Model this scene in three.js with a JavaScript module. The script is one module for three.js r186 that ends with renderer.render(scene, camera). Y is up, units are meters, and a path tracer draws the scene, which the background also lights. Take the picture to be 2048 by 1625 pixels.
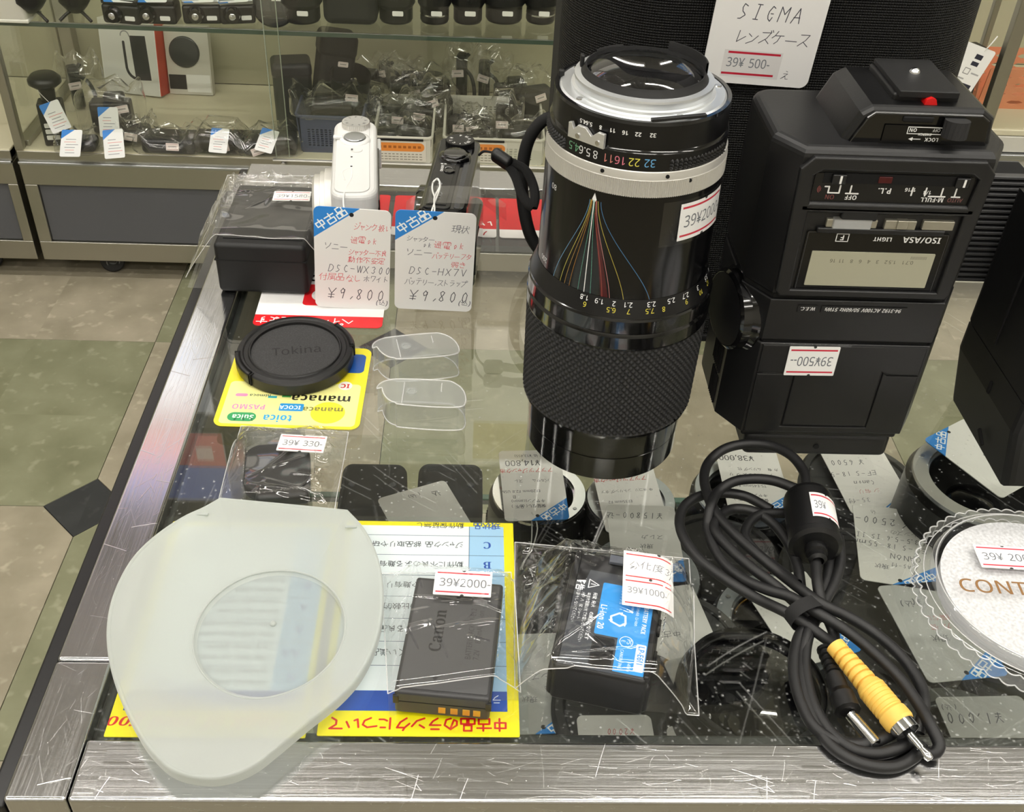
import * as THREE from 'three';
import { RoundedBoxGeometry } from 'three/addons/geometries/RoundedBoxGeometry.js';
import { RectAreaLightUniformsLib } from 'three/addons/lights/RectAreaLightUniformsLib.js';
import { mergeGeometries, mergeVertices } from 'three/addons/utils/BufferGeometryUtils.js';
import { ImprovedNoise } from 'three/addons/math/ImprovedNoise.js';

// ---------- camera, exposure, light: world origin lies on the counter glass straight below the camera ----------
const scene = new THREE.Scene();
const FOCAL = 2114, CAM_H = 0.30, FLOOR = -0.9, CEIL = 2.15, LAMP_Y = 1.85;
const camera = new THREE.PerspectiveCamera(2 * Math.atan(812.5 / FOCAL) * 180 / Math.PI, 2048 / 1625, 0.01, 40);
camera.position.set(0, CAM_H, 0);
camera.rotation.set(-38.38 * Math.PI / 180, -3.24 * Math.PI / 180, 3.2 * Math.PI / 180, 'YXZ');
camera.updateMatrixWorld(true);
const renderer = new THREE.WebGLRenderer({ antialias: true });
renderer.toneMapping = THREE.LinearToneMapping;
renderer.toneMappingExposure = 0.8;
renderer.shadowMap.enabled = true;
scene.background = new THREE.Color(0x000000);
RectAreaLightUniformsLib.init();
const TUBE_POWER = 43, TUBE_GLOW = 22;
const LAMP_ROWS = [[-0.95, [-2.3, -0.75, 0.8, 2.35]], [-0.05, [-1.5, 0.1, 1.7]], [0.85, [-2.1, -0.55, 1.0, 2.55]], [1.8, [-1.4, 0.2, 1.8]]];

// ---------- helpers ----------
const used = {};
function numbered(n) { const k = used[n] = (used[n] ?? -1) + 1; return k ? n + '_' + String(k).padStart(3, '0') : n; }
const rad = (d) => d * Math.PI / 180;
function rng(seed) { let s = seed >>> 0; return () => { s = (s + 0x6d2b79f5) >>> 0; let t = Math.imul(s ^ (s >>> 15), 1 | s); t = (t + Math.imul(t ^ (t >>> 7), 61 | t)) ^ t; return ((t ^ (t >>> 14)) >>> 0) / 4294967296; }; }
const perlin = new ImprovedNoise();
const N3 = (x, y, z = 0) => perlin.noise(x + 31.7, y + 17.3, z + 5.1);
function fbm(x, y, z = 0, o = 4) { let s = 0, a = 0.5; for (let i = 0; i < o; i++) { s += a * N3(x, y, z + i * 7.7); x *= 2.03; y *= 2.03; a *= 0.5; } return s; }
const clamp = THREE.MathUtils.clamp, lerp = THREE.MathUtils.lerp, sstep = THREE.MathUtils.smoothstep;
// where a sight line of the photograph meets a plane of the place
function sight(px, py) { return new THREE.Vector3((px - 1024) / FOCAL, -(py - 812.5) / FOCAL, -1).applyQuaternion(camera.quaternion); }
function onY(px, py, h = 0) { const d = sight(px, py), t = (h - CAM_H) / d.y; return new THREE.Vector3(d.x * t, h, d.z * t); }
function onZ(px, py, z) { const d = sight(px, py), t = z / d.z; return new THREE.Vector3(d.x * t, CAM_H + d.y * t, z); }

function thing(name, label, category, [x, y, z] = [0, 0, 0], turn = 0, group) {
  const o = new THREE.Group(); o.name = numbered(name); scene.add(o);
  o.position.set(x, y, z); o.rotation.y = turn; o.userData = { label, category };
  if (group) o.userData.group = group;
  return o;
}
function mesh(name, geo, mat, parent) {
  const g = Array.isArray(geo) ? join(geo) : geo, m = new THREE.Mesh(g, mat);
  m.name = parent && parent !== scene ? name : numbered(name);
  m.castShadow = m.receiveShadow = true;
  (parent || scene).add(m); return m;
}
function tag(o, label, category, group) { o.userData = { label, category }; if (group) o.userData.group = group; return o; }
function struct(name, geo, mat) { const m = mesh(name, geo, mat, scene); m.userData.kind = 'structure'; return m; }
function dup(o, [x, y, z], turn, label) { const c = o.clone(); c.name = numbered(o.name.replace(/_\d{3}$/, '')); c.userData = { ...o.userData, label }; c.position.set(x, y, z); c.rotation.y = turn; scene.add(c); return c; }
function join(list) { return mergeGeometries(list.map((g) => { g = g.index ? g.toNonIndexed() : g.clone(); for (const k of Object.keys(g.attributes)) if (!['position', 'normal', 'uv'].includes(k)) g.deleteAttribute(k); return g; })); }
function put(g, x = 0, y = 0, z = 0, rx = 0, ry = 0, rz = 0) { g = g.clone(); g.applyMatrix4(new THREE.Matrix4().compose(new THREE.Vector3(x, y, z), new THREE.Quaternion().setFromEuler(new THREE.Euler(rx, ry, rz)), new THREE.Vector3(1, 1, 1))); return g; }
// box given by its centre in x and z and its bottom in y
function box(w, h, d, x = 0, y = 0, z = 0, r = 0.0008, seg = 2) { r = Math.min(r, w * 0.49, h * 0.49, d * 0.49); return new RoundedBoxGeometry(w, h, d, seg, r).translate(x, y + h / 2, z); }
function lathe(pts, seg = 64, a0 = 0, len = Math.PI * 2) { return new THREE.LatheGeometry(pts.map(([r, y]) => new THREE.Vector2(r, y)), seg, a0, len); }
function hardLathe(pts, seg = 64) { // each facet keeps its own edge
  const parts = []; for (let i = 0; i < pts.length - 1; i++) parts.push(lathe([pts[i], pts[i + 1]], seg)); return join(parts);
}
function cyl(r0, r1, h, seg = 32) { return new THREE.CylinderGeometry(r1, r0, h, seg).translate(0, h / 2, 0); }
function tube(pts, r, seg = 60, rs = 8, closed = false) { return new THREE.TubeGeometry(new THREE.CatmullRomCurve3(pts.map((p) => p.isVector3 ? p : new THREE.Vector3(...p)), closed, 'centripetal'), seg, r, rs, closed); }
function rrect(w, h, r) { const s = new THREE.Shape(), x = -w / 2, y = -h / 2; r = Math.min(r, w / 2 - 1e-5, h / 2 - 1e-5); s.moveTo(x + r, y); s.lineTo(x + w - r, y); s.absarc(x + w - r, y + r, r, -Math.PI / 2, 0); s.lineTo(x + w, y + h - r); s.absarc(x + w - r, y + h - r, r, 0, Math.PI / 2); s.lineTo(x + r, y + h); s.absarc(x + r, y + h - r, r, Math.PI / 2, Math.PI); s.lineTo(x, y + r); s.absarc(x + r, y + r, r, Math.PI, Math.PI * 1.5); return s; }
function poly(pts) { const s = new THREE.Shape(); pts.forEach(([x, y], i) => i ? s.lineTo(x, y) : s.moveTo(x, y)); s.closePath(); return s; }
function ext(shape, depth, bevel = 0, seg = 2, curve = 10) { return new THREE.ExtrudeGeometry(shape, { depth: depth - 2 * bevel, bevelEnabled: bevel > 0, bevelSize: bevel, bevelThickness: bevel, bevelOffset: -bevel, bevelSegments: seg, curveSegments: curve }).translate(0, 0, bevel); }
function hole(shape, pts) { const p = new THREE.Path(); pts.forEach(([x, y], i) => i ? p.lineTo(x, y) : p.moveTo(x, y)); p.closePath(); shape.holes.push(p); return shape; }
// uv over the sheet's own outline, seen along z
function sheetUV(g, w, h) { const p = g.attributes.position, uv = new Float32Array(p.count * 2); for (let i = 0; i < p.count; i++) { uv[i * 2] = p.getX(i) / w + 0.5; uv[i * 2 + 1] = p.getY(i) / h + 0.5; } g.setAttribute('uv', new THREE.BufferAttribute(uv, 2)); return g; }
function sheet(w, h, r = 0.002, t = 0.0003) { return sheetUV(ext(rrect(w, h, r), t, 0, 1, 5), w, h); }
// a sheet lying face up; spin 0 reads from the front of the counter, pi from behind it
function lay(m, x, y, z, spin = 0) { m.position.set(x, y, z); m.rotation.set(-Math.PI / 2, 0, spin); return m; }
function uvBox(g, s = 1) { // uv in metres by the facing of each vertex
  const p = g.attributes.position, n = g.attributes.normal, uv = new Float32Array(p.count * 2);
  for (let i = 0; i < p.count; i++) { const ax = Math.abs(n.getX(i)), ay = Math.abs(n.getY(i)), az = Math.abs(n.getZ(i)); const [a, b] = ay >= ax && ay >= az ? [p.getX(i), p.getZ(i)] : ax >= az ? [p.getZ(i), p.getY(i)] : [p.getX(i), p.getY(i)]; uv[i * 2] = a * s; uv[i * 2 + 1] = b * s; }
  g.setAttribute('uv', new THREE.BufferAttribute(uv, 2)); return g;
}

// ---------- textures ----------
function paint(w, h, draw) { const c = document.createElement('canvas'); c.width = w; c.height = h; const x = c.getContext('2d'); x.lineCap = x.lineJoin = 'round'; draw(x, w, h); const t = new THREE.CanvasTexture(c); t.colorSpace = THREE.SRGBColorSpace; t.magFilter = THREE.LinearFilter; return t; }
function field(n, f, m = n) { const d = new Uint8Array(n * m * 4); for (let y = 0; y < m; y++) for (let x = 0; x < n; x++) { const v = f(x / n, y / m, x, y), i = (y * n + x) * 4; if (Array.isArray(v)) { d[i] = clamp(v[0], 0, 255); d[i + 1] = clamp(v[1], 0, 255); d[i + 2] = clamp(v[2], 0, 255); } else d[i] = d[i + 1] = d[i + 2] = clamp(v * 255, 0, 255); d[i + 3] = 255; } const t = new THREE.DataTexture(d, n, m); t.magFilter = THREE.LinearFilter; t.wrapS = t.wrapT = THREE.RepeatWrapping; t.needsUpdate = true; return t; }
function tiled(t, sx, sy = sx) { const c = t.clone(); c.repeat.set(sx, sy); c.wrapS = c.wrapT = THREE.RepeatWrapping; c.needsUpdate = true; return c; }

// ---------- lettering: Latin from the built-in faces, Japanese drawn stroke by stroke on a 10 x 10 grid ----------
const GLYPH = {};
`中 1282861612 5059
古 0292 5055 1585891915
品 2070742420 0545490905 5595995955
扱 0343 2029 0745 5181749459 5139 5499
通 1022 04242899 418172 4348 438388 4585 6368
電 1080 019194 0104 5054 2333 6373 2585882825 2787 555999
不 0191 5106 5359 6497
良 5051 22727525 2474 222947 8667 4599
動 4011 0252 1343461613 2129 0757 0958 63939989 707559
作 3004 2229 5044 5292 6269 6494 6797
安 5051 13119193 432689 0595 755819
定 5051 13119193 2484 5459 5686 3509 274999
付 3004 2229 4393 8089 8969 5566
属 10909212 101509 3484863634 5358 3937979989
込 1022 04242899 616447 6397
現 0141 2127 0444 0847 5090955550 5292 5494 656749 85899998
状 2029 0213 0725 3393 606439 6499 8192
弱 0141430305453929 1626 1827 5191935355958979 6676 6877
保 3004 2229 4191944441 3696 6469 6639 6699
証 1030 0242 1333 1535 1646491916 5191 7179 7595 5459 4999
無 2003 1292 0696 2226 4246 6266 8286 1809 3839 5869 8899
部 2021 0252 1224 4234 0555 1646491916 6069 60917496770
取 0151 1118 4149 1343 1545 0857 52928559 6399
研 0141 2106 1545481815 5191 5595 616559 8189
究 5051 03019193 3215 626494 16767999 444619
難 1151 2022 4042 1343451513 3237 0757 3709 3759 7054 6269 6292 6494 6696 6999 8289
有 0292 4006 343934 34848979 3686 3888
比 111948 1444 60699998 9365
較 0141 0343460603 0858 2029 7072 5292 6355 8395 6599 8559
的 2012 0242480802 0545 6054 62929979 6576
美 3041 7061 1282 2484 0696 5256 0898 5719 5799
警 0151 1012 4042 13434413 6053 6191 8154 1585 2676 2777792927
告 2013 2282 5054 0494 2686892926
発 114105 6094 2484 1696 444619 646999
火 505419 5499 1325 8275
原 1191 1109 3383863633 3484 5659 3729 7799
因 1090991910 2383 525428 5488
市 5051 0292 24282484 848878 5259
使 3004 2229 4191 4393955543 707639 4699
用 2119 21818979 2383 2686 5159
充 5051 0292 412373 345419 64658999
専 0191 5058 1383861613 1585 0797 7789 3748
器 1040431310 6090936360 0494 5449 1646491916 6696996966
以 1118 1838 3344 716819 6799
外 200426 0264 4229 606999 6284
分 4015 6095 265628 265629 767869
解 2012 2242491925 2545 2747 5191 715565 7585 6595 7379
熱 0141 2126 0444 0646 606449 6292826899 1809 3839 5869 8899
入 315109 5199
化 3004 2229 9363 60689998
度 5051 1191 1109 2383 4245 7275 4575 3686 3689 8629
新 2021 0141 0404 0444 1224 0646 2429 6094 6065 5955 6393 8389
未 2282 0595 5059 5519 5599
商 5051 0191 3142 7162 1319 131393 9399 3747 3646 36767939
お 0363 3039 394727 295589 7294
ア 118164 534629
イ 714415 5359
カ 13837868 404419
キ 1382 0695 4069
ク 403205 32826629
ケ 302305 2393 635739
コ 12828818
サ 0393 2126 707549
シ 2142 1435 196792
ス 11816519 5699
ソ 1124 817539
タ 403305 32826629 3467
ツ 1123 4154 817539
テ 2070 0393 535439
ト 3039 3487
ナ 0393 505539
ニ 2272 0898
ノ 817529
ハ 322609 6299
フ 11816529
ヘ 063298
ホ 0393 5059 3518 6598
マ 118154 3567
ム 412888 6599
メ 811819 2378
ヤ 139275 3159
ラ 2171 14846739
リ 2126 717549
ル 313519 616996
レ 313995
ワ 1114 11817549
ン 1244 196793
ヨ 12828818 1585
ー 0595
の 5238171451948859
に 2129 5282 476898
つ 0362948749
い 122847 7296
て 1191545789
な 1363 4016 7193 747859486799
し 21274987
た 0262 3019 5585 5799
さ 1393 4075 263979
く 702589
ま 1282 1484 505739183789
す 0292 50563634555839
る 218125649679494768
と 3144 83363889
り 2026 707649
や 04629466 4052 2159
え 4061 2373195669 6999
き 1272 1484 4076 273979
め 2147 613819165594 9579
あ 1282 4049 743918266597 7979
か 13636848 4019 7295
を 1373 402646 85546679
せ 0494 717657 3138 3888
よ 5058 5273 582736 5879
ら 4062 233647 3655859649`.split('\n').forEach((l) => { const [k, ...s] = l.split(' '); GLYPH[k] = s.map((q) => { const o = []; for (let i = 0; i + 1 < q.length; i += 2) o.push([+q[i], +q[i + 1]]); return o; }); });
const HAND = {};
`0 51333759777351
1 5159
2 2351733989
3 22517355775928
4 411686 7359
5 71313565775939
6 61443759786646
7 118149
8 7251324466785938466472
9 73513345747269
¥ 1155 9155 5559 2686 2888
D 2119 2151838659 5919
S 7241334566774929
C 72513436476988
W 0139517991
X 1189 8119
H 1119 8189 1585
V 115981
I 5159 3171 3979
G 72513436486977 7555
M 1911558189
A 195189 2676
N 19118981
F 1119 1181 1565
E 811119 1989 1575
k 3139 7435 4679
o 64455759778664
, 5739
- 2585
O 51331628598786745351
K 1119 8115 2589
T 1181 5159
R 111951827526 7589`.split('\n').forEach((l) => { const [k, ...s] = l.split(' '); HAND[k] = s.map((q) => { const o = []; for (let i = 0; i + 1 < q.length; i += 2) o.push([+q[i], +q[i + 1]]); return o; }); });
const DAKU = { ジ: 'シ', ズ: 'ス', バ: 'ハ', デ: 'テ', ド: 'ト', ガ: 'カ', ブ: 'フ', が: 'か', で: 'て', だ: 'た', グ: 'ク', ボ: 'ホ', ビ: 'ヒ', ず: 'す', ば: 'は', ギ: 'キ' }, HANDAKU = { パ: 'ハ', プ: 'フ', ペ: 'ヘ', ピ: 'ヒ', ポ: 'ホ' }, SMALL = { ャ: 'ヤ', ッ: 'ツ', ョ: 'ヨ', ュ: 'ヨ', ゃ: 'や', っ: 'つ' };
function write(x, text, px, py, size, color = '#000', o = {}) { // baseline-left at px, py; returns the width
  const { weight = 0.09, face = 'sans-serif', bold = false, hand = 0, squeeze = 1, italic = false } = o;
  x.save(); x.fillStyle = x.strokeStyle = color; x.lineWidth = size * weight; let cx = px; const r = rng(text.length * 977 + Math.round(px) * 31 + Math.round(py));
  for (const ch of text) {
    let base = ch, sc = 1, daku = 0;
    if (DAKU[ch]) { base = DAKU[ch]; daku = 1; } else if (HANDAKU[ch]) { base = HANDAKU[ch]; daku = 2; } else if (SMALL[ch]) { base = SMALL[ch]; sc = 0.72; }
    const own = hand && HAND[base], g = own || GLYPH[base], narrow = own ? 0.66 : 1;
    if (ch === ' ') { cx += size * 0.4 * squeeze; continue; }
    if (!g) { x.font = `${italic ? 'italic ' : ''}${bold ? 'bold ' : ''}${size * 1.06}px ${face}`; x.save(); x.translate(cx, py - (hand ? (r() - 0.5) * size * hand : 0)); x.transform(squeeze, 0, hand ? -0.22 : 0, 1, 0, 0); x.fillText(ch, 0, 0); const w = x.measureText(ch).width; x.restore(); cx += w * squeeze; continue; }
    const s = size * 0.1 * sc, jx = hand ? (r() - 0.5) * size * hand : 0, jy = hand ? (r() - 0.5) * size * hand : 0;
    const X = (a, b) => cx + jx + (a * 0.98 * narrow + 0.1) * s * squeeze + (hand ? (9 - b) * s * 0.16 : 0), Y = (b) => py + jy - (9.2 - b) * s;
    for (const st of g) { x.beginPath(); st.forEach(([a, b], i) => { const wa = a + (hand ? (r() - 0.5) * hand * 4 : 0), wb = b + (hand ? (r() - 0.5) * hand * 4 : 0); if (i) x.lineTo(X(wa, wb), Y(wb)); else x.moveTo(X(wa, wb), Y(wb)); }); x.stroke(); }
    if (daku === 1) { x.beginPath(); x.moveTo(X(7.6, 0), Y(-0.6)); x.lineTo(X(8.4, 1), Y(0.8)); x.moveTo(X(9, 0), Y(-1)); x.lineTo(X(9.8, 1), Y(0.4)); x.stroke(); }
    if (daku === 2) { x.beginPath(); x.arc(X(9, 0), Y(0.2), s * 1.1, 0, 7); x.stroke(); }
    cx += size * (own ? base === ',' ? 0.4 : 0.74 : 1.04) * sc * squeeze;
  }
  x.restore(); return cx - px;
}
function widthOf(text, size, o = {}) { let w = 0; for (const ch of text) w += ch === ' ' ? 0.4 : GLYPH[DAKU[ch] || HANDAKU[ch] || ch] ? 1.04 : SMALL[ch] ? 0.75 : 0.62; return w * size * (o.squeeze || 1); }
const half = (x, w, h) => { x.translate(w, h); x.rotate(Math.PI); };

// ---------- materials ----------
const P = (o) => new THREE.MeshPhysicalMaterial(o);
const grain = field(256, (u, v, x, y) => { const r = Math.sin(x * 12.9898 + y * 78.233) * 43758.5453; return 0.5 + 0.5 * (r - Math.floor(r)); });
const black = (rough = 0.4, c = 0x0c0c0d, bump = 0.00003) => P({ color: c, roughness: rough, bumpMap: bump ? tiled(grain, 8) : null, bumpScale: bump });
const M = {
  gloss: P({ color: 0x060607, roughness: 0.12, clearcoat: 0.6, clearcoatRoughness: 0.05 }),
  satin: black(0.32, 0x101011), matte: black(0.55), dull: black(0.75, 0x111112), body: black(0.4, 0x131314, 0.00003), rubber: P({ color: 0x1d1d1e, roughness: 0.62 }),
  pitch: P({ color: 0x020202, roughness: 0.9 }),
  chrome: P({ color: 0xd9dadc, metalness: 1, roughness: 0.14 }), alu: P({ color: 0xb9bcc0, metalness: 1, roughness: 0.28 }), satinAlu: P({ color: 0xd6d4ce, metalness: 0.6, roughness: 0.42 }),
  gold: P({ color: 0xc69a4e, metalness: 1, roughness: 0.3 }),
  white: P({ color: 0xe9e9e6, roughness: 0.4 }), paper: P({ color: 0xe8e8e4, roughness: 0.6 }),
  film: P({ color: 0xffffff, transmission: 1, thickness: 0, roughness: 0.07, ior: 1.8 }),
  seam: P({ color: 0xffffff, transmission: 0.7, thickness: 0, roughness: 0.2, ior: 1.9 }),  // weld and edge plastic, its milky white standing in for edge highlights
  clear: P({ color: 0xfbfdfd, transmission: 1, thickness: 0, roughness: 0.04, ior: 1.5 }),
  optic: P({ color: 0x030306, roughness: 0.02, ior: 1.7, clearcoat: 1, clearcoatRoughness: 0 }),
  cord: P({ color: 0xe4e4e0, roughness: 0.7 }), red: P({ color: 0xd01818, roughness: 0.3 }),
};
const paperMat = (tex, rough = 0.5) => P({ map: tex, roughness: rough });

// brushed, scratched steel: streaks and scratches have a grain of their own
function steelTex(seed, w, h, n) {
  return paint(w, h, (x) => {
    const r = rng(seed); x.fillStyle = 'rgb(74,74,74)'; x.fillRect(0, 0, w, h);
    for (let i = 0; i < h * 1.6; i++) { const g = 74 + (r() - 0.4) * 110; x.strokeStyle = `rgba(${g},${g},${g},0.3)`; x.lineWidth = 1 + r() * 2.4; const y = r() * h, a = (r() - 0.3) * w, l = w * (0.15 + r() * 0.8); x.beginPath(); x.moveTo(a, y); x.lineTo(a + l, y + (r() - 0.5) * 3); x.stroke(); }
    for (let i = 0; i < n; i++) { const big = r() < 0.03, g = r() < 0.9 ? 255 : 20; x.strokeStyle = `rgba(${g},${g},${g},${big ? 0.55 : 0.08 + r() * 0.3})`; x.lineWidth = big ? 1.6 + r() * 1.2 : 0.7 + r() * 1.1; const a = r() * w, b = r() * h, th = r() < 0.45 ? (r() - 0.5) * 0.8 : r() * 6.3, l = 14 + r() * r() * w * (big ? 0.3 : 0.16); x.beginPath(); x.moveTo(a, b); x.quadraticCurveTo(a + Math.cos(th) * l * 0.5 + (r() - 0.5) * 14, b + Math.sin(th) * l * 0.5 + (r() - 0.5) * 14, a + Math.cos(th) * l, b + Math.sin(th) * l); x.stroke(); }
    for (let i = 0; i < n * 0.5; i++) { x.fillStyle = `rgba(255,255,255,${0.1 + r() * 0.5})`; x.beginPath(); x.arc(r() * w, r() * h, 0.5 + r() * 1.3, 0, 7); x.fill(); }
  });
}
function asData(t) { t.colorSpace = THREE.NoColorSpace; t.wrapS = t.wrapT = THREE.RepeatWrapping; return t; }
const steelScr = asData(steelTex(5, 1024, 1024, 620));
// scratches are brighter, rougher metal than the polish around them
const steelTint = (() => { const t = steelTex(5, 1024, 1024, 620), c = t.image.getContext('2d'), d = c.getImageData(0, 0, 1024, 1024); for (let i = 0; i < d.data.length; i += 4) { const v = 196 + (d.data[i] - 74) * 0.16; d.data[i] = d.data[i + 1] = v; d.data[i + 2] = v + 1; } c.putImageData(d, 0, 0); t.wrapS = t.wrapT = THREE.RepeatWrapping; return t; })();
function steel(rep, rough, color, rot = 0) {
  const t = tiled(steelScr, rep), k = tiled(steelTint, rep); t.rotation = k.rotation = rot;
  return P({ color, map: k, metalness: 1, roughness: rough, roughnessMap: t, bumpMap: t, bumpScale: 0.00004 });
}
const S_front = steel(9, 0.55, 0xffffff), S_left = steel(9, 0.42, 0xffffff, Math.PI / 2), S_case = P({ color: 0xb0aea4, metalness: 1, roughness: 0.33, bumpMap: tiled(grain, 3, 60), bumpScale: 0.00002 });

// ---------- the room ----------
function tileTex(seed, a, b, c) { return field(512, (u, v) => { const n = fbm(u * 7, v * 7, seed, 5), m = fbm(u * 26, v * 26, seed + 9, 3), k = clamp(0.5 + n * 1.1, 0, 1), s = clamp((m - 0.16) * 5, 0, 1); return [0, 1, 2].map((i) => lerp(lerp(a[i], b[i], k), c[i], s * 0.55)); }); }
const tGreen = tileTex(3, [120, 121, 94], [147, 148, 121], [173, 170, 146]), tBeige = tileTex(8, [144, 137, 117], [175, 166, 146], [206, 198, 178]), tDark = tileTex(12, [42, 44, 46], [56, 58, 60], [80, 80, 80]);
[tGreen, tBeige, tDark].forEach((t) => { t.colorSpace = THREE.SRGBColorSpace; });
const mGreen = P({ map: tGreen, roughness: 0.42, bumpMap: tGreen, bumpScale: 0.0003 }), mBeige = P({ map: tBeige, roughness: 0.42, bumpMap: tBeige, bumpScale: 0.0003 }), mDark = P({ map: tDark, roughness: 0.45 });
const floor = struct('floor', new THREE.BoxGeometry(9, 0.1, 8).translate(0, FLOOR - 0.055, 0.4), P({ color: 0x8d8670, roughness: 0.6 }));
{
  const TS = 0.457, X0 = -0.6, Z0 = -1.232, c = 0.066, g = 0.0006, e = TS / 2 - g;
  const shapes = [0, 1].map((flip) => poly(flip ? [[-e, -e], [e - c, -e], [e, -e + c], [e, e], [-e + c, e], [-e, e - c]] : [[-e + c, -e], [e, -e], [e, e - c], [e - c, e], [-e, e], [-e, -e + c]]));
  const geos = []; for (const s of shapes) for (let k = 0; k < 3; k++) { const q = ext(s, 0.004, 0.0004, 1).rotateX(-Math.PI / 2); const uv = uvBox(q, 1.6).attributes.uv; for (let i = 0; i < uv.count; i++) uv.setXY(i, uv.getX(i) + k * 0.37, uv.getY(i) + k * 0.61); geos.push(q); }
  const inset = uvBox(ext(poly([[-c + g, 0], [0, -c + g], [c - g, 0], [0, c - g]]), 0.004, 0.0004, 1).rotateX(-Math.PI / 2), 1.6), r = rng(44);
  for (let i = -4; i < 6; i++) for (let j = -3; j < 4; j++) {
    const even = (i + j) % 2 === 0, t = mesh('tile', geos[(even ? 3 : 0) + Math.floor(r() * 3)], even ? mGreen : mBeige, floor);
    t.position.set(X0 + (i - 0.5) * TS, FLOOR - 0.004, Z0 + (j - 0.5) * TS);
    if (even) { const d = mesh('tile', inset, mDark, floor); d.position.set(X0 + i * TS, FLOOR - 0.004, Z0 + j * TS); }
  }
}
const wallMat = P({ color: 0xd9d7cf, roughness: 0.8, bumpMap: tiled(grain, 20), bumpScale: 0.0002 });
struct('wall_back', new THREE.BoxGeometry(9, CEIL - FLOOR, 0.1).translate(0, (CEIL + FLOOR) / 2, -2.45), wallMat);
struct('wall_front', new THREE.BoxGeometry(9, CEIL - FLOOR, 0.1).translate(0, (CEIL + FLOOR) / 2, 3.2), wallMat);
struct('wall_left', new THREE.BoxGeometry(0.1, CEIL - FLOOR, 6).translate(-4, (CEIL + FLOOR) / 2, 0.4), wallMat);
struct('wall_right', new THREE.BoxGeometry(0.1, CEIL - FLOOR, 6).translate(4, (CEIL + FLOOR) / 2, 0.4), wallMat);
struct('ceiling', new THREE.BoxGeometry(9, 0.1, 6).translate(0, CEIL + 0.05, 0.4), P({ color: 0xcfcfca, roughness: 0.85, bumpMap: tiled(grain, 30), bumpScale: 0.0002 }));

// fluorescent fittings on the ceiling, in rows along the counter
{
  const housing = P({ color: 0xe6e6e2, roughness: 0.4 }), glow = P({ color: 0xffffff, emissive: 0xfffaf2, emissiveIntensity: TUBE_GLOW, roughness: 0.5 });
  const body = ext(poly([[-0.12, 0], [0.12, 0], [0.09, -0.045], [-0.09, -0.045]]), 1.26, 0.002).translate(0, 0, -0.63).rotateY(Math.PI / 2), diff = new RoundedBoxGeometry(1.2, 0.03, 0.05, 2, 0.012), rods = [-0.45, 0.45].map((x) => cyl(0.006, 0.006, CEIL - LAMP_Y, 10).translate(x, 0, 0));
  let first; const rowName = ['in front of the back case', 'straight above the counter', 'behind the counter', 'far behind the counter'], order = ['first', 'second', 'third', 'fourth'];
  LAMP_ROWS.forEach(([z, xs], j) => xs.forEach((x, i) => {
    const label = `ceiling tube light ${rowName[j]}, ${order[i]} from the left`;
    if (!first) { first = thing('ceiling_light', label, 'light', [x, LAMP_Y, z], 0, 'ceiling tube lights'); mesh('housing', body, housing, first); for (const g of rods) mesh('hanger_rod', g, housing, first); mesh('tube_diffuser', diff.clone().translate(0, -0.058, 0), glow, first); } else dup(first, [x, LAMP_Y, z], 0, label);
    const l = new THREE.RectAreaLight(0xfffaf2, TUBE_POWER, 1.2, 0.05); l.position.set(x, LAMP_Y - 0.076, z); l.rotation.x = -Math.PI / 2; l.castShadow = true; scene.add(l);
  }));
}
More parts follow.
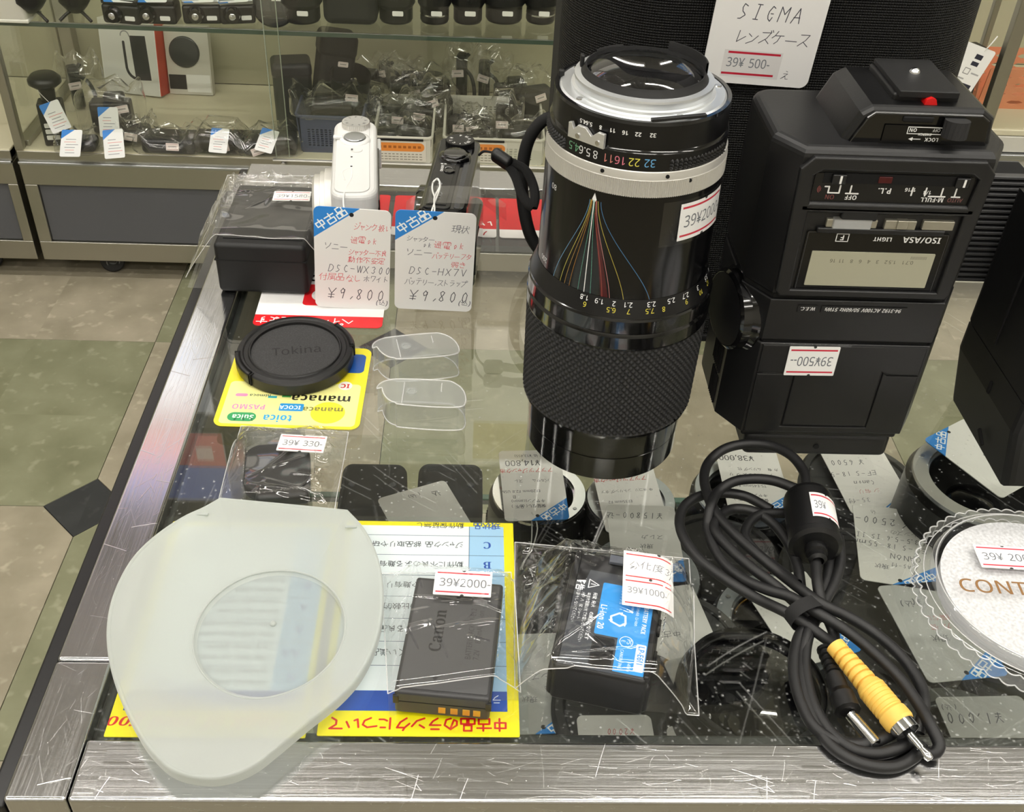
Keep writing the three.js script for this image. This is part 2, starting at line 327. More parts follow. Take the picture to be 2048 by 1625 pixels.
// sign boards along the top of the back wall: the counter glass and the steel rails mirror them
{
  const zw = -2.4, refl = (px, py) => { const d = sight(px, py), t = (zw + 0.03) / d.z; return [d.x * t, -CAM_H - d.y * t]; };
  const [xa, ya] = refl(360, 868), [xb, yb] = refl(200, 1000);
  const board = (name, label, w, h, x, y, tex, lit) => { const t = thing(name, label, 'sign', [x, y - h / 2, zw]); mesh('light_box', box(w, h, 0.03, 0, 0, 0.005, 0.003), M.white, t); const s = mesh('lit_sign_face', sheet(w - 0.01, h - 0.01, 0.002, 0.001), P({ map: tex, emissive: 0xffffff, emissiveMap: tex, emissiveIntensity: lit, roughness: 0.45 }), t); s.position.set(0, h / 2, 0.0205); const l = new THREE.RectAreaLight(0xfff6ea, lit * 0.8, w, h); l.position.set(x, y, zw + 0.025); l.rotation.y = Math.PI; l.castShadow = true; scene.add(l); return t; };
  const sw = 1.4, sh = yb - ya;
  board('shop_sign', 'orange and blue shop sign band mirrored in the left steel rail', sw, sh, xa - sw / 2 + 0.12, (ya + yb) / 2, paint(512, 160, (x, w, h) => { x.fillStyle = '#2a5fc4'; x.fillRect(0, 0, w, h); x.fillStyle = '#e0481c'; x.fillRect(0, h * 0.52, w, h); x.fillStyle = '#f2cdb8'; for (let i = 0; i < 12; i++) x.fillRect(20 + i * 42, h * 0.62, 18, h * 0.2); }), 1.2);
  { const [xe, ye] = refl(380, 830), [, yf] = refl(440, 600); board('shop_sign', 'white lit shop sign with a blue stripe mirrored in the left steel rail', 1.1, yf < ye ? ye - yf : yf - ye, xe - 0.48, (ye + yf) / 2, paint(256, 160, (x, w, h) => { x.fillStyle = '#eceef0'; x.fillRect(0, 0, w, h); x.fillStyle = '#7f9fd2'; x.fillRect(0, h * 0.42, w, h * 0.16); x.fillStyle = '#a9cfb0'; x.fillRect(0, h * 0.04, w * 0.5, h * 0.12); }), 1.1); }
  const [xc, yc] = refl(1000, 905), [xd, yd] = refl(640, 630);
  board('sale_poster', 'pale poster with green lettered band, mirrored in the counter glass', 1.5, 0.5, 0.1, (yc + yd) / 2 + 0.04, paint(1024, 340, (x, w, h) => {
    x.fillStyle = '#e9e6da'; x.fillRect(0, 0, w, h); x.fillStyle = '#3f6f68'; x.fillRect(0, 0, w * 0.42, h * 0.2); x.fillRect(w * 0.62, 0, w * 0.38, h * 0.2);
    write(x, 'NEO', 30, h * 0.17, 54, '#e8efe8', { bold: true }); write(x, 'NEW', w * 0.7, h * 0.17, 54, '#e8efe8', { bold: true });
    x.fillStyle = '#c9b65c'; x.fillRect(w * 0.45, 10, w * 0.15, h * 0.3); x.fillStyle = '#7a9c8f'; x.fillRect(w * 0.68, h * 0.3, w * 0.28, h * 0.32); write(x, 'あんしん', w * 0.7, h * 0.92, 60, '#7da69a'); x.fillStyle = '#6d9f97'; x.fillRect(w * 0.68, h * 0.72, w * 0.26, h * 0.24); write(x, 'お買い', w * 0.69, h * 0.92, 60, '#f0f4f0');
  }), 0.7);
}

// ---------- the counter case in front ----------
const RAIL = { xl: -0.1378, xi: -0.119, zf: -0.1798, zi: -0.2014, zb: -0.617, zbi: -0.592, xr: 0.78 };
const counter = thing('display_counter', 'glass-topped display counter with scratched steel edge rails in the foreground', 'counter', [0, FLOOR, 0]);
{
  const Y = -FLOOR, add = (n, g, m) => { const o = mesh(n, g, m, counter); o.position.y = Y; return o; };
  const { xl, xi, zf, zi, zb, zbi, xr } = RAIL, th = 0.022;
  const bar = (x0, x1, z0, z1, y1 = 0.0008, h = th) => uvBox(box(x1 - x0, h, z1 - z0, (x0 + x1) / 2, y1 - h, (z0 + z1) / 2, 0.0012, 3));
  add('corner_plate', bar(xl, xi, -0.232, zf), S_left); add('left_rail', bar(xl, xi, zbi, -0.2324), S_left);
  add('front_rail', bar(xi + 0.0004, xr, zi, zf), S_front); add('back_rail', bar(xl, xr, zb, zbi), S_front);
  add('right_rail', bar(xr - 0.02, xr, zbi, zi), S_left);
  // glass top: two faces mirror, scratches and dust are matter in the sheet
  const scr = asData(paint(2048, 1024, (x, w, h) => {
    const r = rng(77); x.fillStyle = '#fff'; x.fillRect(0, 0, w, h);
    const line = (a, b, l, th, al, lw) => { x.strokeStyle = `rgba(60,60,60,${al})`; x.lineWidth = lw; x.beginPath(); x.moveTo(a, b); x.quadraticCurveTo(a + Math.cos(th) * l / 2 + (r() - 0.5) * l * 0.12, b + Math.sin(th) * l / 2 + (r() - 0.5) * l * 0.12, a + Math.cos(th) * l, b + Math.sin(th) * l); x.stroke(); };
    for (let i = 0; i < 520; i++) line(r() * w, h * (1 - r() * r()), 6 + r() * r() * 190, r() < 0.6 ? 0.6 + r() * 0.5 : r() * 6.3, 0.05 + r() * r() * 0.4, 0.4 + r() * 0.7);
    for (let i = 0; i < 5200; i++) { x.fillStyle = `rgba(40,40,40,${0.06 + r() * 0.4})`; x.beginPath(); x.arc(r() * w, h * (1 - r() * r() * 0.9), 0.3 + r() * 0.75, 0, 7); x.fill(); }
  }));
  const gx = xr - 0.02 - xi, gz = zi - zbi, glass = new THREE.BoxGeometry(gx, 0.005, gz).translate((xi + xr - 0.02) / 2, -0.0026, (zi + zbi) / 2);
  { const p = glass.attributes.position, uv = glass.attributes.uv; for (let i = 0; i < p.count; i++) uv.setXY(i, (p.getX(i) - xi) / 0.8, 1 - (p.getZ(i) - zbi) / (zi - zbi)); }
  add('glass_top', glass, P({ color: 0xfafbf9, transmission: 1, transmissionMap: scr, thickness: 0, roughness: 0.01, ior: 1.52 }));
  // dark rebate strips that carry the glass
  const strip = P({ color: 0x2b2e2d, roughness: 0.35 });
  add('glass_rebate', [bar(xi, xr, zi - 0.0075, zi, -0.0056, 0.012), bar(xi, xi + 0.003, zbi, zi, -0.0056, 0.012), bar(xi, xr, zbi, zbi + 0.006, -0.0056, 0.012)], strip);
  add('fascia', bar(xl, xr, zf - 0.002, zf - 0.0002, -0.0212, 0.05), S_front);
  add('side_trim', bar(xl - 0.0065, xl - 0.0005, zb, zf, -0.003, 0.03), M.satin);
  const pane = P({ color: 0xf8faf7, transmission: 1, thickness: 0, roughness: 0.02, ior: 1.5 });
  add('front_glass', bar(xl + 0.004, xr, zf - 0.008, zf - 0.003, -0.0712, 0.46), pane); add('side_panel', bar(xl + 0.002, xl + 0.007, zb, zf - 0.01, -0.0225, 0.27), P({ color: 0x17191a, roughness: 0.3 }));
  add('shelf_glass', bar(xl + 0.012, xr - 0.01, -0.592, zf - 0.02, -0.262, 0.006), pane);
  add('shelf_edge', bar(xl + 0.012, xr - 0.01, -0.5985, -0.592, -0.262, 0.006), P({ color: 0x4d6a5c, roughness: 0.1 }));
  add('shelf_bar', bar(xl + 0.01, xr, -0.42, -0.408, -0.2685, 0.012), M.alu);
  add('post', [bar(xl, xl + 0.018, zf - 0.02, zf - 0.002, -0.0212, -FLOOR - 0.03), bar(xl, xl + 0.018, zb + 0.002, zb + 0.02, -0.0212, -FLOOR - 0.03), bar(xr - 0.018, xr, zf - 0.02, zf - 0.002, -0.0212, -FLOOR - 0.03), bar(xr - 0.018, xr, zb + 0.002, zb + 0.02, -0.0212, -FLOOR - 0.03)], S_case);
  add('base_panel', bar(xl, xr, zf - 0.02, zf - 0.002, -0.54, 0.32), P({ color: 0x55565a, roughness: 0.5 }));
}

// ---------- the display case in the background ----------
const ZC = -1.9, ZB = -2.26, cx0 = onZ(34, 316, ZC).x, cx1 = onZ(1500, 330, ZC).x, DECK = onZ(34, 301, ZC).y, SHELF = onZ(300, 57, ZC).y, at = (px, py, z = ZC) => onZ(px, py, z), yAt = (py, z = ZC, px = 300) => onZ(px, py, z).y;
const wallGreen = P({ color: 0xaca88f, roughness: 0.7, bumpMap: tiled(grain, 6), bumpScale: 0.0002 }), deckMat = P({ color: 0xcfc9ae, roughness: 0.55 }), greyPanel = P({ color: 0x55565a, roughness: 0.6, bumpMap: tiled(grain, 12), bumpScale: 0.0002 });
const casePane = P({ color: 0xfcfdfb, transmission: 1, thickness: 0, roughness: 0.02, ior: 1.45 }), edgeGlass = P({ color: 0x3d4f45, roughness: 0.12 });
const wheelG = [hardLathe([[0.009, -0.011], [0.022, -0.011], [0.025, -0.008], [0.025, 0.008], [0.022, 0.011], [0.009, 0.011]], 28)];
function showcase(label, x0, x1, base, deck, shelf, posts, brackets) {
  const t = thing('display_case', label, 'display case', [(x0 + x1) / 2, FLOOR, (ZC + ZB) / 2]), cx = (x0 + x1) / 2, cz = (ZC + ZB) / 2;
  const add = (n, g, m) => { const o = mesh(n, g, m, t); o.position.set(-cx, -FLOOR, -cz); return o; };
  const b = (xa, xb, ya, yb, za, zb, r = 0.002) => uvBox(box(xb - xa, yb - ya, za - zb, (xa + xb) / 2, ya, (za + zb) / 2, r));
  const y0 = yAt(525), y1 = yAt(489), y2 = yAt(377), y3 = yAt(334);
  add('bottom_rail', b(x0, x1, y0, y1, ZC, ZC - 0.03), S_case); add('kick_panel', b(x0 + 0.025, x1 - 0.02, y1, y2, ZC - 0.006, ZC - 0.02), greyPanel); add('side_post', b(x0, x0 + 0.025, y1, y2, ZC, ZC - 0.03), S_case); add('side_post', b(x1 - 0.02, x1, y1, y2, ZC, ZC - 0.03), S_case);
  add('middle_rail', b(x0, x1, y2, y3 - 0.001, ZC, ZC - 0.03), S_case); add('sill', b(x0, x1, y3 + 0.001, deck - 0.002, ZC - 0.003, ZC - 0.03), S_case); add('track', [b(x0, x1, y3 - 0.002, y3 + 0.004, ZC + 0.004, ZC - 0.003)], M.alu);
  add('deck', b(x0, x1, deck - 0.02, deck, ZC - 0.004, ZB), deckMat); add('back_panel', b(x0, x1, deck, 0.5, ZB, ZB - 0.012), wallGreen);
  add('glass_shelf', b(x0 + 0.004, x1 - 0.004, shelf - 0.008, shelf, ZC - 0.012, ZB + 0.01, 0.0006), casePane); add('shelf_front_edge', b(x0 + 0.004, x1 - 0.004, shelf - 0.008, shelf - 0.0004, ZC - 0.0112, ZC - 0.0119), edgeGlass); add('shelf_lip', b(x0 + 0.004, x1 - 0.004, shelf - 0.0003, shelf + 0.0006, ZC - 0.0108, ZC - 0.014, 0.0002), M.alu);
  add('side_glass', b(x0 + 0.004, x0 + 0.009, deck, 0.5, ZC - 0.02, ZB + 0.02), casePane);
  add('front_post', [b(x0, x0 + 0.016, deck, 0.5, ZC, ZC - 0.018)], S_case); add('rear_post', b(x0 + 0.003, x0 + 0.03, deck, 0.5, ZB + 0.03, ZB), S_case); add('floor_trim', b(x0 + 0.002, x0 + 0.022, deck, deck + 0.012, ZC - 0.02, ZB + 0.03), S_case);
  add('top_rail', b(x0, x1, 0.5, 0.53, ZC, ZC - 0.025), S_case); add('rear_top_rail', b(x0, x1, 0.5, 0.53, ZB + 0.012, ZB - 0.012), S_case); add('top_glass', b(x0, x1, 0.531, 0.537, ZC, ZB - 0.012), casePane);
  for (const [wx, wz] of [[x0 + 0.12, ZC - 0.05], [x1 - 0.12, ZC - 0.05], [x0 + 0.12, ZB + 0.06], [x1 - 0.12, ZB + 0.06]]) {
    const c = add('caster', [put(wheelG[0], wx, FLOOR + 0.025, wz, 0, 0, 0).applyMatrix4(new THREE.Matrix4().makeTranslation(-wx, -FLOOR - 0.025, -wz)).rotateX(Math.PI / 2 - 0.25).rotateY(0.35).translate(wx, FLOOR + 0.025, wz)], M.rubber);
    const h = mesh('hub', [new THREE.TorusGeometry(0.0125, 0.0014, 8, 24).translate(0, 0, 0.0115).rotateY(0.35).translate(wx, FLOOR + 0.025, wz), cyl(0.009, 0.009, 0.02, 16).translate(0, -0.01, 0).rotateX(Math.PI / 2).rotateY(0.35).translate(wx, FLOOR + 0.025, wz)], P({ color: 0x77787a, roughness: 0.4 }), c);
    mesh('fork', [b(wx - 0.012, wx + 0.012, FLOOR + 0.025, y0 + 0.004, wz + 0.016, wz - 0.016, 0.003)], M.satin, c);
  }
  return { t, add, b };
}
const { add: addC, b: bC } = showcase('steel-framed glass display case full of bagged accessories behind the counter', cx0, cx1, 0, DECK, SHELF);
{ // sliding front panes, their meeting edge and the lock
  const xm = at(566, 180).x, xk = at(568, 330);
  addC('sliding_pane', bC(cx0 + 0.016, xm, DECK, 0.5, ZC - 0.0045, ZC - 0.0085, 0.0005), casePane); addC('sliding_pane', bC(xm - 0.025, cx1, DECK, 0.5, ZC - 0.0005, ZC - 0.0043, 0.0005), casePane);
  addC('pane_edge', [bC(xm - 0.0255, xm - 0.0242, DECK, 0.5, ZC - 0.0004, ZC - 0.0044, 0.0003), bC(xm - 0.001, xm + 0.0003, DECK, 0.5, ZC - 0.0044, ZC - 0.0086, 0.0003)], P({ color: 0x9aa394, roughness: 0.2 }));
  addC('pane_track', bC(at(545, 312).x, cx1, DECK - 0.004, DECK - 0.0005, ZC + 0.006, ZC - 0.003), M.satinAlu);
  addC('lock', [cyl(0.006, 0.006, 0.012, 20).rotateX(Math.PI / 2).translate(xk.x, xk.y + 0.003, ZC), cyl(0.0035, 0.003, 0.016, 16).translate(xk.x + 0.001, xk.y - 0.014, ZC + 0.01)], M.chrome);
}
showcase('steel-framed glass display case at the far left edge, beside the full case', cx0 - 1.1, cx0 - 0.012, 0, DECK, SHELF);

// a crumpled clear bag: a pouch of film around what it holds
function pouch(w, h, d, seed, amp = 0.006) {
  const g = new THREE.SphereGeometry(1, 26, 20), p = g.attributes.position;
  for (let i = 0; i < p.count; i++) {
    let x = p.getX(i), y = p.getY(i), z = p.getZ(i); const q = (v, e) => Math.sign(v) * Math.pow(Math.abs(v), e);
    x = q(x, 0.42); y = q(y, 0.42); z = q(z, 0.6);
    const n = 1 - 2 * Math.abs(fbm(x * 2.6 + seed, y * 2.6, z * 2.6 + seed, 3)), m = 1 - 2 * Math.abs(fbm(x * 6 + seed, y * 6, z * 6, 2)), k = amp * (n * 0.7 + m * 0.4);
    const up = Math.max(0, y), pinch = 1 - 0.55 * up * up;
    p.setXYZ(i, x * w / 2 + x * k, Math.max(0, (y + 1) * h / 2 + (y > 0 ? k * 1.2 * Math.sin(x * 9 + seed) : 0)), z * d / 2 * pinch + z * k);
  }
  g.computeVertexNormals(); return g;
}
function stickerTex(price, seed) { return paint(256, 150, (x, w, h) => { x.fillStyle = '#eeeeec'; x.fillRect(0, 0, w, h); x.fillStyle = '#c9203a'; x.fillRect(10, 14, w - 20, 8); x.fillRect(10, h - 22, w - 20, 8); write(x, price, 22, 98, 62, '#62666d', { squeeze: 0.84 }); x.fillStyle = 'rgba(20,20,20,0.85)'; x.beginPath(); x.arc(w / 2, 0, 8, 0, 7); x.arc(w / 2, h, 8, 0, 7); x.fill(); }); }
const smallSticker = P({ map: paint(64, 48, (x, w, h) => { x.fillStyle = '#d9cfc9'; x.fillRect(0, 0, w, h); x.fillStyle = '#b99'; x.fillRect(4, 5, 56, 3); x.fillRect(4, 40, 56, 3); x.fillStyle = '#98908c'; x.fillRect(12, 18, 40, 10); }), roughness: 0.5 });
const blur = (seed, tilt = 0.45) => paint(128, 180, (x, w, h) => { const r = rng(seed); x.fillStyle = '#e6e7e6'; x.fillRect(0, 0, w, h); x.fillStyle = '#2f7fd0'; x.beginPath(); x.moveTo(0, 0); x.lineTo(w * 0.62, 0); x.lineTo(0, h * 0.34); x.fill(); for (let i = 0; i < 6; i++) { x.fillStyle = i % 3 === 1 ? '#d79a97' : '#8c8f94'; x.fillRect(16 + r() * 20, 62 + i * 18, 50 + r() * 40, 4); } });
const tagTexs = [blur(1), blur(2), blur(3)].map((t) => P({ map: t, roughness: 0.5 }));
let tagN = 0;
function priceTag(label, pos, rx, ry, rz, s = 1, string) {
  const t = thing('price_tag', label, 'price tag', pos); t.rotation.set(rx, ry, rz, 'YXZ');
  mesh('card', sheet(0.038 * s, 0.055 * s, 0.003, 0.0004), tagTexs[tagN++ % 3], t);
  if (string) mesh('string', tube(string.map(([a, b, c]) => [a, b, c]), 0.0006, 20, 5), M.cord, t);
  return t;
}

// contents of the lower deck, left to right
const D = (px, py, h = 0) => { const v = onY(px, py, DECK + h); return v; };
{ // flash gun standing at the left
  const v = D(118, 285), t = thing('flash_unit', 'upright black flash unit at the left end of the background case', 'flash unit', [v.x, DECK, v.z], 0.2);
  mesh('body', [box(0.045, 0.085, 0.034, 0, 0, 0, 0.004)], M.body, t); mesh('neck', [cyl(0.013, 0.015, 0.03).translate(0, 0.084, 0)], M.satin, t); mesh('head', [lathe([[0.004, 0.112], [0.02, 0.112], [0.03, 0.12], [0.03, 0.128], [0.022, 0.136], [0, 0.137]], 24)], M.satin, t);
  for (let i = 0; i < 3; i++) { const s = mesh('sticker', sheet(0.024, 0.009, 0.002, 0.0004), M.paper, t); s.position.set(-0.004, 0.018 + i * 0.012, 0.0171); }
  priceTag('blue and white price tag hung on the upright flash unit', [v.x + 0.017, DECK + 0.066, v.z + 0.03], -0.25, 0.1, 0.33, 1, [[0.002, 0.026, 0], [-0.008, 0.05, -0.004], [-0.012, 0.065, -0.01]]);
}
{ // boxes leaning on the back panel
  const v = D(268, 198), t = thing('product_box', 'white carton printed with a black flash unit and an orange-red side, leaning on the back', 'box', [v.x, DECK, -2.20]); t.rotation.set(-0.16, -0.22, -0.02);
  mesh('carton', box(0.125, 0.15, 0.045, 0, 0, 0, 0.001), M.paper, t);
  mesh('side_print', [box(0.002, 0.148, 0.044, 0.0628, 0.001, 0, 0.0005)], P({ color: 0xc8371a, roughness: 0.5 }), t);
  const f = mesh('front_print', sheet(0.12, 0.146, 0.001, 0.0004), paperMat(paint(256, 310, (x, w, h) => { x.fillStyle = '#dcdcd6'; x.fillRect(0, 0, w, h); x.fillStyle = '#26272a'; x.save(); x.translate(140, 60); x.rotate(-0.06); x.fillRect(0, 0, 74, 190); x.restore(); x.lineWidth = 12; x.strokeStyle = '#26272a'; x.beginPath(); x.moveTo(108, 90); x.lineTo(112, 200); x.quadraticCurveTo(120, 240, 160, 245); x.stroke(); x.lineWidth = 5; x.strokeStyle = '#888'; x.beginPath(); x.arc(118, 62, 20, Math.PI, 0); x.stroke(); })), t); f.position.set(0, 0.075, 0.0226);
  const w2 = D(382, 195), p = thing('product_box', 'white blister box with a round dark lens window, leaning on the back', 'box', [w2.x, DECK, -2.20]); p.rotation.set(-0.16, -0.05, 0);
  mesh('carton', box(0.092, 0.14, 0.02, 0, 0, 0, 0.001), P({ color: 0xc9c6bb, roughness: 0.4 }), p); mesh('lens_window', [lathe([[0, 0.004], [0.028, 0.003], [0.032, 0], [0.032, -0.002]], 32).rotateX(Math.PI / 2).translate(-0.006, 0.088, 0.0115)], P({ color: 0x3a3b3d, roughness: 0.15 }), p);
  const l = mesh('print', sheet(0.05, 0.036, 0.001, 0.0004), M.paper, p); l.position.set(0.018, 0.024, 0.0102); const k = mesh('dark_print', sheet(0.036, 0.03, 0.001, 0.0004), M.body, p); k.position.set(-0.026, 0.026, 0.0102);
}
function bagged(label, px, py, w, h, d, ry, seed, kind = 0, y = DECK, z) {
  const v = z === undefined ? onY(px, py, y) : onZ(px, py, z), yy = z === undefined ? y : Math.max(v.y, DECK), t = thing('bagged_accessory', label, 'camera accessory', [v.x, yy, v.z], ry);
  const dark = [M.body, M.matte, black(0.3, 0x1a1b1f)][seed % 3];
  if (kind === 0) mesh('accessory', [box(w * 0.7, h * 0.62, d * 0.6, 0, 0.002, 0, 0.006), box(w * 0.36, h * 0.24, d * 0.4, w * 0.08, h * 0.55, 0, 0.006)], dark, t);
  else if (kind === 1) mesh('accessory', [put(lathe([[0, 0], [0.36 * w, 0], [0.4 * w, h * 0.12], [0.4 * w, h * 0.5], [0.3 * w, h * 0.66], [0, h * 0.68]], 22), 0, 0.002, 0)], dark, t);
  else if (kind === 2) mesh('accessory', [box(w * 0.3, h * 0.8, d * 0.5, -w * 0.12, 0.002, 0, 0.006), tube([[0.01, 0.01, 0.01], [w * 0.3, h * 0.2, 0.012], [w * 0.2, h * 0.5, 0.005], [-w * 0.1, h * 0.7, 0.01], [w * 0.1, h * 0.82, 0]], 0.004, 40, 8)], dark, t);
  else mesh('accessory', [box(w * 0.86, h * 0.62, d * 0.8, 0, 0.002, 0, 0.008)], dark, t);
  mesh('clear_bag', pouch(w, h, d, seed * 3.7, 0.012), M.film, t);
  const r = rng(seed + 99), s = mesh('price_sticker', sheet(0.024, 0.014, 0.001, 0.0004), smallSticker, t); s.position.set((r() - 0.5) * w * 0.5, h * (0.3 + r() * 0.3), d / 2 + 0.004); s.rotation.set(-0.3, 0, (r() - 0.5) * 0.7);
  return t;
}
bagged('tall bagged black grip behind the upright flash unit', 170, 215, 0.075, 0.11, 0.05, 0.5, 2, 2); bagged('bagged black strap and fittings in front of the white carton', 232, 262, 0.11, 0.1, 0.06, 0.1, 5, 0); bagged('bagged black bracket under the tags beside the upright flash', 275, 285, 0.07, 0.05, 0.05, 0.3, 7, 3);
bagged('small bagged black pouch at the front between tags and flat pouches', 165, 298, 0.07, 0.032, 0.06, 0.1, 11, 3); bagged('flat shiny bagged pouch with crossed cords, first of the three at the front', 345, 298, 0.118, 0.046, 0.075, 0, 14, 3); bagged('flat bagged black pouch, middle of the three at the front', 445, 298, 0.118, 0.046, 0.075, 0, 3, 3); bagged('flat bagged black pouch by the navy basket, last of the three at the front', 543, 300, 0.118, 0.046, 0.08, 0.1, 6, 3);
priceTag('price tag lying on the small bagged pouch beside the upright flash', [D(163, 296).x, DECK + 0.03, D(163, 296).z + 0.045], -0.9, 0, 0.02); priceTag('upper price tag in front of the bagged strap and fittings', [D(240, 280).x - 0.002, DECK + 0.052, D(240, 280).z + 0.035], -0.35, 0, 0.02); priceTag('lower price tag in front of the bagged bracket', [D(242, 296).x, DECK + 0.024, D(242, 298).z + 0.03], -0.7, 0, 0.12); priceTag('price tag on the middle flat pouch', [D(452, 296).x, DECK + 0.036, D(452, 296).z + 0.046], -0.85, 0, -0.06, 0.9); priceTag('price tag on the flat pouch by the navy basket', [D(545, 296).x, DECK + 0.036, D(545, 296).z + 0.046], -0.95, 0, -0.25, 0.9);
function basket(label, cat, px0, px1, py, h, d, mat, rows, cols, flare = 0.08) {
  const a = D(px0, py), b = D(px1, py), w = b.x - a.x, t = thing('basket', label, cat, [(a.x + b.x) / 2, DECK, a.z - d / 2]);
  const wallG = (ww) => { const s = rrect(ww, h, 0.004), cw = ww * 0.8 / cols, rh = h * 0.5 / rows; for (let i = 0; i < cols; i++) for (let j = 0; j < rows; j++) { const x = -ww * 0.4 + (i + 0.5) * cw, y = -h * 0.32 + (j + 0.5) * rh; hole(s, [[x - cw * 0.3, y - rh * 0.3], [x + cw * 0.3, y - rh * 0.3], [x + cw * 0.3, y + rh * 0.3], [x - cw * 0.3, y + rh * 0.3]]); } return ext(s, 0.0025, 0).translate(0, h / 2, 0); };
  mesh('front_wall', wallG(w).rotateX(flare).translate(0, 0, d / 2), mat, t); mesh('back_wall', wallG(w).rotateX(-flare).translate(0, 0, -d / 2), mat, t); mesh('side_wall', wallG(d).rotateX(flare).rotateY(Math.PI / 2).translate(w / 2, 0, 0), mat, t); mesh('side_wall', wallG(d).rotateX(flare).rotateY(-Math.PI / 2).translate(-w / 2, 0, 0), mat, t); mesh('bottom', box(w, 0.003, d, 0, 0.0005, 0, 0.001), mat, t);
  const e = h * Math.sin(flare), rim = rrect(w + 2 * e + 0.008, d + 2 * e + 0.008, 0.012); rim.holes.push(rrect(w + 2 * e - 0.001, d + 2 * e - 0.001, 0.01)); mesh('rim', ext(rim, 0.005, 0.001).rotateX(-Math.PI / 2).translate(0, h - 0.002, 0), mat, t);
  return { t, x: (a.x + b.x) / 2, z: a.z - d / 2, w };
}
{
  const navy = P({ color: 0x4a5068, roughness: 0.5 }), k = basket('navy plastic basket with square holes holding black lens hoods', 'basket', 606, 722, 303, 0.075, 0.13, navy, 8, 11);
  const hood = (label, x, y, z, r, h, rx, rz) => { const t = thing('lens_hood', label, 'lens hood', [x, y, z]); t.rotation.set(rx, 0, rz); mesh('shell', lathe([[r * 0.86, 0], [r, h], [r * 0.95, h], [r * 0.8, 0.002], [r * 0.86, 0]], 32), M.matte, t); mesh('mount_ring', lathe([[r * 0.8, -0.004], [r * 0.88, -0.004], [r * 0.88, 0.004], [r * 0.8, 0.004], [r * 0.8, -0.004]], 32), M.satin, t); const s = mesh('price_sticker', sheet(0.024, 0.016, 0.001, 0.0004), smallSticker, t); s.position.set(0.006, h * 0.5, r * 0.97); return t; };
  hood('round black lens hood lying at the right side of the navy basket', k.x + 0.032, DECK + 0.085, k.z - 0.01, 0.04, 0.05, 0.25, -0.1); 
  const bx = thing('lens_pouch', 'tall black lens pouch standing tilted in the navy basket', 'lens pouch', [k.x - 0.015, DECK + 0.03, k.z - 0.03]); bx.rotation.set(-0.1, 0.3, -0.16); mesh('pouch', [box(0.07, 0.17, 0.06, 0, 0, 0, 0.012, 4)], M.dull, bx); mesh('lid', [box(0.074, 0.05, 0.064, 0, 0.122, 0, 0.014, 4)], M.matte, bx); mesh('label_patch', sheet(0.02, 0.01, 0.002, 0.0005).translate(0.01, 0.115, 0.031), smallSticker, bx);
  const b2 = thing('lens_pouch', 'dark blue-black lens pouch standing behind the left of the navy basket', 'lens pouch', [k.x - 0.085, DECK, k.z - 0.05], 0.2); mesh('pouch', [box(0.075, 0.135, 0.06, 0, 0, 0, 0.01, 4)], black(0.6, 0x14161c), b2); mesh('lid', [box(0.078, 0.03, 0.063, 0, 0.11, 0, 0.01, 4)], black(0.5, 0x191c24), b2);
  const cr = thing('bagged_accessory', 'crumpled clear bag lying across the top of the navy basket', 'camera accessory', [k.x + 0.005, DECK + 0.066, k.z + 0.035]); mesh('clear_bag', pouch(0.135, 0.05, 0.07, 41.3, 0.016), M.film, cr); mesh('accessory', box(0.08, 0.02, 0.04, 0, 0.004, 0, 0.006), M.matte, cr);
}
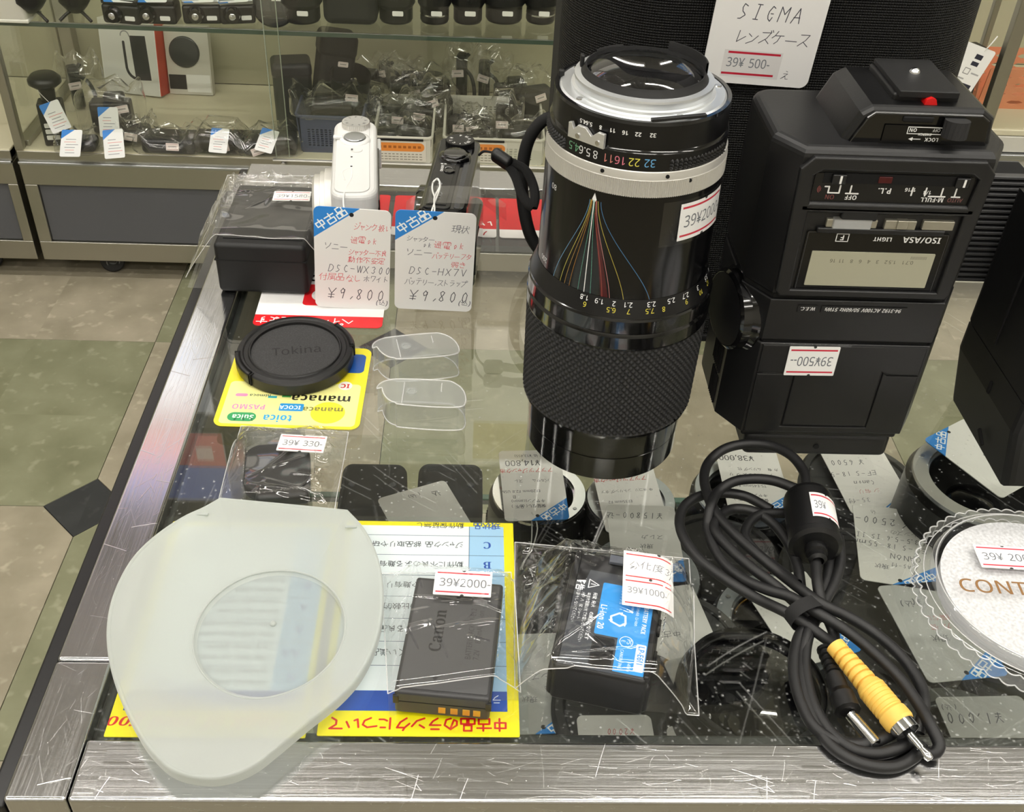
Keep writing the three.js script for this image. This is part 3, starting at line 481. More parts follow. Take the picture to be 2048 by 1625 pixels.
{ // white baskets with orange cards and bagged bits heaped behind and in them
  const cream = P({ color: 0xcac8bb, roughness: 0.5 }), cardTex = paperMat(paint(256, 110, (x, w, h) => { x.fillStyle = '#d7d2c6'; x.fillRect(0, 0, w, h); x.fillStyle = '#e08a3c'; x.beginPath(); x.roundRect(8, 10, w - 16, 46, 22); x.fill(); x.fillStyle = '#a45c22'; for (let i = 0; i < 9; i++) x.fillRect(24 + i * 24, 26, 15, 13); x.fillStyle = '#8d8678'; for (let j = 0; j < 3; j++) for (let i = 0; i < 12; i++) x.fillRect(14 + i * 19, 68 + j * 14, 12 + (i * j) % 5, 5); }));
  const k1 = basket('cream perforated basket with an orange card, beside the navy basket', 'basket', 752, 862, 322, 0.05, 0.2, cream, 5, 9, 0.02), k2 = basket('cream perforated basket with an orange card, at the right end of the deck', 'basket', 890, 1082, 324, 0.05, 0.2, cream, 5, 16, 0.02);
  for (const [k, dx] of [[k1, -0.006], [k2, -0.025]]) { const c = mesh('price_card', sheet(0.1, 0.042, 0.002, 0.0006), cardTex, k.t); c.position.set(dx, 0.024, 0.104); const cl = mesh('clip', box(0.09, 0.005, 0.003, dx, 0.045, 0.1045, 0.001), M.satin, k.t); }
  const items = [[690, 225, -2.1, 0.09, 0.1, 0.07, 1], [735, 205, -2.17, 0.1, 0.1, 0.06, 0], [780, 165, -2.2, 0.08, 0.07, 0.05, 2], [815, 215, -2.18, 0.1, 0.09, 0.07, 0], [860, 190, -2.2, 0.11, 0.08, 0.07, 1], [745, 268, -2.06, 0.09, 0.08, 0.07, 0], [790, 268, -2.04, 0.1, 0.075, 0.07, 3], [840, 265, -2.05, 0.1, 0.08, 0.06, 0], [870, 262, -2.08, 0.08, 0.1, 0.06, 3], [770, 290, -1.99, 0.09, 0.05, 0.05, 1], [830, 292, -1.98, 0.09, 0.05, 0.05, 3], [930, 215, -2.16, 0.07, 0.15, 0.05, 2], [975, 230, -2.17, 0.08, 0.13, 0.05, 2], [1020, 215, -2.15, 0.1, 0.1, 0.06, 0], [1060, 245, -2.1, 0.1, 0.12, 0.06, 3], [925, 275, -2.03, 0.08, 0.06, 0.06, 0], [965, 275, -2.02, 0.08, 0.06, 0.06, 1], [1005, 285, -2.0, 0.06, 0.1, 0.05, 2], [1045, 290, -1.99, 0.11, 0.06, 0.05, 3], [950, 296, -1.98, 0.08, 0.045, 0.05, 0]];
  const spots = ['touching the right of the round hood over the navy basket', 'second from the round hood, in the upper layer', 'sticking up highest of the left heap', 'in the middle of the upper layer, left heap', 'at the right end of the upper layer, left heap', 'behind the white camera, lower layer', 'second along the lower layer behind the white camera', 'with a big sticker, right in the left heap', 'at the right end of the left heap', 'lowest, just over the left orange card', 'lowest, beside the perforated corner of the left basket', 'standing tall at the left end of the right basket', 'standing tall, second in the right basket', 'with bright creased film, upper right basket', 'at the right end beside the tall black case', 'lower left in the right basket', 'lower middle in the right basket', 'standing dark in the middle of the right basket', 'lower right end, before the tall black case', 'lowest in the right basket, behind the wrist strap'], what = ['bagged black accessory', 'bagged round black cap', 'bagged black strap', 'flat bagged black case'];
  const row = (py) => py < 200 ? 'topmost' : py < 250 ? 'middle' : 'lowest';
  items.forEach(([px, py, z, w, h, d, kind], i) => bagged(`${what[kind]} ${spots[i]}`, px, py + 12, w, h, d, (i % 5 - 2) * 0.2, i + 20, kind, DECK, z));
}
// upper shelf: cameras and lenses, cut by the top of the picture
const U = (px, py) => onY(px, py, SHELF + 0.001);
function shelfLens(label, px, r, rings, mat = M.satin) {
  const v = U(px, 52), t = thing('camera_lens', label, 'lens', [v.x, SHELF + 0.0005, v.z - r]);
  mesh('barrel', hardLathe([[r * 0.8, 0], [r * 0.86, 0.004], [r * 0.86, 0.026], [r, 0.034], [r, 0.085], [r * 0.95, 0.09], [r * 0.95, 0.12], [r * 0.9, 0.122], [0, 0.122]], 40), mat, t);
  mesh('grip_ring', ribbed(r * 1.015, 0.045, 0.03, 60), M.rubber, t);
  if (rings) mesh('band', lathe([[r * 0.868, 0.014], [r * 0.868, 0.017]], 40), rings, t);
  const s = mesh('price_sticker', sheet(0.02, 0.009, 0.002, 0.0004), M.paper, t); s.position.set(r * 0.15, 0.022, r * 0.93); return t;
}
function ribbed(r, y, h, n, depth = 0.0006) { const g = new THREE.CylinderGeometry(r, r, h, n * 4, 1, true).translate(0, y + h / 2, 0), p = g.attributes.position; for (let i = 0; i < p.count; i++) { const k = 1 - (i % 4 < 2 ? depth / r : 0); p.setX(i, p.getX(i) * k); p.setZ(i, p.getZ(i) * k); } g.computeVertexNormals(); return g; }
[[600, 0.038, 'first lens right of the pane edge on the upper shelf, plain black'], [790, 0.036, 'black lens with a white sticker near its foot on the upper shelf'], [868, 0.031, 'black lens with a silver foot band on the upper shelf', 1], [935, 0.031, 'black lens with a sticker on its focus ring on the upper shelf'], [1008, 0.04, 'wide-topped black lens, second from the tall black case on the upper shelf'], [1082, 0.032, 'black lens touching the tall black case on the upper shelf', 1]].forEach(([px, r, label, b], i) => shelfLens(label, px, r, b ? M.chrome : null, i % 2 ? M.satin : M.body));
{
  const v = U(700, 54), t = thing('lens_pouch', 'wide black zipped pouch between lenses on the upper shelf', 'lens pouch', [v.x, SHELF, v.z - 0.05]); mesh('pouch', box(0.098, 0.075, 0.09, 0, 0, 0, 0.016, 4), M.dull, t); mesh('zip', [tube([[-0.05, 0.055, 0.0455], [0, 0.058, 0.0468], [0.05, 0.055, 0.0455]], 0.0012, 16, 6)], M.satin, t); mesh('lid', box(0.1, 0.05, 0.092, 0, 0.062, 0, 0.016, 4), M.dull, t);
  const o = U(545, 50), ov = thing('round_lens_cover', 'round black lens cap in a clear bag leaning on the upper shelf', 'lens cap', [o.x, SHELF + 0.028, o.z - 0.03]); ov.rotation.set(-0.3, 0, 0); mesh('disc', put(lathe([[0, 0.006], [0.036, 0.006], [0.04, 0.003], [0.04, -0.004], [0, -0.004]], 36), 0, 0, 0, Math.PI / 2), M.matte, ov); mesh('clear_bag', pouch(0.09, 0.09, 0.02, 9.1, 0.008).translate(0, -0.026, 0), M.film, ov); mesh('price_sticker', sheet(0.024, 0.012, 0.001, 0.0004).translate(0.01, 0.012, 0.009), M.paper, ov);
  const cams = [[152, 'black box camera with a silver shutter button, first under a tag', 0.05], [245, 'black compact camera under a tag, second of the pair', 0.055], [310, 'black compact camera with a rounded end, third along', 0.06], [402, 'silver-topped compact camera under a wide tag', 0.055], [470, 'silver compact camera in a bag with a wrist cord', 0.05]];
  cams.slice(1).forEach(([px, label, w], i) => { const q = U(px, 52), c = thing('compact_camera', label + ' on the upper shelf', 'camera', [q.x, SHELF + 0.0005, q.z - 0.03], (i - 1) * 0.12), silver = i > 1; mesh('body', box(w * 1.25, 0.034, 0.045, 0, 0, 0, 0.006), silver ? M.satin : M.body, c); mesh('top_plate', box(w * 1.2, 0.008, 0.042, 0, 0.0345, 0, 0.002), silver ? M.alu : M.satin, c); mesh('lens_barrel', put(hardLathe([[0, 0.012], [0.012, 0.012], [0.014, 0.006], [0.016, 0]], 28), -w * 0.2, 0.018, 0.0225, Math.PI / 2), M.gloss, c); mesh('lens_element', put(lathe([[0, 0.002], [0.004, 0.0012], [0.006, 0]], 20), -w * 0.2, 0.018, 0.0346, Math.PI / 2), M.chrome, c); mesh('sticker', sheet(0.018, 0.008, 0.002, 0.0004).translate(w * 0.3, 0.012, 0.0228), M.paper, c);
    const g = priceTag(['price tag lying on the second compact camera of the upper shelf', 'price tag lying on the round-ended compact camera of the upper shelf', 'wide price tag lying on the silver-topped camera of the upper shelf', 'price tag lying on the bagged silver camera of the upper shelf'][i], [q.x - 0.002, SHELF + 0.047, q.z - 0.022], -1.2, 0, Math.PI / 2 + 0.05 * i, 0.95); });
  [[62, 'first black mini tripod stand left on the upper shelf'], [150, 'second black mini tripod stand on the upper shelf, beside the cameras']].forEach(([px, label]) => { const q = U(px, 46), c = thing('mini_tripod', label, 'tripod', [q.x, SHELF, q.z - 0.02]); for (let k = 0; k < 3; k++) { const a = k * 2.094 + 0.5; mesh('leg', tube([[0, 0.018, 0], [Math.cos(a) * 0.012, 0.016, Math.sin(a) * 0.012], [Math.cos(a) * 0.032, 0.003, Math.sin(a) * 0.032]], 0.003, 12, 8), M.satin, c); } mesh('ball_head', lathe([[0, 0.012], [0.01, 0.014], [0.02, 0.024], [0.027, 0.034], [0.027, 0.07], [0, 0.072]], 28), M.body, c); });
  const e = U(6, 50), wb = thing('flash_diffuser', 'white translucent flash cap at the left end of the upper shelf', 'diffuser', [e.x, SHELF, e.z - 0.04]); mesh('cap', box(0.075, 0.05, 0.05, 0, 0, 0, 0.008, 3), P({ color: 0xe8e6da, transmission: 0.4, thickness: 0, roughness: 0.8 }), wb); mesh('rim', [box(0.08, 0.006, 0.054, 0, 0, 0, 0.002)], P({ color: 0xd8d8cc, roughness: 0.5 }), wb);
}
// the next case to the right with an orange basket
{
  const z = ZC, x0 = onZ(1935, 262, z).x, yd = onZ(2048, 262, z).y, t = thing('display_case', 'pale steel display case at the right edge, behind the black flash units', 'display case', [x0 + 0.5, FLOOR, -2.08]), o = [-(x0 + 0.5), -FLOOR, 2.08];
  const add = (n, g, m) => { const q = mesh(n, g, m, t); q.position.set(...o); return q; }, b = (xa, xb, ya, yb, za, zb, r = 0.002) => uvBox(box(xb - xa, yb - ya, za - zb, (xa + xb) / 2, ya, (za + zb) / 2, r));
  const pale = P({ color: 0xc9c7bd, roughness: 0.45 }), xr = x0 + 1.0;
  add('deck', b(x0, xr, yd - 0.012, yd, z - 0.002, ZB), deckMat); add('sill', b(x0 - 0.02, xr, yd - 0.045, yd - 0.013, z, z - 0.04), pale); add('sill_lip', b(x0 - 0.02, xr, yd - 0.056, yd - 0.046, z + 0.01, z - 0.04), M.alu); add('panel', b(x0 - 0.02, xr, FLOOR + 0.05, yd - 0.057, z - 0.004, z - 0.03), pale);
  add('back_panel', b(x0, xr, yd, 0.5, ZB, ZB - 0.012), P({ color: 0xb9b79c, roughness: 0.7 }));
  const p1 = onZ(1972, 255, z).x, p2 = onZ(1925, 215, -2.06); add('front_post', b(p1 - 0.012, p1 + 0.012, yd, 0.5, z, z - 0.02), S_case); add('rear_post', b(p2.x - 0.006, p2.x + 0.006, yd, 0.5, -2.05, -2.064), S_case); add('front_glass', b(p1 + 0.012, xr, yd, 0.5, z - 0.006, z - 0.01, 0.0006), casePane);
  const og = P({ color: 0xe0906a, roughness: 0.5 }), bt = thing('basket', 'orange slotted plastic basket in the case at the right edge', 'basket', [onZ(2040, 210, -2.03).x, yd, -2.06]);
  const wall = (ww) => { const s = rrect(ww, 0.085, 0.006); for (let j = 0; j < 4; j++) for (let i = 0; i < Math.floor((ww - 0.01) / 0.045); i++) { const x = -ww / 2 + 0.028 + i * 0.045 + (j % 2) * 0.004, y = -0.028 + j * 0.018; hole(s, [[x - 0.017, y], [x - 0.008, y + 0.0042], [x + 0.008, y + 0.0042], [x + 0.017, y], [x + 0.008, y - 0.0042], [x - 0.008, y - 0.0042]]); } return ext(s, 0.003, 0).translate(0, 0.0425, 0); };
  mesh('front_wall', wall(0.2).rotateX(0.12).translate(0, 0, 0.05), og, bt); mesh('side_wall', wall(0.1).rotateX(0.12).rotateY(-Math.PI / 2).translate(-0.1, 0, 0), og, bt); mesh('bottom', box(0.2, 0.003, 0.1, 0, 0.001, 0, 0.001), og, bt); mesh('back_wall', wall(0.2).rotateX(-0.12).translate(0, 0, -0.05), og, bt);
  const c = onZ(1914, 145, -1.7), pt = thing('price_card', 'white card printed with icons hanging right of the tall black case', 'card', [c.x + 0.012, c.y + 0.006, -1.7]); pt.rotation.z = -0.3; mesh('card', sheet(0.064, 0.082, 0.004, 0.0006), paperMat(paint(200, 264, (x, w, h) => { x.fillStyle = '#efefec'; x.fillRect(0, 0, w, h); x.fillStyle = '#2a2c3a'; x.fillRect(110, 40, 40, 26); x.fillRect(110, 80, 40, 22); x.fillRect(20, 200, 160, 24); write(x, 'N', 10, 160, 64, '#b58a5a', { bold: true }); x.strokeStyle = '#888'; x.lineWidth = 4; x.strokeRect(96, 122, 30, 30); x.fillStyle = '#aaa'; x.fillRect(140, 136, 44, 8); x.fillRect(30, 176, 90, 8); })), pt);
  mesh('loop', tube([[0.012, 0.036, 0], [0.014, 0.05, 0.003], [0.018, 0.064, 0]], 0.0012, 12, 6), M.cord, pt);
  const fl = thing('flash_unit', 'black flash unit with a tag cord beside the tall black case, at the right case', 'flash unit', [onZ(1945, 105, -1.78).x, onZ(1945, 105, -1.78).y, -1.78], 0.3); mesh('body', box(0.05, 0.09, 0.04, 0, 0, 0, 0.006), M.body, fl); mesh('head', box(0.06, 0.04, 0.045, 0, 0.092, 0, 0.006), M.satin, fl); fl.position.y = yd; fl.position.x = onZ(1938, 105, -1.98).x; fl.position.z = -1.98;
}

// ---------- lenses on the glass shelf inside the counter ----------
const SH = -0.256; // top of the inner shelf
function usedTag(lines, o = {}) { // print of a used-goods tag: blue corner, hand-written or printed lines [text, x, y, size, colour]
  return paint(380, 560, (x, w, h) => {
    x.fillStyle = o.paper || '#ecebe8'; x.fillRect(0, 0, w, h); x.fillStyle = '#2b86d9'; x.beginPath(); x.moveTo(0, 0); x.lineTo(225, 0); x.lineTo(0, 165); x.fill();
    x.save(); x.translate(28, 132); x.rotate(-0.63); write(x, '中古品', 0, 0, 58, '#f4f8fc', { weight: 0.12 }); x.restore();
    x.fillStyle = '#15161a'; x.beginPath(); x.arc(186, 34, 11, 0, 7); x.fill();
    for (const [s, a, b, z, c, opt] of lines) write(x, s, a, b, z, c || '#3a3c44', opt || o.pen || {});
  });
}
const printed = [['保証なし(返品不可)', 130, 120, 26], ['キヤノン(canon)', 130, 160, 26], ['B', 300, 196, 32]];
const pen = { hand: 0.12, weight: 0.06 };
function caseLens(label, pos, r, h, kind, o = {}) {
  const t = thing('camera_lens', label, 'lens', [pos.x, SH + 0.0005, pos.z]), H = pos.y - SH, b = o.mat || M.satin;
  const r2 = r * (o.foot || 1.05);
  mesh('barrel', hardLathe([[0, 0], [r2, 0], [r2 * 1.01, 0.004], [r2 * 1.01, H * 0.3], [r2 * 0.985, H * 0.31], [r2 * 0.985, H * 0.62], [r * 1.03, H * 0.66], [r * 1.02, H - 0.006], [r * 0.97, H - 0.002], [r * 0.86, H - 0.001]], 56), b, t);
  mesh('grip_ring', ribbed(r2 * 1.018, H * 0.34, H * 0.25, 80, 0.0008), M.rubber, t);
  if (kind === 'mount') {
    mesh('mount_ring', hardLathe([[r * 0.97, H - 0.004], [r * 0.95, H], [r * 0.74, H], [r * 0.735, H - 0.003], [r * 0.71, H - 0.003], [r * 0.7, H - 0.012]], 64), o.ring || M.chrome, t);
    mesh('rear_well', lathe([[r * 0.7, H - 0.004], [r * 0.66, H - 0.014], [r * 0.4, H - 0.016], [r * 0.36, H - 0.02], [0, H - 0.022]], 48), M.matte, t);
    mesh('rear_element', lathe([[r * 0.38, H - 0.018], [r * 0.25, H - 0.0155], [0, H - 0.0145]], 32), M.optic, t);
    const c = []; for (let i = 0; i < 7; i++) c.push(box(0.0022, 0.003, 0.001, 0, 0, 0, 0.0003).translate(0, H - 0.008, r * 0.675).rotateY(Math.PI + (o.contact || 0.5) + i * 0.09)); mesh('contacts', c, M.gold, t);
    mesh('screw', [0, 1, 2, 3].map((i) => cyl(0.0014, 0.0012, 0.0004, 10).translate(r * 0.85 * Math.cos(i * 1.57 + 0.6), H, r * 0.85 * Math.sin(i * 1.57 + 0.6))), M.alu, t);
  } else if (kind === 'cap') {
    mesh('cap', hardLathe([[r * 1.04, H - 0.012], [r * 1.05, H - 0.002], [r * 1.0, H], [r * 0.9, H], [r * 0.88, H - 0.0012], [0, H - 0.0012]], 56), o.cap || M.matte, t);
  } else {
    mesh('filter_ring', hardLathe([[r * 0.97, H - 0.004], [r * 0.95, H], [r * 0.93, H], [r * 0.92, H - 0.003], [r * 0.88, H - 0.004]], 64), M.satin, t);
    mesh('front_element', lathe([[0, H + 0.0005], [r * 0.3, H + 0.0001], [r * 0.6, H - 0.0013], [r * 0.89, H - 0.004]].reverse(), 48), M.optic, t);
  }
  return t;
}
function layTag(label, px, py, h, spin, tex, s = 1, tilt = 0, cat = 'price tag', string) {
  const v = onY(px, py, h), t = thing('price_tag', label, cat, [v.x, v.y, v.z]); t.rotation.set(-Math.PI / 2 + tilt, 0, spin);
  mesh('card', sheet(0.038 * s, 0.056 * s, 0.003, 0.0005), paperMat(tex, 0.45), t);
  if (string) mesh('string', tube(string, 0.0005, 24, 5), M.cord, t);
  return t;
}
const at2 = (px, py, h) => onY(px, py, h), PI = Math.PI;
caseLens('black lens with chrome mount and printed tag, left of the pair behind the yellow card', at2(1078, 985, -0.195), 0.0335, 0, 'mount', { contact: 1.2 });
caseLens('black lens with dull mount ring and printed tag, under the big zoom lens', at2(1262, 1000, -0.195), 0.0315, 0, 'mount', { ring: M.alu, contact: 1.2 });
layTag('printed tag reading 14,800 on the lens with the chrome mount', 1066, 970, -0.188, PI + 0.06, usedTag([...printed, ['EF20mm F2.8 USM', 150, 236, 26], ['バルサム切れ 鏡筒スレ', 90, 320, 25, '#555'], ['アツアツジャンク市', 60, 410, 36, '#c23a3a'], ['¥14,800', 130, 478, 58, '#26272b'], ['(税込 ¥13,455)', 120, 525, 26]], {}), 1.13, 0.1, 'price tag', [[0.003, 0.025, 0.001], [0, 0.034, -0.003], [0.004, 0.045, -0.012], [0.011, 0.054, -0.02], [0.009, 0.058, -0.026], [0.012, 0.053, -0.026], [0.005, 0.044, -0.013], [0.003, 0.025, 0.001]]);
layTag('printed tag reading 15,800 on the lens below the big zoom lens', 1258, 990, -0.188, PI + 0.1, usedTag([...printed, ['EF35mm F2', 180, 236, 26], ['中玉ホコリ ピントリングベタツ', 40, 320, 24, '#555'], ['アツアツジャンク市', 60, 420, 36, '#c23a3a'], ['¥15,800', 130, 490, 58, '#26272b'], ['税込', 20, 500, 30]], {}), 1.13, 0.1, 'price tag', [[0.003, 0.025, 0.001], [0.01, 0.038, -0.008], [0.016, 0.046, -0.016], [0.019, 0.05, -0.02], [0.013, 0.044, -0.014], [0.003, 0.025, 0.001]]);
caseLens('black tilt lens with grey mount ring, behind the cable coil', at2(1490, 985, -0.17), 0.0345, 0, 'mount', { ring: M.alu, contact: 2 });
layTag('printed tag on the lens seen through the loop of the black cable', 1506, 962, -0.163, PI - 0.02, usedTag([...printed, ['TS-E45mm F2.8', 120, 240, 28], ['フード レンズ内クモリ', 60, 340, 28, '#444'], ['カビ有れ。ゴムリング劣化', 20, 390, 26, '#444'], ['¥38,000', 150, 500, 58, '#26272b']], {}), 1.1);
caseLens('black lens with a grey rear cap under a handwritten tag, below the standing flash', at2(1720, 960, -0.15), 0.036, 0, 'cap', { cap: black(0.5, 0x2a2b2b) });
layTag('handwritten tag with a blue corner just under the standing flash', 1732, 958, -0.1455, PI + 0.09, usedTag([['35-付', 230, 120, 40], ['シミ有りん', 150, 190, 36, '#b76a6a'], ['Canon', 150, 260, 38], ['EF-S 18-55', 110, 340, 44], ['¥ 6500', 150, 440, 50]], { pen }), 1.12);
caseLens('tall black lens with a broad silver mount, beside the right-hand flash', at2(1965, 960, -0.1), 0.041, 0, 'mount', { ring: P({ color: 0xd9dbdd, metalness: 1, roughness: 0.3 }), foot: 1.12, contact: 3.4 });
layTag('plain white tag resting in the broad silver mount beside the right-hand flash', 1965, 915, -0.094, 0.55, usedTag([['B', 200, 300, 40]], { paper: '#e6e6e2' }), 1.0, 0.05);
caseLens('small black lens with a clear rear cap behind the round plastic case', at2(2005, 1085, -0.16), 0.028, 0, 'mount', { ring: M.alu });
layTag('handwritten tag reading 8,600 at the right edge, above the round plastic case', 2030, 1045, -0.125, PI - 0.1, usedTag([['ペンタックス', 90, 250, 40], ['FA 35 F2 AL', 90, 320, 36], ['ミラーレス可 難あり', 30, 385, 34], ['¥8,600-', 150, 450, 44], ['(税込)', 250, 510, 32]], { pen }), 1.1);
caseLens('large black lens with a rear cap, under the tag reading 2500', at2(1700, 1150, -0.15), 0.039, 0, 'cap', { cap: M.matte });
layTag('handwritten tag reading 2500, between the cable coil and the round plastic case', 1788, 1092, -0.128, PI - 0.2, usedTag([['現状', 230, 130, 34], ['AS-付', 120, 150, 30], ['CANON', 60, 215, 44], ['EF-S 18-55mm', 30, 285, 42], ['F3.5-5.6 IS II', 30, 340, 40], ['レンズのみ', 60, 390, 34, '#777'], ['¥ 2500-', 90, 470, 60], ['込', 260, 520, 30]], { pen, paper: '#dededa' }), 1.12);
caseLens('black lens with a clear-rimmed cap beneath the knot of the cable', at2(1560, 1245, -0.14), 0.036, 0, 'mount', { ring: P({ color: 0x8a8f92, roughness: 0.2 }) });
layTag('white tag lying under the knot of the black cable', 1600, 1235, -0.132, PI + 0.3, usedTag([['B', 200, 300, 40]], { paper: '#dfdfdb' }), 1.05);
caseLens('large black lens showing front glass and lamp reflections, left of the cable', at2(1510, 1370, -0.085), 0.034, 0, 'front', { foot: 1.05 });
caseLens('lens with a clear cap under the handwritten 15800 tag, behind the bagged battery', at2(1290, 1150, -0.165), 0.034, 0, 'mount', { ring: P({ color: 0x8d9294, roughness: 0.2 }) });
layTag('handwritten tag reading 15800 behind the bagged battery with a blue label', 1290, 1085, -0.155, PI - 0.02, usedTag([['現状', 150, 260, 34], ['スレ,カビ', 90, 330, 34], ['¥15800-込', 70, 500, 52]], { pen, paper: '#d9d9d5' }), 1.12);
caseLens('black lens with a flat dark cap, right of the bagged battery with a blue label', at2(1350, 1290, -0.135), 0.036, 0, 'cap', { cap: black(0.4, 0x3a3b3b) });
layTag('tag with a blue corner behind the right side of the bagged battery', 1345, 1270, -0.129, PI + 0.18, usedTag([['中古', 150, 300, 40]], { pen, paper: '#dcdcd8' }), 1.12);
caseLens('black lens with a worn dark cap before the bagged blue-labelled battery', at2(1262, 1420, -0.12), 0.036, 0, 'cap', { cap: black(0.55, 0x3a3a39) });
caseLens('black lens under the left side of the bagged battery with a blue label', at2(1090, 1240, -0.14), 0.037, 0, 'cap');
caseLens('black lens hidden by a grey tag, in front of the yellow-edged card', at2(1100, 1400, -0.13), 0.038, 0, 'cap');
layTag('grey handwritten tag with a blue corner beside the yellow-edged card', 1075, 1365, -0.124, PI + 0.05, usedTag([['現状', 200, 200, 34], ['込', 130, 250, 34], ['レンズ', 90, 330, 40]], { pen, paper: '#a9aba8' }), 1.05);
layTag('small tag lying at the front of the inner shelf, left of two', 1240, 1530, -0.11, PI + 0.02, usedTag([['¥2000', 90, 480, 40, '#a44']], { pen, paper: '#c9c9c5' }), 0.9);
layTag('small tag lying at the front of the inner shelf, right of two', 1430, 1560, -0.11, PI, usedTag([['¥', 90, 480, 40]], { pen, paper: '#c9c9c5' }), 0.95);
layTag('tag with a blue corner left of the lens with the bright lamp reflection', 1432, 1395, -0.115, PI + 0.25, usedTag([['¥', 200, 400, 40]], { pen, paper: '#c9c9c5' }), 0.9);
caseLens('black lens with a plain cap, left of the round plastic case', at2(1790, 1255, -0.14), 0.039, 0, 'cap', { cap: M.matte });
caseLens('black lens under the round clear plastic case', at2(1980, 1250, -0.15), 0.038, 0, 'cap', { cap: M.satin });
layTag('grey handwritten tag with a blue corner in front of the round plastic case', 1880, 1260, -0.128, PI + 0.12, usedTag([['現状', 170, 250, 40], ['カビ有', 130, 310, 40, '#a55'], ['付属なし', 90, 360, 34, '#a55'], ['¥(込)', 200, 460, 44]], { pen, paper: '#b4b6b3' }), 1.15);
caseLens('lens with a grey mount ring and gold contacts at the front right', at2(1930, 1490, -0.13), 0.034, 0, 'mount', { ring: P({ color: 0x6e7375, metalness: 0.9, roughness: 0.3 }), contact: -0.9 });
layTag('grey tag reading 1,000 at the front right over a ringed lens', 2010, 1512, -0.118, PI + 0.03, usedTag([['¥1,000', 120, 480, 60], ['(税込)', 300, 520, 30]], { pen, paper: '#a9aba8' }), 1.15);
caseLens('dark lens behind the yellow plug of the cable', at2(1680, 1420, -0.14), 0.038, 0, 'cap', { cap: M.matte });
caseLens('dark lens below the left loops of the black cable', at2(1440, 1110, -0.17), 0.036, 0, 'cap', { cap: M.matte });
// navy pouches standing along the back of the shelf
[[745, 'first navy padded pouch under the glass, left of two', 0.036], [900, 'second navy padded pouch under the glass, with two snaps', 0.036]].forEach(([px, label, w], i) => {
  const v = onY(px, 975, -0.16), t = thing('lens_pouch', label, 'lens pouch', [v.x, SH, v.z]), navy = P({ color: 0x20242f, roughness: 0.6, bumpMap: tiled(grain, 10), bumpScale: 0.0001 });
  mesh('pouch', box(w * 1.14, 0.094, 0.045, 0, 0, 0, 0.007, 4), navy, t); mesh('flap', box(w * 1.16, 0.03, 0.048, 0, 0.068, 0, 0.007, 4), navy, t);
  mesh('snap', [-1, 1].map((k) => cyl(0.0026, 0.002, 0.0012, 14).translate(k * w * 0.36, 0.0975, 0)), P({ color: 0x3a4150, roughness: 0.3 }), t);
});
layTag('printed tag leaning between the navy pouches and the yellow-edged card', 862, 1050, -0.12, PI + 0.42, usedTag([['税込', 40, 500, 44], ['(税込)', 160, 520, 30]], {}), 1.1);

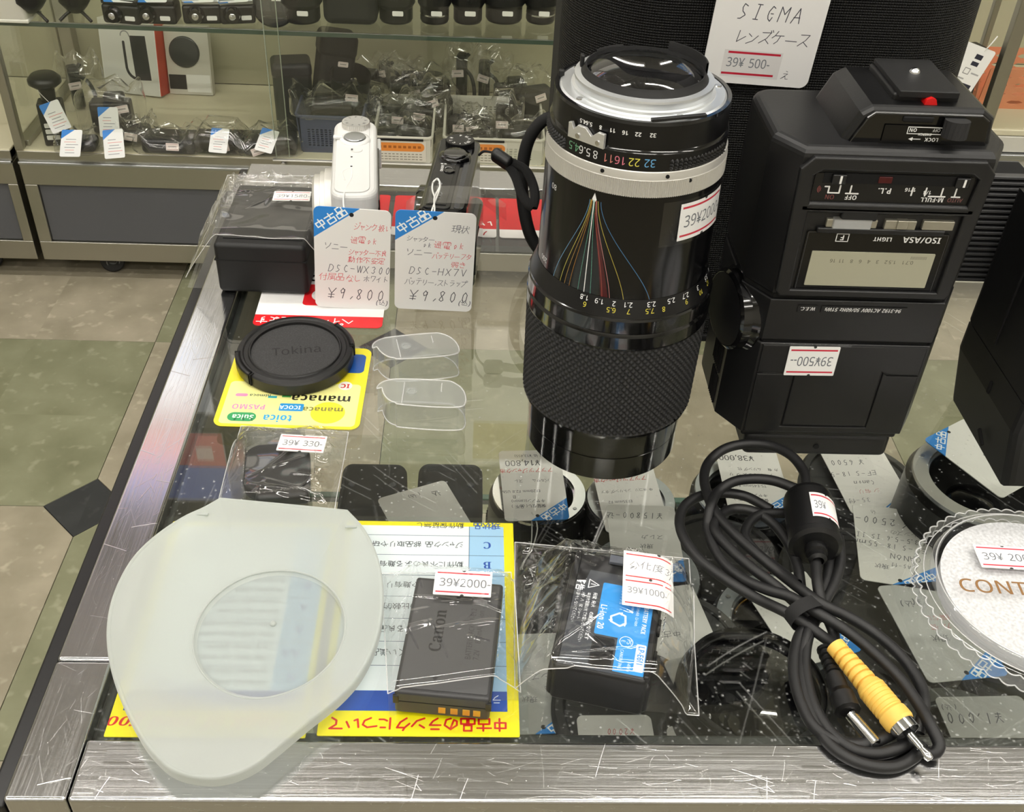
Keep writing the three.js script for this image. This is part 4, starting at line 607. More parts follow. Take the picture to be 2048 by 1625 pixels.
// ---------- things on the counter glass ----------
// 1. manual zoom lens standing on its front
{
  const t = thing('zoom_lens', 'tall black zoom lens standing on its front, silver ring and bare rear glass on top', 'lens', [0.0605, 0.0002, -0.3614]);
  const seg = 160;
  mesh('filter_ring', hardLathe([[0.0305, 0], [0.0318, 0], [0.0327, 0.0006], [0.0327, 0.0118], [0.0324, 0.012], [0.0324, 0.0124], [0.033, 0.0126], [0.0332, 0.0235], [0.0345, 0.0245]], seg), M.gloss, t);
  mesh('grip_edge', hardLathe([[0.0345, 0.0245], [0.0356, 0.0252], [0.0358, 0.0265], [0.0352, 0.0275]], seg), M.gloss, t);
  { // diamond-cut rubber
    const nu = 560, rows = 132, y0 = 0.0268, y1 = 0.0698, pos = [], uv = [], idx = [], around = 84, py = 0.00148;
    for (let j = 0; j <= rows; j++) for (let i = 0; i <= nu; i++) {
      const a = i / nu * 2 * PI, y = lerp(y0, y1, j / rows), s = i / nu * around, v = (y - y0) / (2 * py), p = s + v, q = s - v;
      const d = Math.min(Math.abs(p - Math.floor(p) - 0.5), Math.abs(q - Math.floor(q) - 0.5)), f = 1 - Math.max(Math.abs(p - Math.floor(p) - 0.5), Math.abs(q - Math.floor(q) - 0.5)) * 2;
      const r = lerp(0.0352, 0.0357, j / rows) + 0.00085 * Math.min(1, f * 1.6); pos.push(r * Math.sin(a), y, r * Math.cos(a)); uv.push(i / nu, j / rows);
    }
    for (let j = 0; j < rows; j++) for (let i = 0; i < nu; i++) { const a = j * (nu + 1) + i, b = a + 1, c = a + nu + 1; idx.push(a, b, c, b, c + 1, c); }
    const g = new THREE.BufferGeometry(); g.setAttribute('position', new THREE.Float32BufferAttribute(pos, 3)); g.setAttribute('uv', new THREE.Float32BufferAttribute(uv, 2)); g.setIndex(idx); g.computeVertexNormals();
    mesh('rubber_grip', g, M.rubber, t);
  }
  mesh('focus_collar', hardLathe([[0.0355, 0.0692], [0.0366, 0.0698], [0.0368, 0.0705], [0.0368, 0.0755], [0.0364, 0.0762], [0.0362, 0.0768], [0.0366, 0.0774], [0.0366, 0.0826], [0.0362, 0.0834], [0.0358, 0.0836]], seg), M.gloss, t);
  const around = (w, h, draw) => paint(w, h, (x, a, b) => { x.fillStyle = '#08080a'; x.fillRect(0, 0, a, b); draw(x, a, b); });
  // the seam of each lettered band faces away; column u is at (u - 0.5) turns from the front
  const col = (deg, w) => (0.5 + deg / 360) * w, band = (g) => g.rotateY(PI), invert = (x, s, cx, cy, size, c, o) => { x.save(); x.translate(cx, cy); x.rotate(PI); write(x, s, -widthOf(s, size, o) / 2, size * 0.38, size, c, o); x.restore(); };
  const distTex = around(2048, 76, (x, w, h) => { for (const [s, d, c, y] of [['1.8', -31, '#fff', 20], ['6', -29, '#e3d348', 46], ['1.9', -21, '#fff', 20], ['6.5', -13, '#e3d348', 46], ['2', -11, '#fff', 20], ['2.1', -3, '#fff', 20], ['7', -1.5, '#e3d348', 46], ['2.3', 12, '#fff', 20], ['7.5', 11, '#e3d348', 46], ['8', 21, '#e3d348', 46], ['2.5', 26, '#fff', 20], ['2.7', 38, '#fff', 20], ['9', 39, '#e3d348', 46], ['3', 52, '#fff', 20], ['10', 55, '#e3d348', 46], ['3.5', 66, '#fff', 20], ['12', 68, '#e3d348', 46], ['4', 78, '#fff', 20]]) invert(x, s, col(d, w), y, 26, c, { squeeze: 0.9 }); });
  mesh('distance_scale', band(lathe([[0.0358, 0.0836], [0.0334, 0.0906]], seg)), P({ map: distTex, roughness: 0.3 }), t);
  const lineTex = around(2048, 432, (x, w, h) => {
    const apex = col(-31, w), line = (d, c, bend, lw = 2, y1 = h) => { x.strokeStyle = c; x.lineWidth = lw; x.beginPath(); x.moveTo(apex + (d + 31) * 0.6, 44); x.bezierCurveTo(apex + (d + 31) * (1.4 - bend), h * 0.35, col(d, w) - (d + 31) * bend * 1.2, h * 0.7, col(d, w), y1); x.stroke(); };
    line(-31.5, '#f2f2f0', 0, 3.4); x.fillStyle = '#f2f2f0'; x.beginPath(); x.moveTo(apex - 9, 40); x.lineTo(apex, 14); x.lineTo(apex + 9, 40); x.lineTo(apex, 56); x.fill();
    for (const [d, c] of [[-58, '#6fa3c8'], [-51, '#cfc05a'], [-47, '#b08a4a'], [-43, '#a8742f'], [-36, '#5a9c86'], [-27, '#5a9c86'], [-19, '#c96f55'], [-14, '#d58a86'], [-5, '#c9b94e'], [12, '#4f88b9']]) line(d, c, 0.7);
    x.fillStyle = 'rgba(120,30,30,0.55)'; x.beginPath(); x.moveTo(apex + 4, 90); x.quadraticCurveTo(col(-23, w), h * 0.7, col(-20, w), h); x.lineTo(col(-15, w), h); x.quadraticCurveTo(col(-21, w), h * 0.6, apex + 8, 90); x.fill();
    invert(x, '80', col(-66, w), 70, 30, '#ddd'); invert(x, '200', col(-72, w), 390, 30, '#ddd');
  });
  mesh('barrel', band(lathe([[0.0333, 0.0896], [0.0328, 0.1323]], seg)), P({ map: lineTex, roughness: 0.14 }), t);
  { const g = new THREE.CylinderGeometry(0.0331, 0.0332, 0.0062, 1080, 1, true).translate(0, 0.1351, 0), p = g.attributes.position; for (let i = 0; i < p.count; i++) if (i % 1081 % 4 > 1) { p.setX(i, p.getX(i) * 0.991); p.setZ(i, p.getZ(i) * 0.991); } g.computeVertexNormals(); const s = mesh('silver_ring', [g, lathe([[0.0325, 0.1316], [0.0332, 0.132]], seg), lathe([[0.0331, 0.1382], [0.0328, 0.1386], [0.0328, 0.141], [0.0322, 0.1413]], seg)], M.satinAlu, t);
    for (const [d, yy] of [[-28, 0.1398], [12, 0.1398], [28, 0.1372]]) mesh('index_dot', [put(cyl(0.0007, 0.0007, 0.0006, 10), 0.0326 * Math.sin(rad(d)), yy, 0.0326 * Math.cos(rad(d)), PI / 2, 0, 0)], M.pitch, s); }
  const apTex = around(2048, 64, (x, w, h) => {
    [['4.5', -52, '#6fae86'], ['5.6', -43, '#ececec'], ['8', -34, '#ececec'], ['11', -25.5, '#e08a80'], ['16', -18, '#e77f93'], ['22', -9.5, '#e3d95a'], ['32', 0, '#6cb0e2']].forEach(([s, d, c]) => invert(x, s, col(d, w), 32, 42, c, { squeeze: 0.86 }));
  });
  const ap2 = around(2048, 98, (x, w, h) => [['4.5', -47], ['5.6', -42], ['8', -33], ['11', -25], ['16', -17], ['22', -9], ['32', 0]].forEach(([s, d]) => invert(x, s, col(d, w), 36, 22, '#f2f2f0', { squeeze: 0.9, bold: true })));
  mesh('aperture_scale', band(lathe([[0.0322, 0.1413], [0.0322, 0.1474]], seg)), P({ map: apTex, roughness: 0.3 }), t);
  mesh('aperture_ring', band(lathe([[0.0315, 0.1486], [0.0313, 0.1572]], seg)), P({ map: ap2, roughness: 0.28 }), t);
  { // scalloped grip sectors
    const teeth = []; for (const [a0, a1] of [[14, 62], [-100, -58], [90, 200]]) for (let a = a0; a < a1; a += 3.1) for (let k = 0; k < 3; k++) { const c = new THREE.ConeGeometry(0.0011, 0.0013, 4).rotateX(PI / 2).translate(0, 0.1424 + k * 0.0012, 0.0327); c.rotateY(rad(a)); teeth.push(c); } mesh('grip_teeth', teeth, M.satin, t);
  }
  mesh('ring_step', lathe([[0.0322, 0.1474], [0.0323, 0.1477], [0.0315, 0.1486]], seg), M.gloss, t);
  mesh('rim', hardLathe([[0.0314, 0.1572], [0.0312, 0.1584], [0.0298, 0.1584], [0.0296, 0.157]], seg), M.gloss, t);
  mesh('mount_flange', hardLathe([[0.0297, 0.1566], [0.0296, 0.158], [0.0288, 0.1586], [0.0256, 0.1586], [0.0254, 0.1594], [0.0243, 0.1597], [0.0243, 0.1618], [0.0247, 0.162], [0.0246, 0.1627], [0.0224, 0.163]], seg), P({ color: 0xe4e7e9, metalness: 0.85, roughness: 0.36 }), t);
  mesh('flange_screw', [20, 95, 165, 235, 300].map((d) => cyl(0.0013, 0.0011, 0.0005, 12).translate(0.0272 * Math.sin(rad(d)), 0.1586, 0.0272 * Math.cos(rad(d)))), M.chrome, t);
  mesh('flange_slot', [box(0.02, 0.0012, 0.0016, 0, 0.159, 0.0302, 0.0003).rotateY(0.28)], M.satin, t);
  const lens = mesh('rear_tube', hardLathe([[0.0224, 0.1628], [0.0213, 0.1648], [0.021, 0.1654], [0.0206, 0.1654], [0.0204, 0.164]], seg), M.matte, t);
  mesh('tube_flag', [lathe([[0.0208, 0.1645], [0.0216, 0.1645], [0.0216, 0.1684], [0.0209, 0.1684], [0.0208, 0.1645]], 24, rad(84), rad(66)), lathe([[0.0208, 0.1645], [0.0214, 0.1645], [0.0214, 0.166], [0.0209, 0.166], [0.0208, 0.1645]], 12, rad(196), rad(34)), box(0.0014, 0.0045, 0.003, -0.0217, 0.1625, -0.006, 0.0004), box(0.002, 0.003, 0.002, -0.0285, 0.1575, -0.008, 0.0004)], M.matte, lens);
  mesh('rear_element', lathe([[0.0204, 0.1634], [0.017, 0.1655], [0.012, 0.1674], [0.006, 0.1684], [0, 0.1687]], 72), P({ color: 0xffffff, transmission: 1, thickness: 0, roughness: 0, ior: 1.7 }), lens);
  mesh('inner_element', lathe([[0.0203, 0.162], [0.016, 0.1594], [0.009, 0.157], [0, 0.1562]], 64), P({ color: 0x050507, roughness: 0.01, ior: 1.8, clearcoat: 1, clearcoatRoughness: 0 }), lens);
  // aperture coupling prong
  { const s = poly([[-0.0075, 0], [0.0075, 0], [0.0075, 0.0052], [0.0048, 0.0052], [0.0022, 0.003], [-0.0004, 0.0052], [-0.0036, 0.0052], [-0.0052, 0.0034], [-0.0062, 0.0056], [-0.0075, 0.0052]]), g = ext(s, 0.0014, 0.0002).translate(0, 0, 0.0316).translate(0, 0.1478, 0).rotateY(rad(-41)); mesh('meter_prong', g, P({ color: 0xdcdcda, metalness: 0.7, roughness: 0.35 }), t); mesh('prong_screw', [-1, 1].map((k) => put(cyl(0.0009, 0.0009, 0.0004, 10), 0, 0, 0, PI / 2).translate(k * 0.0042 + 0.001, 0.1494, 0.033).rotateY(rad(-41))), M.chrome, t); }
  // price sticker under a strip of tape
  const curved = (r, y0, y1, a0, a1) => { const g = new THREE.CylinderGeometry(r - 0.0004, r, y1 - y0, 16, 1, true, rad(a0), rad(a1 - a0)).translate(0, (y0 + y1) / 2, 0); return g; };
  mesh('tape', curved(0.0337, 0.1125, 0.13, 12, 80), P({ color: 0xffffff, transmission: 1, thickness: 0, roughness: 0.12, ior: 1.5 }), t);
  mesh('price_sticker', curved(0.03365, 0.114, 0.1285, 24, 66), paperMat(stickerTex('39¥2000-'), 0.45), t);
}

// 2. tall soft lens case behind the lens
{
  const weave = field(128, (u, v) => { const a = Math.sin(u * 2 * PI * 8) * Math.sin(v * 2 * PI * 8 + Math.floor(u * 8) * PI), h = Math.abs(a); return 0.2 + 0.8 * (h > 0.25 ? Math.min(1, h * 1.4) : 0.1); });
  const fab = P({ color: 0x060607, roughness: 0.5, specularIntensity: 0.6, bumpMap: tiled(weave, 13, 13), bumpScale: 0.003 });
  const t = thing('lens_case', 'large tall black mesh-fabric lens case standing behind the zoom lens', 'lens case', [0.13, 0.0002, -0.492]);
  const W = 0.182, Dp = 0.122, H = 0.30, g = ext(rrect(W, Dp, 0.045), H, 0.006, 3, 14).rotateX(-PI / 2); { const p = g.attributes.position, n = g.attributes.normal, uv = []; for (let i = 0; i < p.count; i++) { const a = Math.atan2(p.getX(i), p.getZ(i)); uv.push(Math.abs(n.getY(i)) > 0.8 ? p.getX(i) * 4 : (Math.abs(p.getX(i)) < W / 2 - 0.045 ? p.getX(i) : Math.sign(p.getX(i)) * (W / 2 - 0.045 + Math.atan2(Math.abs(p.getX(i)) - (W / 2 - 0.045), Math.abs(p.getZ(i)) - (Dp / 2 - 0.045)) * 0.045)) * 4.4, p.getY(i) * 4.4); } g.setAttribute('uv', new THREE.Float32BufferAttribute(uv, 2)); }
  mesh('body', g, fab, t); mesh('bottom_piping', [ext((() => { const s = rrect(W + 0.003, Dp + 0.003, 0.046); s.holes.push(rrect(W - 0.004, Dp - 0.004, 0.043)); return s; })(), 0.004, 0.0015).rotateX(-PI / 2).translate(0, 0.002, 0)], M.dull, t);
  mesh('zip', [ext((() => { const s = rrect(W + 0.002, Dp + 0.002, 0.0455); s.holes.push(rrect(W - 0.002, Dp - 0.002, 0.0435)); return s; })(), 0.008, 0.001).rotateX(-PI / 2).translate(0, 0.262, 0)], M.dull, t);
  const strap = mesh('strap', [tube([[-0.087, 0.078, -0.03], [-0.092, 0.076, -0.03], [-0.099, 0.066, -0.03], [-0.102, 0.05, -0.028], [-0.101, 0.032, -0.024], [-0.096, 0.014, -0.018], [-0.089, 0.005, -0.014]], 0.0034, 40, 8)], M.dull, t);
  const v = onZ(1535, 60, -0.424), g2 = thing('price_tag', 'large white handwritten tag hanging on the front of the tall black case', 'price tag', [v.x, v.y, -0.4275]); g2.rotation.set(0.04, 0, -0.04);
  const tx = paint(560, 820, (x, w, h) => {
    x.fillStyle = '#ecebe9'; x.fillRect(0, 0, w, h); x.fillStyle = '#2b86d9'; x.beginPath(); x.moveTo(0, 0); x.lineTo(330, 0); x.lineTo(0, 250); x.fill(); x.save(); x.translate(42, 195); x.rotate(-0.63); write(x, '中古品', 0, 0, 86, '#f4f8fc', { weight: 0.12 }); x.restore(); x.fillStyle = '#15161a'; x.beginPath(); x.arc(275, 50, 15, 0, 7); x.fill();
    write(x, '確損し', 300, 360, 60, '#c23a4a', { hand: 0.14, weight: 0.05 }); write(x, 'SIGMA', 110, 490, 92, '#34363f', { hand: 0.05, weight: 0.045 }); write(x, 'レンズケース', 120, 606, 70, '#34363f', { hand: 0.12, weight: 0.05, squeeze: 0.9 });
    x.fillStyle = '#dcdad8'; x.fillRect(95, 645, 300, 140); x.fillStyle = '#bf2038'; x.fillRect(115, 652, 270, 11); x.fillRect(100, 762, 270, 11); write(x, '39¥ 500-', 115, 732, 62, '#70747a', { squeeze: 0.86 }); write(x, 'え', 410, 780, 46, '#34363f', { hand: 0.1, weight: 0.05 });
  });
  mesh('card', sheet(0.0457, 0.0669, 0.0035, 0.0006), paperMat(tx, 0.45), g2);
  g2.position.set(0.1195, 0.1677, -0.429); 
}

// small price stickers are paper on things
function priceSticker(parent, price, w, h, pos, rot, tex) { const s = mesh('price_sticker', sheet(w, h, 0.0004, 0.0003), paperMat(tex || stickerTex(price), 0.45), parent); s.position.set(...pos); s.rotation.set(...rot); return s; }

// 3. flash standing on its head, controls towards the counter front
{
  const t = thing('flash_unit', 'big black flash standing upside down with a grey display and a red-tipped foot on top', 'flash unit', [0.152, 0.0003, -0.344]);
  const b = (n, w, h, d, x, y, z, r, m = M.body, p = t) => mesh(n, box(w, h, d, x, y, z, r, 3), m, p);
  b('front_lip', 0.064, 0.0125, 0.048, 0.0012, 0, -0.0265, 0.003); b('base_ledge', 0.0675, 0.003, 0.05, 0, 0.0125, -0.0262, 0.0012, M.satin); mesh('tripod_hole', put(cyl(0.0012, 0.0012, 0.0004, 14), 0.001, 0.006, -0.0024, PI / 2), M.pitch, t);
  // shells: one plan, three storeys with seams between
  const plan = (g = 0) => { const q = new THREE.Shape(); q.moveTo(-0.0345 + g, g); q.lineTo(0.0345 - g, g); q.lineTo(0.0425 - g, 0.013); q.lineTo(0.0425 - g, 0.046); q.quadraticCurveTo(0.0425 - g, 0.056 - g, 0.033, 0.056 - g); q.lineTo(-0.033, 0.056 - g); q.quadraticCurveTo(-0.0435 + g, 0.056 - g, -0.0435 + g, 0.046); q.lineTo(-0.0435 + g, 0.013); q.closePath(); return q; };
  const storey = (n, y0, y1, bevel, g = 0, m = M.body) => mesh(n, [ext(plan(g), y1 - y0, bevel, 4).rotateX(-PI / 2).translate(0, y0, 0)], m, t);
  storey('lower_shell', 0.0155, 0.0618, 0.0008); storey('seam_gap', 0.02, 0.13, 0.0003, 0.0012, M.pitch); storey('middle_shell', 0.0632, 0.0824, 0.0007); storey('control_housing', 0.0832, 0.145, 0.0034);
  { const s = poly([[-0.0335, 0], [0.0335, 0], [0.0335, 0.0305], [0.0205, 0.0305], [0.0185, 0.032], [0.0185, 0.003], [-0.0185, 0.003], [-0.0185, 0.032], [-0.0205, 0.0305], [-0.0335, 0.0305]]); mesh('lower_cover', ext(s, 0.0014, 0.0005).translate(0, 0.0165, -0.0006), M.body, t); mesh('battery_lid', ext(poly([[-0.0178, 0.0037], [0.0178, 0.0037], [0.0178, 0.0325], [0.0195, 0.0318], [0.0212, 0.0312], [0.0335, 0.0312], [0.0335, 0.0448], [-0.0335, 0.0448], [-0.0335, 0.0312], [-0.0212, 0.0312], [-0.0178, 0.0325]]), 0.0014, 0.0005).translate(0, 0.0165, -0.0006), M.body, t); }
  // raised rim around the controls
  { const s = poly([[-0.0325, 0], [0.0325, 0], [0.034, 0.002], [0.0352, 0.053], [0.031, 0.0575], [-0.031, 0.0575], [-0.0352, 0.053], [-0.034, 0.002]]); hole(s, [[-0.029, 0.0385], [0.029, 0.0385], [0.03, 0.0505], [0.027, 0.0525], [-0.027, 0.0525], [-0.03, 0.0505]]); hole(s, [[-0.0285, 0.003], [0.0285, 0.003], [0.029, 0.036], [-0.029, 0.036]]); mesh('control_rim', [ext(s, 0.003, 0.0008, 3).translate(0, 0.085, -0.001)], M.body, t); }
  const scr = (w, h, draw, bg = '#0a0a0b') => paint(w, h, (x, a, c) => { x.fillStyle = bg; x.fillRect(0, 0, a, c); half(x, a, c); draw(x, a, c); });
  const panel = mesh('switch_panel', sheet(0.058, 0.013, 0.001, 0.0004), P({ map: scr(1160, 260, (x, w, h) => { x.translate(0, 46);
    write(x, 'AUTO', 40, 46, 42, '#8d5a57'); write(x, 'M·FULL', 180, 46, 46, '#e6e6e4', { bold: true }); x.strokeStyle = '#e6e6e4'; x.lineWidth = 12; for (const [a, l] of [[70, 60], [180, 120]]) { x.beginPath(); x.moveTo(a, 56); x.lineTo(a + l, 56); x.stroke(); } for (const a of [110, 210, 330, 430]) { x.beginPath(); x.moveTo(a, 60); x.lineTo(a, 120); x.stroke(); } for (const a of [262, 382]) x.fillRect(a, 100, 14, 14); write(x, '1/4', 286, 100, 38, '#e6e6e4', { bold: true }); write(x, '1/16', 404, 118, 38, '#e6e6e4', { bold: true }); write(x, 'P.L.', 580, 110, 58, '#e6e6e4', { bold: true }); write(x, 'OFF', 820, 46, 46, '#e6e6e4', { bold: true }); write(x, 'ON', 985, 46, 46, '#8d4a48'); x.beginPath(); x.moveTo(820, 60); x.lineTo(910, 60); x.moveTo(880, 60); x.lineTo(880, 120); x.moveTo(960, 120); x.lineTo(960, 62); x.lineTo(1040, 62); x.lineTo(1040, 110); x.lineTo(1070, 110); x.stroke(); x.strokeStyle = '#8d4a48'; x.lineWidth = 5; for (const q of [12, 22, 32]) { x.beginPath(); x.arc(1090, 88, q, -0.9, 0.9); x.stroke(); }
  }), roughness: 0.3 }), t); panel.position.set(0, 0.1295, 0.0001);
  b('switch_slot', 0.052, 0.004, 0.0006, 0, 0.1322, 0.0003, 0.0002, M.pitch); for (const sx of [-0.0205, 0.0245]) { const k = b('slide_switch', 0.0052, 0.0038, 0.0024, sx, 0.1323, 0.0008, 0.0005, M.satin); mesh('mark', box(0.0008, 0.003, 0.0004, sx + 0.0005, 0.1327, 0.002, 0.0001), M.white, k); }
  b('pilot_lamp', 0.005, 0.0026, 0.001, -0.0035, 0.1328, 0.0005, 0.0003, P({ color: 0x4a1014, roughness: 0.2 }));
  b('housing_bar', 0.066, 0.0045, 0.006, 0, 0.1205, -0.001, 0.0016, M.satin); b('bar_notch', 0.0135, 0.0052, 0.0066, -0.0095, 0.1178, -0.0014, 0.0008, M.matte);
  const metal = P({ color: 0xa9a596, metalness: 0.8, roughness: 0.4 });
  b('button_tray', 0.048, 0.0022, 0.004, 0, 0.1126, 0, 0.0006, M.satin);
  const kb = b('large_button', 0.0145, 0.0042, 0.0036, -0.0115, 0.1145, 0.0002, 0.0005, P({ color: 0xc9c9c6, metalness: 0.9, roughness: 0.35, bumpMap: tiled(weave2(), 10, 3), bumpScale: 0.0006 })); b('button_end', 0.019, 0.0034, 0.0026, -0.0115, 0.1148, 0, 0.0004, metal); b('light_button', 0.0118, 0.0038, 0.003, 0.0066, 0.1146, 0, 0.0004, metal); b('light_key', 0.0042, 0.0034, 0.0036, 0.0072, 0.1152, 0.0003, 0.0003, metal); b('speed_button', 0.0118, 0.0038, 0.003, 0.0208, 0.1148, 0, 0.0004, metal);
  // display
  const disp = mesh('display_bezel', sheet(0.054, 0.0258, 0.0012, 0.001), P({ map: scr(1080, 550, (x, w, h) => { x.strokeStyle = '#3a3a3c'; x.lineWidth = 5; x.strokeRect(12, 12, w - 24, h - 24); write(x, 'ISO/ASA', 60, 518, 70, '#e9e9e7', { bold: true }); write(x, 'LIGHT', 430, 508, 46, '#e9e9e7', { bold: true }); x.lineWidth = 7; x.strokeStyle = '#e9e9e7'; x.strokeRect(762, 462, 90, 66); write(x, 'F', 790, 518, 60, '#e9e9e7', { bold: true }); }), roughness: 0.12 }), t); disp.position.set(0, 0.1, -0.0004);
  const lcd = mesh('lcd', sheet(0.047, 0.0148, 0.0003, 0.0004), P({ map: scr(940, 300, (x, w, h) => { x.fillStyle = '#a5a38e'; x.fillRect(0, 0, w, h); '0.7 1 1.5 2 3 4 6 8 11 16'.split(' ').forEach((s, i) => write(x, s, 150 + i * 66, 236 - (h - 300), 40, '#4c4b40', {})); x.fillStyle = '#77756a'; for (let i = 0; i < 14; i++) x.fillRect(60 + i * 9, 250, 4, 26); }), roughness: 0.25 }), t); lcd.position.set(0, 0.0972, 0.0007);
  const txt = mesh('rating_print', sheet(0.034, 0.003, 0.0002, 0.0003), P({ map: scr(800, 60, (x) => { write(x, '△ 94-3192 AC100V 50/60Hz 51Ws', 10, 46, 44, '#dcdcda', { squeeze: 1.05, italic: true, bold: true }); }, '#131314'), roughness: 0.4 }), t); txt.position.set(0.003, 0.0785, 0.0001);
  const wec = mesh('maker_print', sheet(0.0075, 0.0034, 0.0002, 0.0003), P({ map: scr(140, 60, (x) => write(x, 'W.E.C.', 8, 44, 36, '#dcdcda', { italic: true, bold: true }), '#131314'), roughness: 0.4 }), t); wec.position.set(-0.0195, 0.0785, 0.0001);
  // deep rear body, dial wheel, vents
  mesh('zoom_wheel', [put(hardLathe([[0, 0.0045], [0.0155, 0.0045], [0.0168, 0.0035], [0.017, 0], [0.0185, -0.002], [0.0185, -0.004]], 48), -0.0425, 0.066, -0.0185, 0, 0.22, PI / 2)], M.gloss, t);
  mesh('wheel_face', [put(new THREE.CircleGeometry(0.0152, 48), -0.04695, 0.066, -0.0175, 0, -PI / 2 + 0.22, 0)], P({ color: 0x5a5a5d, metalness: 0.9, roughness: 0.3, anisotropy: 0.8 }), t);
  for (const [y0, n] of [[0.033, 9], [0.017, 7]]) mesh('vent', Array.from({ length: n }, (_, i) => box(0.001, 0.014, 0.0008, -0.0436, y0, -0.018 - i * 0.0016, 0.0003)), M.pitch, t);
  // foot block on top
  { const s = poly([[-0.021, 0], [0.0345, 0], [0.033, 0.0115], [0.0285, 0.0145], [-0.0115, 0.0145], [-0.0155, 0.012]]); mesh('foot_block', [ext(s, 0.04, 0.0025, 3).translate(0.0005, 0.143, -0.048)], M.satin, t);
    mesh('foot_face', [ext(poly([[-0.0185, 0], [0.032, 0], [0.0305, 0.0105], [0.0275, 0.0125], [-0.011, 0.0125], [-0.0135, 0.0105]]), 0.003, 0.0006).translate(0.0005, 0.1436, -0.0095)], M.gloss, t);
    b('foot_riser', 0.024, 0.0045, 0.03, 0.0095, 0.1555, -0.03, 0.001, M.satin); b('foot_plate', 0.0215, 0.0025, 0.032, 0.0095, 0.1592, -0.029, 0.0004, M.matte); mesh('foot_contact', [put(new THREE.SphereGeometry(0.0021, 20, 12, 0, 2 * PI, 0, PI / 2), 0.0095, 0.1615, -0.031)], M.chrome, t);
    mesh('release_button', [put(new THREE.CylinderGeometry(0.0023, 0.0025, 0.004, 8), 0.0102, 0.1577, -0.0135, PI / 2)], M.red, t);
    mesh('lock_dial', [put(ribbed(0.0044, 0, 0.006, 18, 0.0005), 0.0182, 0.1492, -0.0035, -0.12), put(cyl(0.0043, 0.0043, 0.0061, 30), 0.0182, 0.1492, -0.0035, -0.12)], M.rubber, t);
    const lp = mesh('lock_print', sheet(0.0215, 0.0064, 0.0003, 0.0003), P({ map: scr(420, 124, (x, w, h) => { write(x, 'LOCK', 20, 40, 36, '#e9e9e7', { bold: true }); x.strokeStyle = '#e9e9e7'; x.lineWidth = 6; x.beginPath(); x.moveTo(150, 28); x.lineTo(210, 28); x.stroke(); x.beginPath(); x.fillStyle = '#e9e9e7'; x.moveTo(236, 28); x.lineTo(204, 14); x.lineTo(204, 42); x.fill(); write(x, 'SWITCH', 80, 72, 24, '#e9e9e7', { bold: true }); x.strokeRect(14, 66, 240, 48); write(x, 'ON', 190, 106, 34, '#e9e9e7', { bold: true }); write(x, 'OFF', 26, 106, 30, '#e9e9e7'); }), roughness: 0.2 }), t); lp.position.set(0.0045, 0.1488, -0.0062);
    b('foot_slot', 0.011, 0.002, 0.001, 0.005, 0.1532, -0.0062, 0.0008, M.pitch); }
  b('sticker_tape', 0.0335, 0.0158, 0.0003, -0.0145, 0.0462, 0.0006, 0.0001, P({ color: 0xffffff, transmission: 1, thickness: 0, roughness: 0.14 }));
  priceSticker(t, '', 0.0205, 0.0142, [-0.0125, 0.0541, 0.0011], [0, 0, PI + 0.01], stickerTex('39¥500--'));
}
function weave2() { return field(64, (u, v) => Math.abs(Math.sin((u + v) * PI * 8) * Math.sin((u - v) * PI * 8))); }

// 4. second flash at the right edge, its ribbed wheel towards the first
{
  const t = thing('flash_unit', 'plain black flash at the right edge with a ribbed wheel, cut by the frame', 'flash unit', [0.275, 0.0003, -0.36]);
  mesh('lower_body', [ext(poly([[-0.044, 0], [0.06, 0], [0.06, 0.06], [-0.05, 0.044], [-0.05, 0.03]]), 0.066, 0.004, 3).translate(0, 0, -0.033)], M.matte, t);
  mesh('upper_body', [ext(poly([[-0.05, 0.0446], [0.06, 0.0606], [0.06, 0.112], [-0.05, 0.11]]), 0.066, 0.004, 3).translate(0, 0, -0.033)], M.matte, t); mesh('seam', [box(0.001, 0.055, 0.001, -0.0502, 0.05, -0.004, 0.0003)], M.pitch, t);
  mesh('top_knob', [put(cyl(0.01, 0.009, 0.005, 24), -0.034, 0.11, -0.012)], M.satin, t);
  mesh('cooling_fins', Array.from({ length: 20 }, (_, i) => box(0.021, 0.0014, 0.016, -0.0515, 0.06 + i * 0.0026, -0.046, 0.0004)), P({ color: 0x444445, roughness: 0.4 }), t); mesh('fin_core', box(0.018, 0.05, 0.012, -0.05, 0.061, -0.047, 0.001), M.pitch, t);
  mesh('latch', [box(0.0006, 0.006, 0.002, -0.0502, 0.03, 0.004, 0.0003), put(box(0.0012, 0.002, 0.008, 0, 0, 0, 0.0004), -0.0478, 0.008, 0.008, 0.5)], M.pitch, t);
}

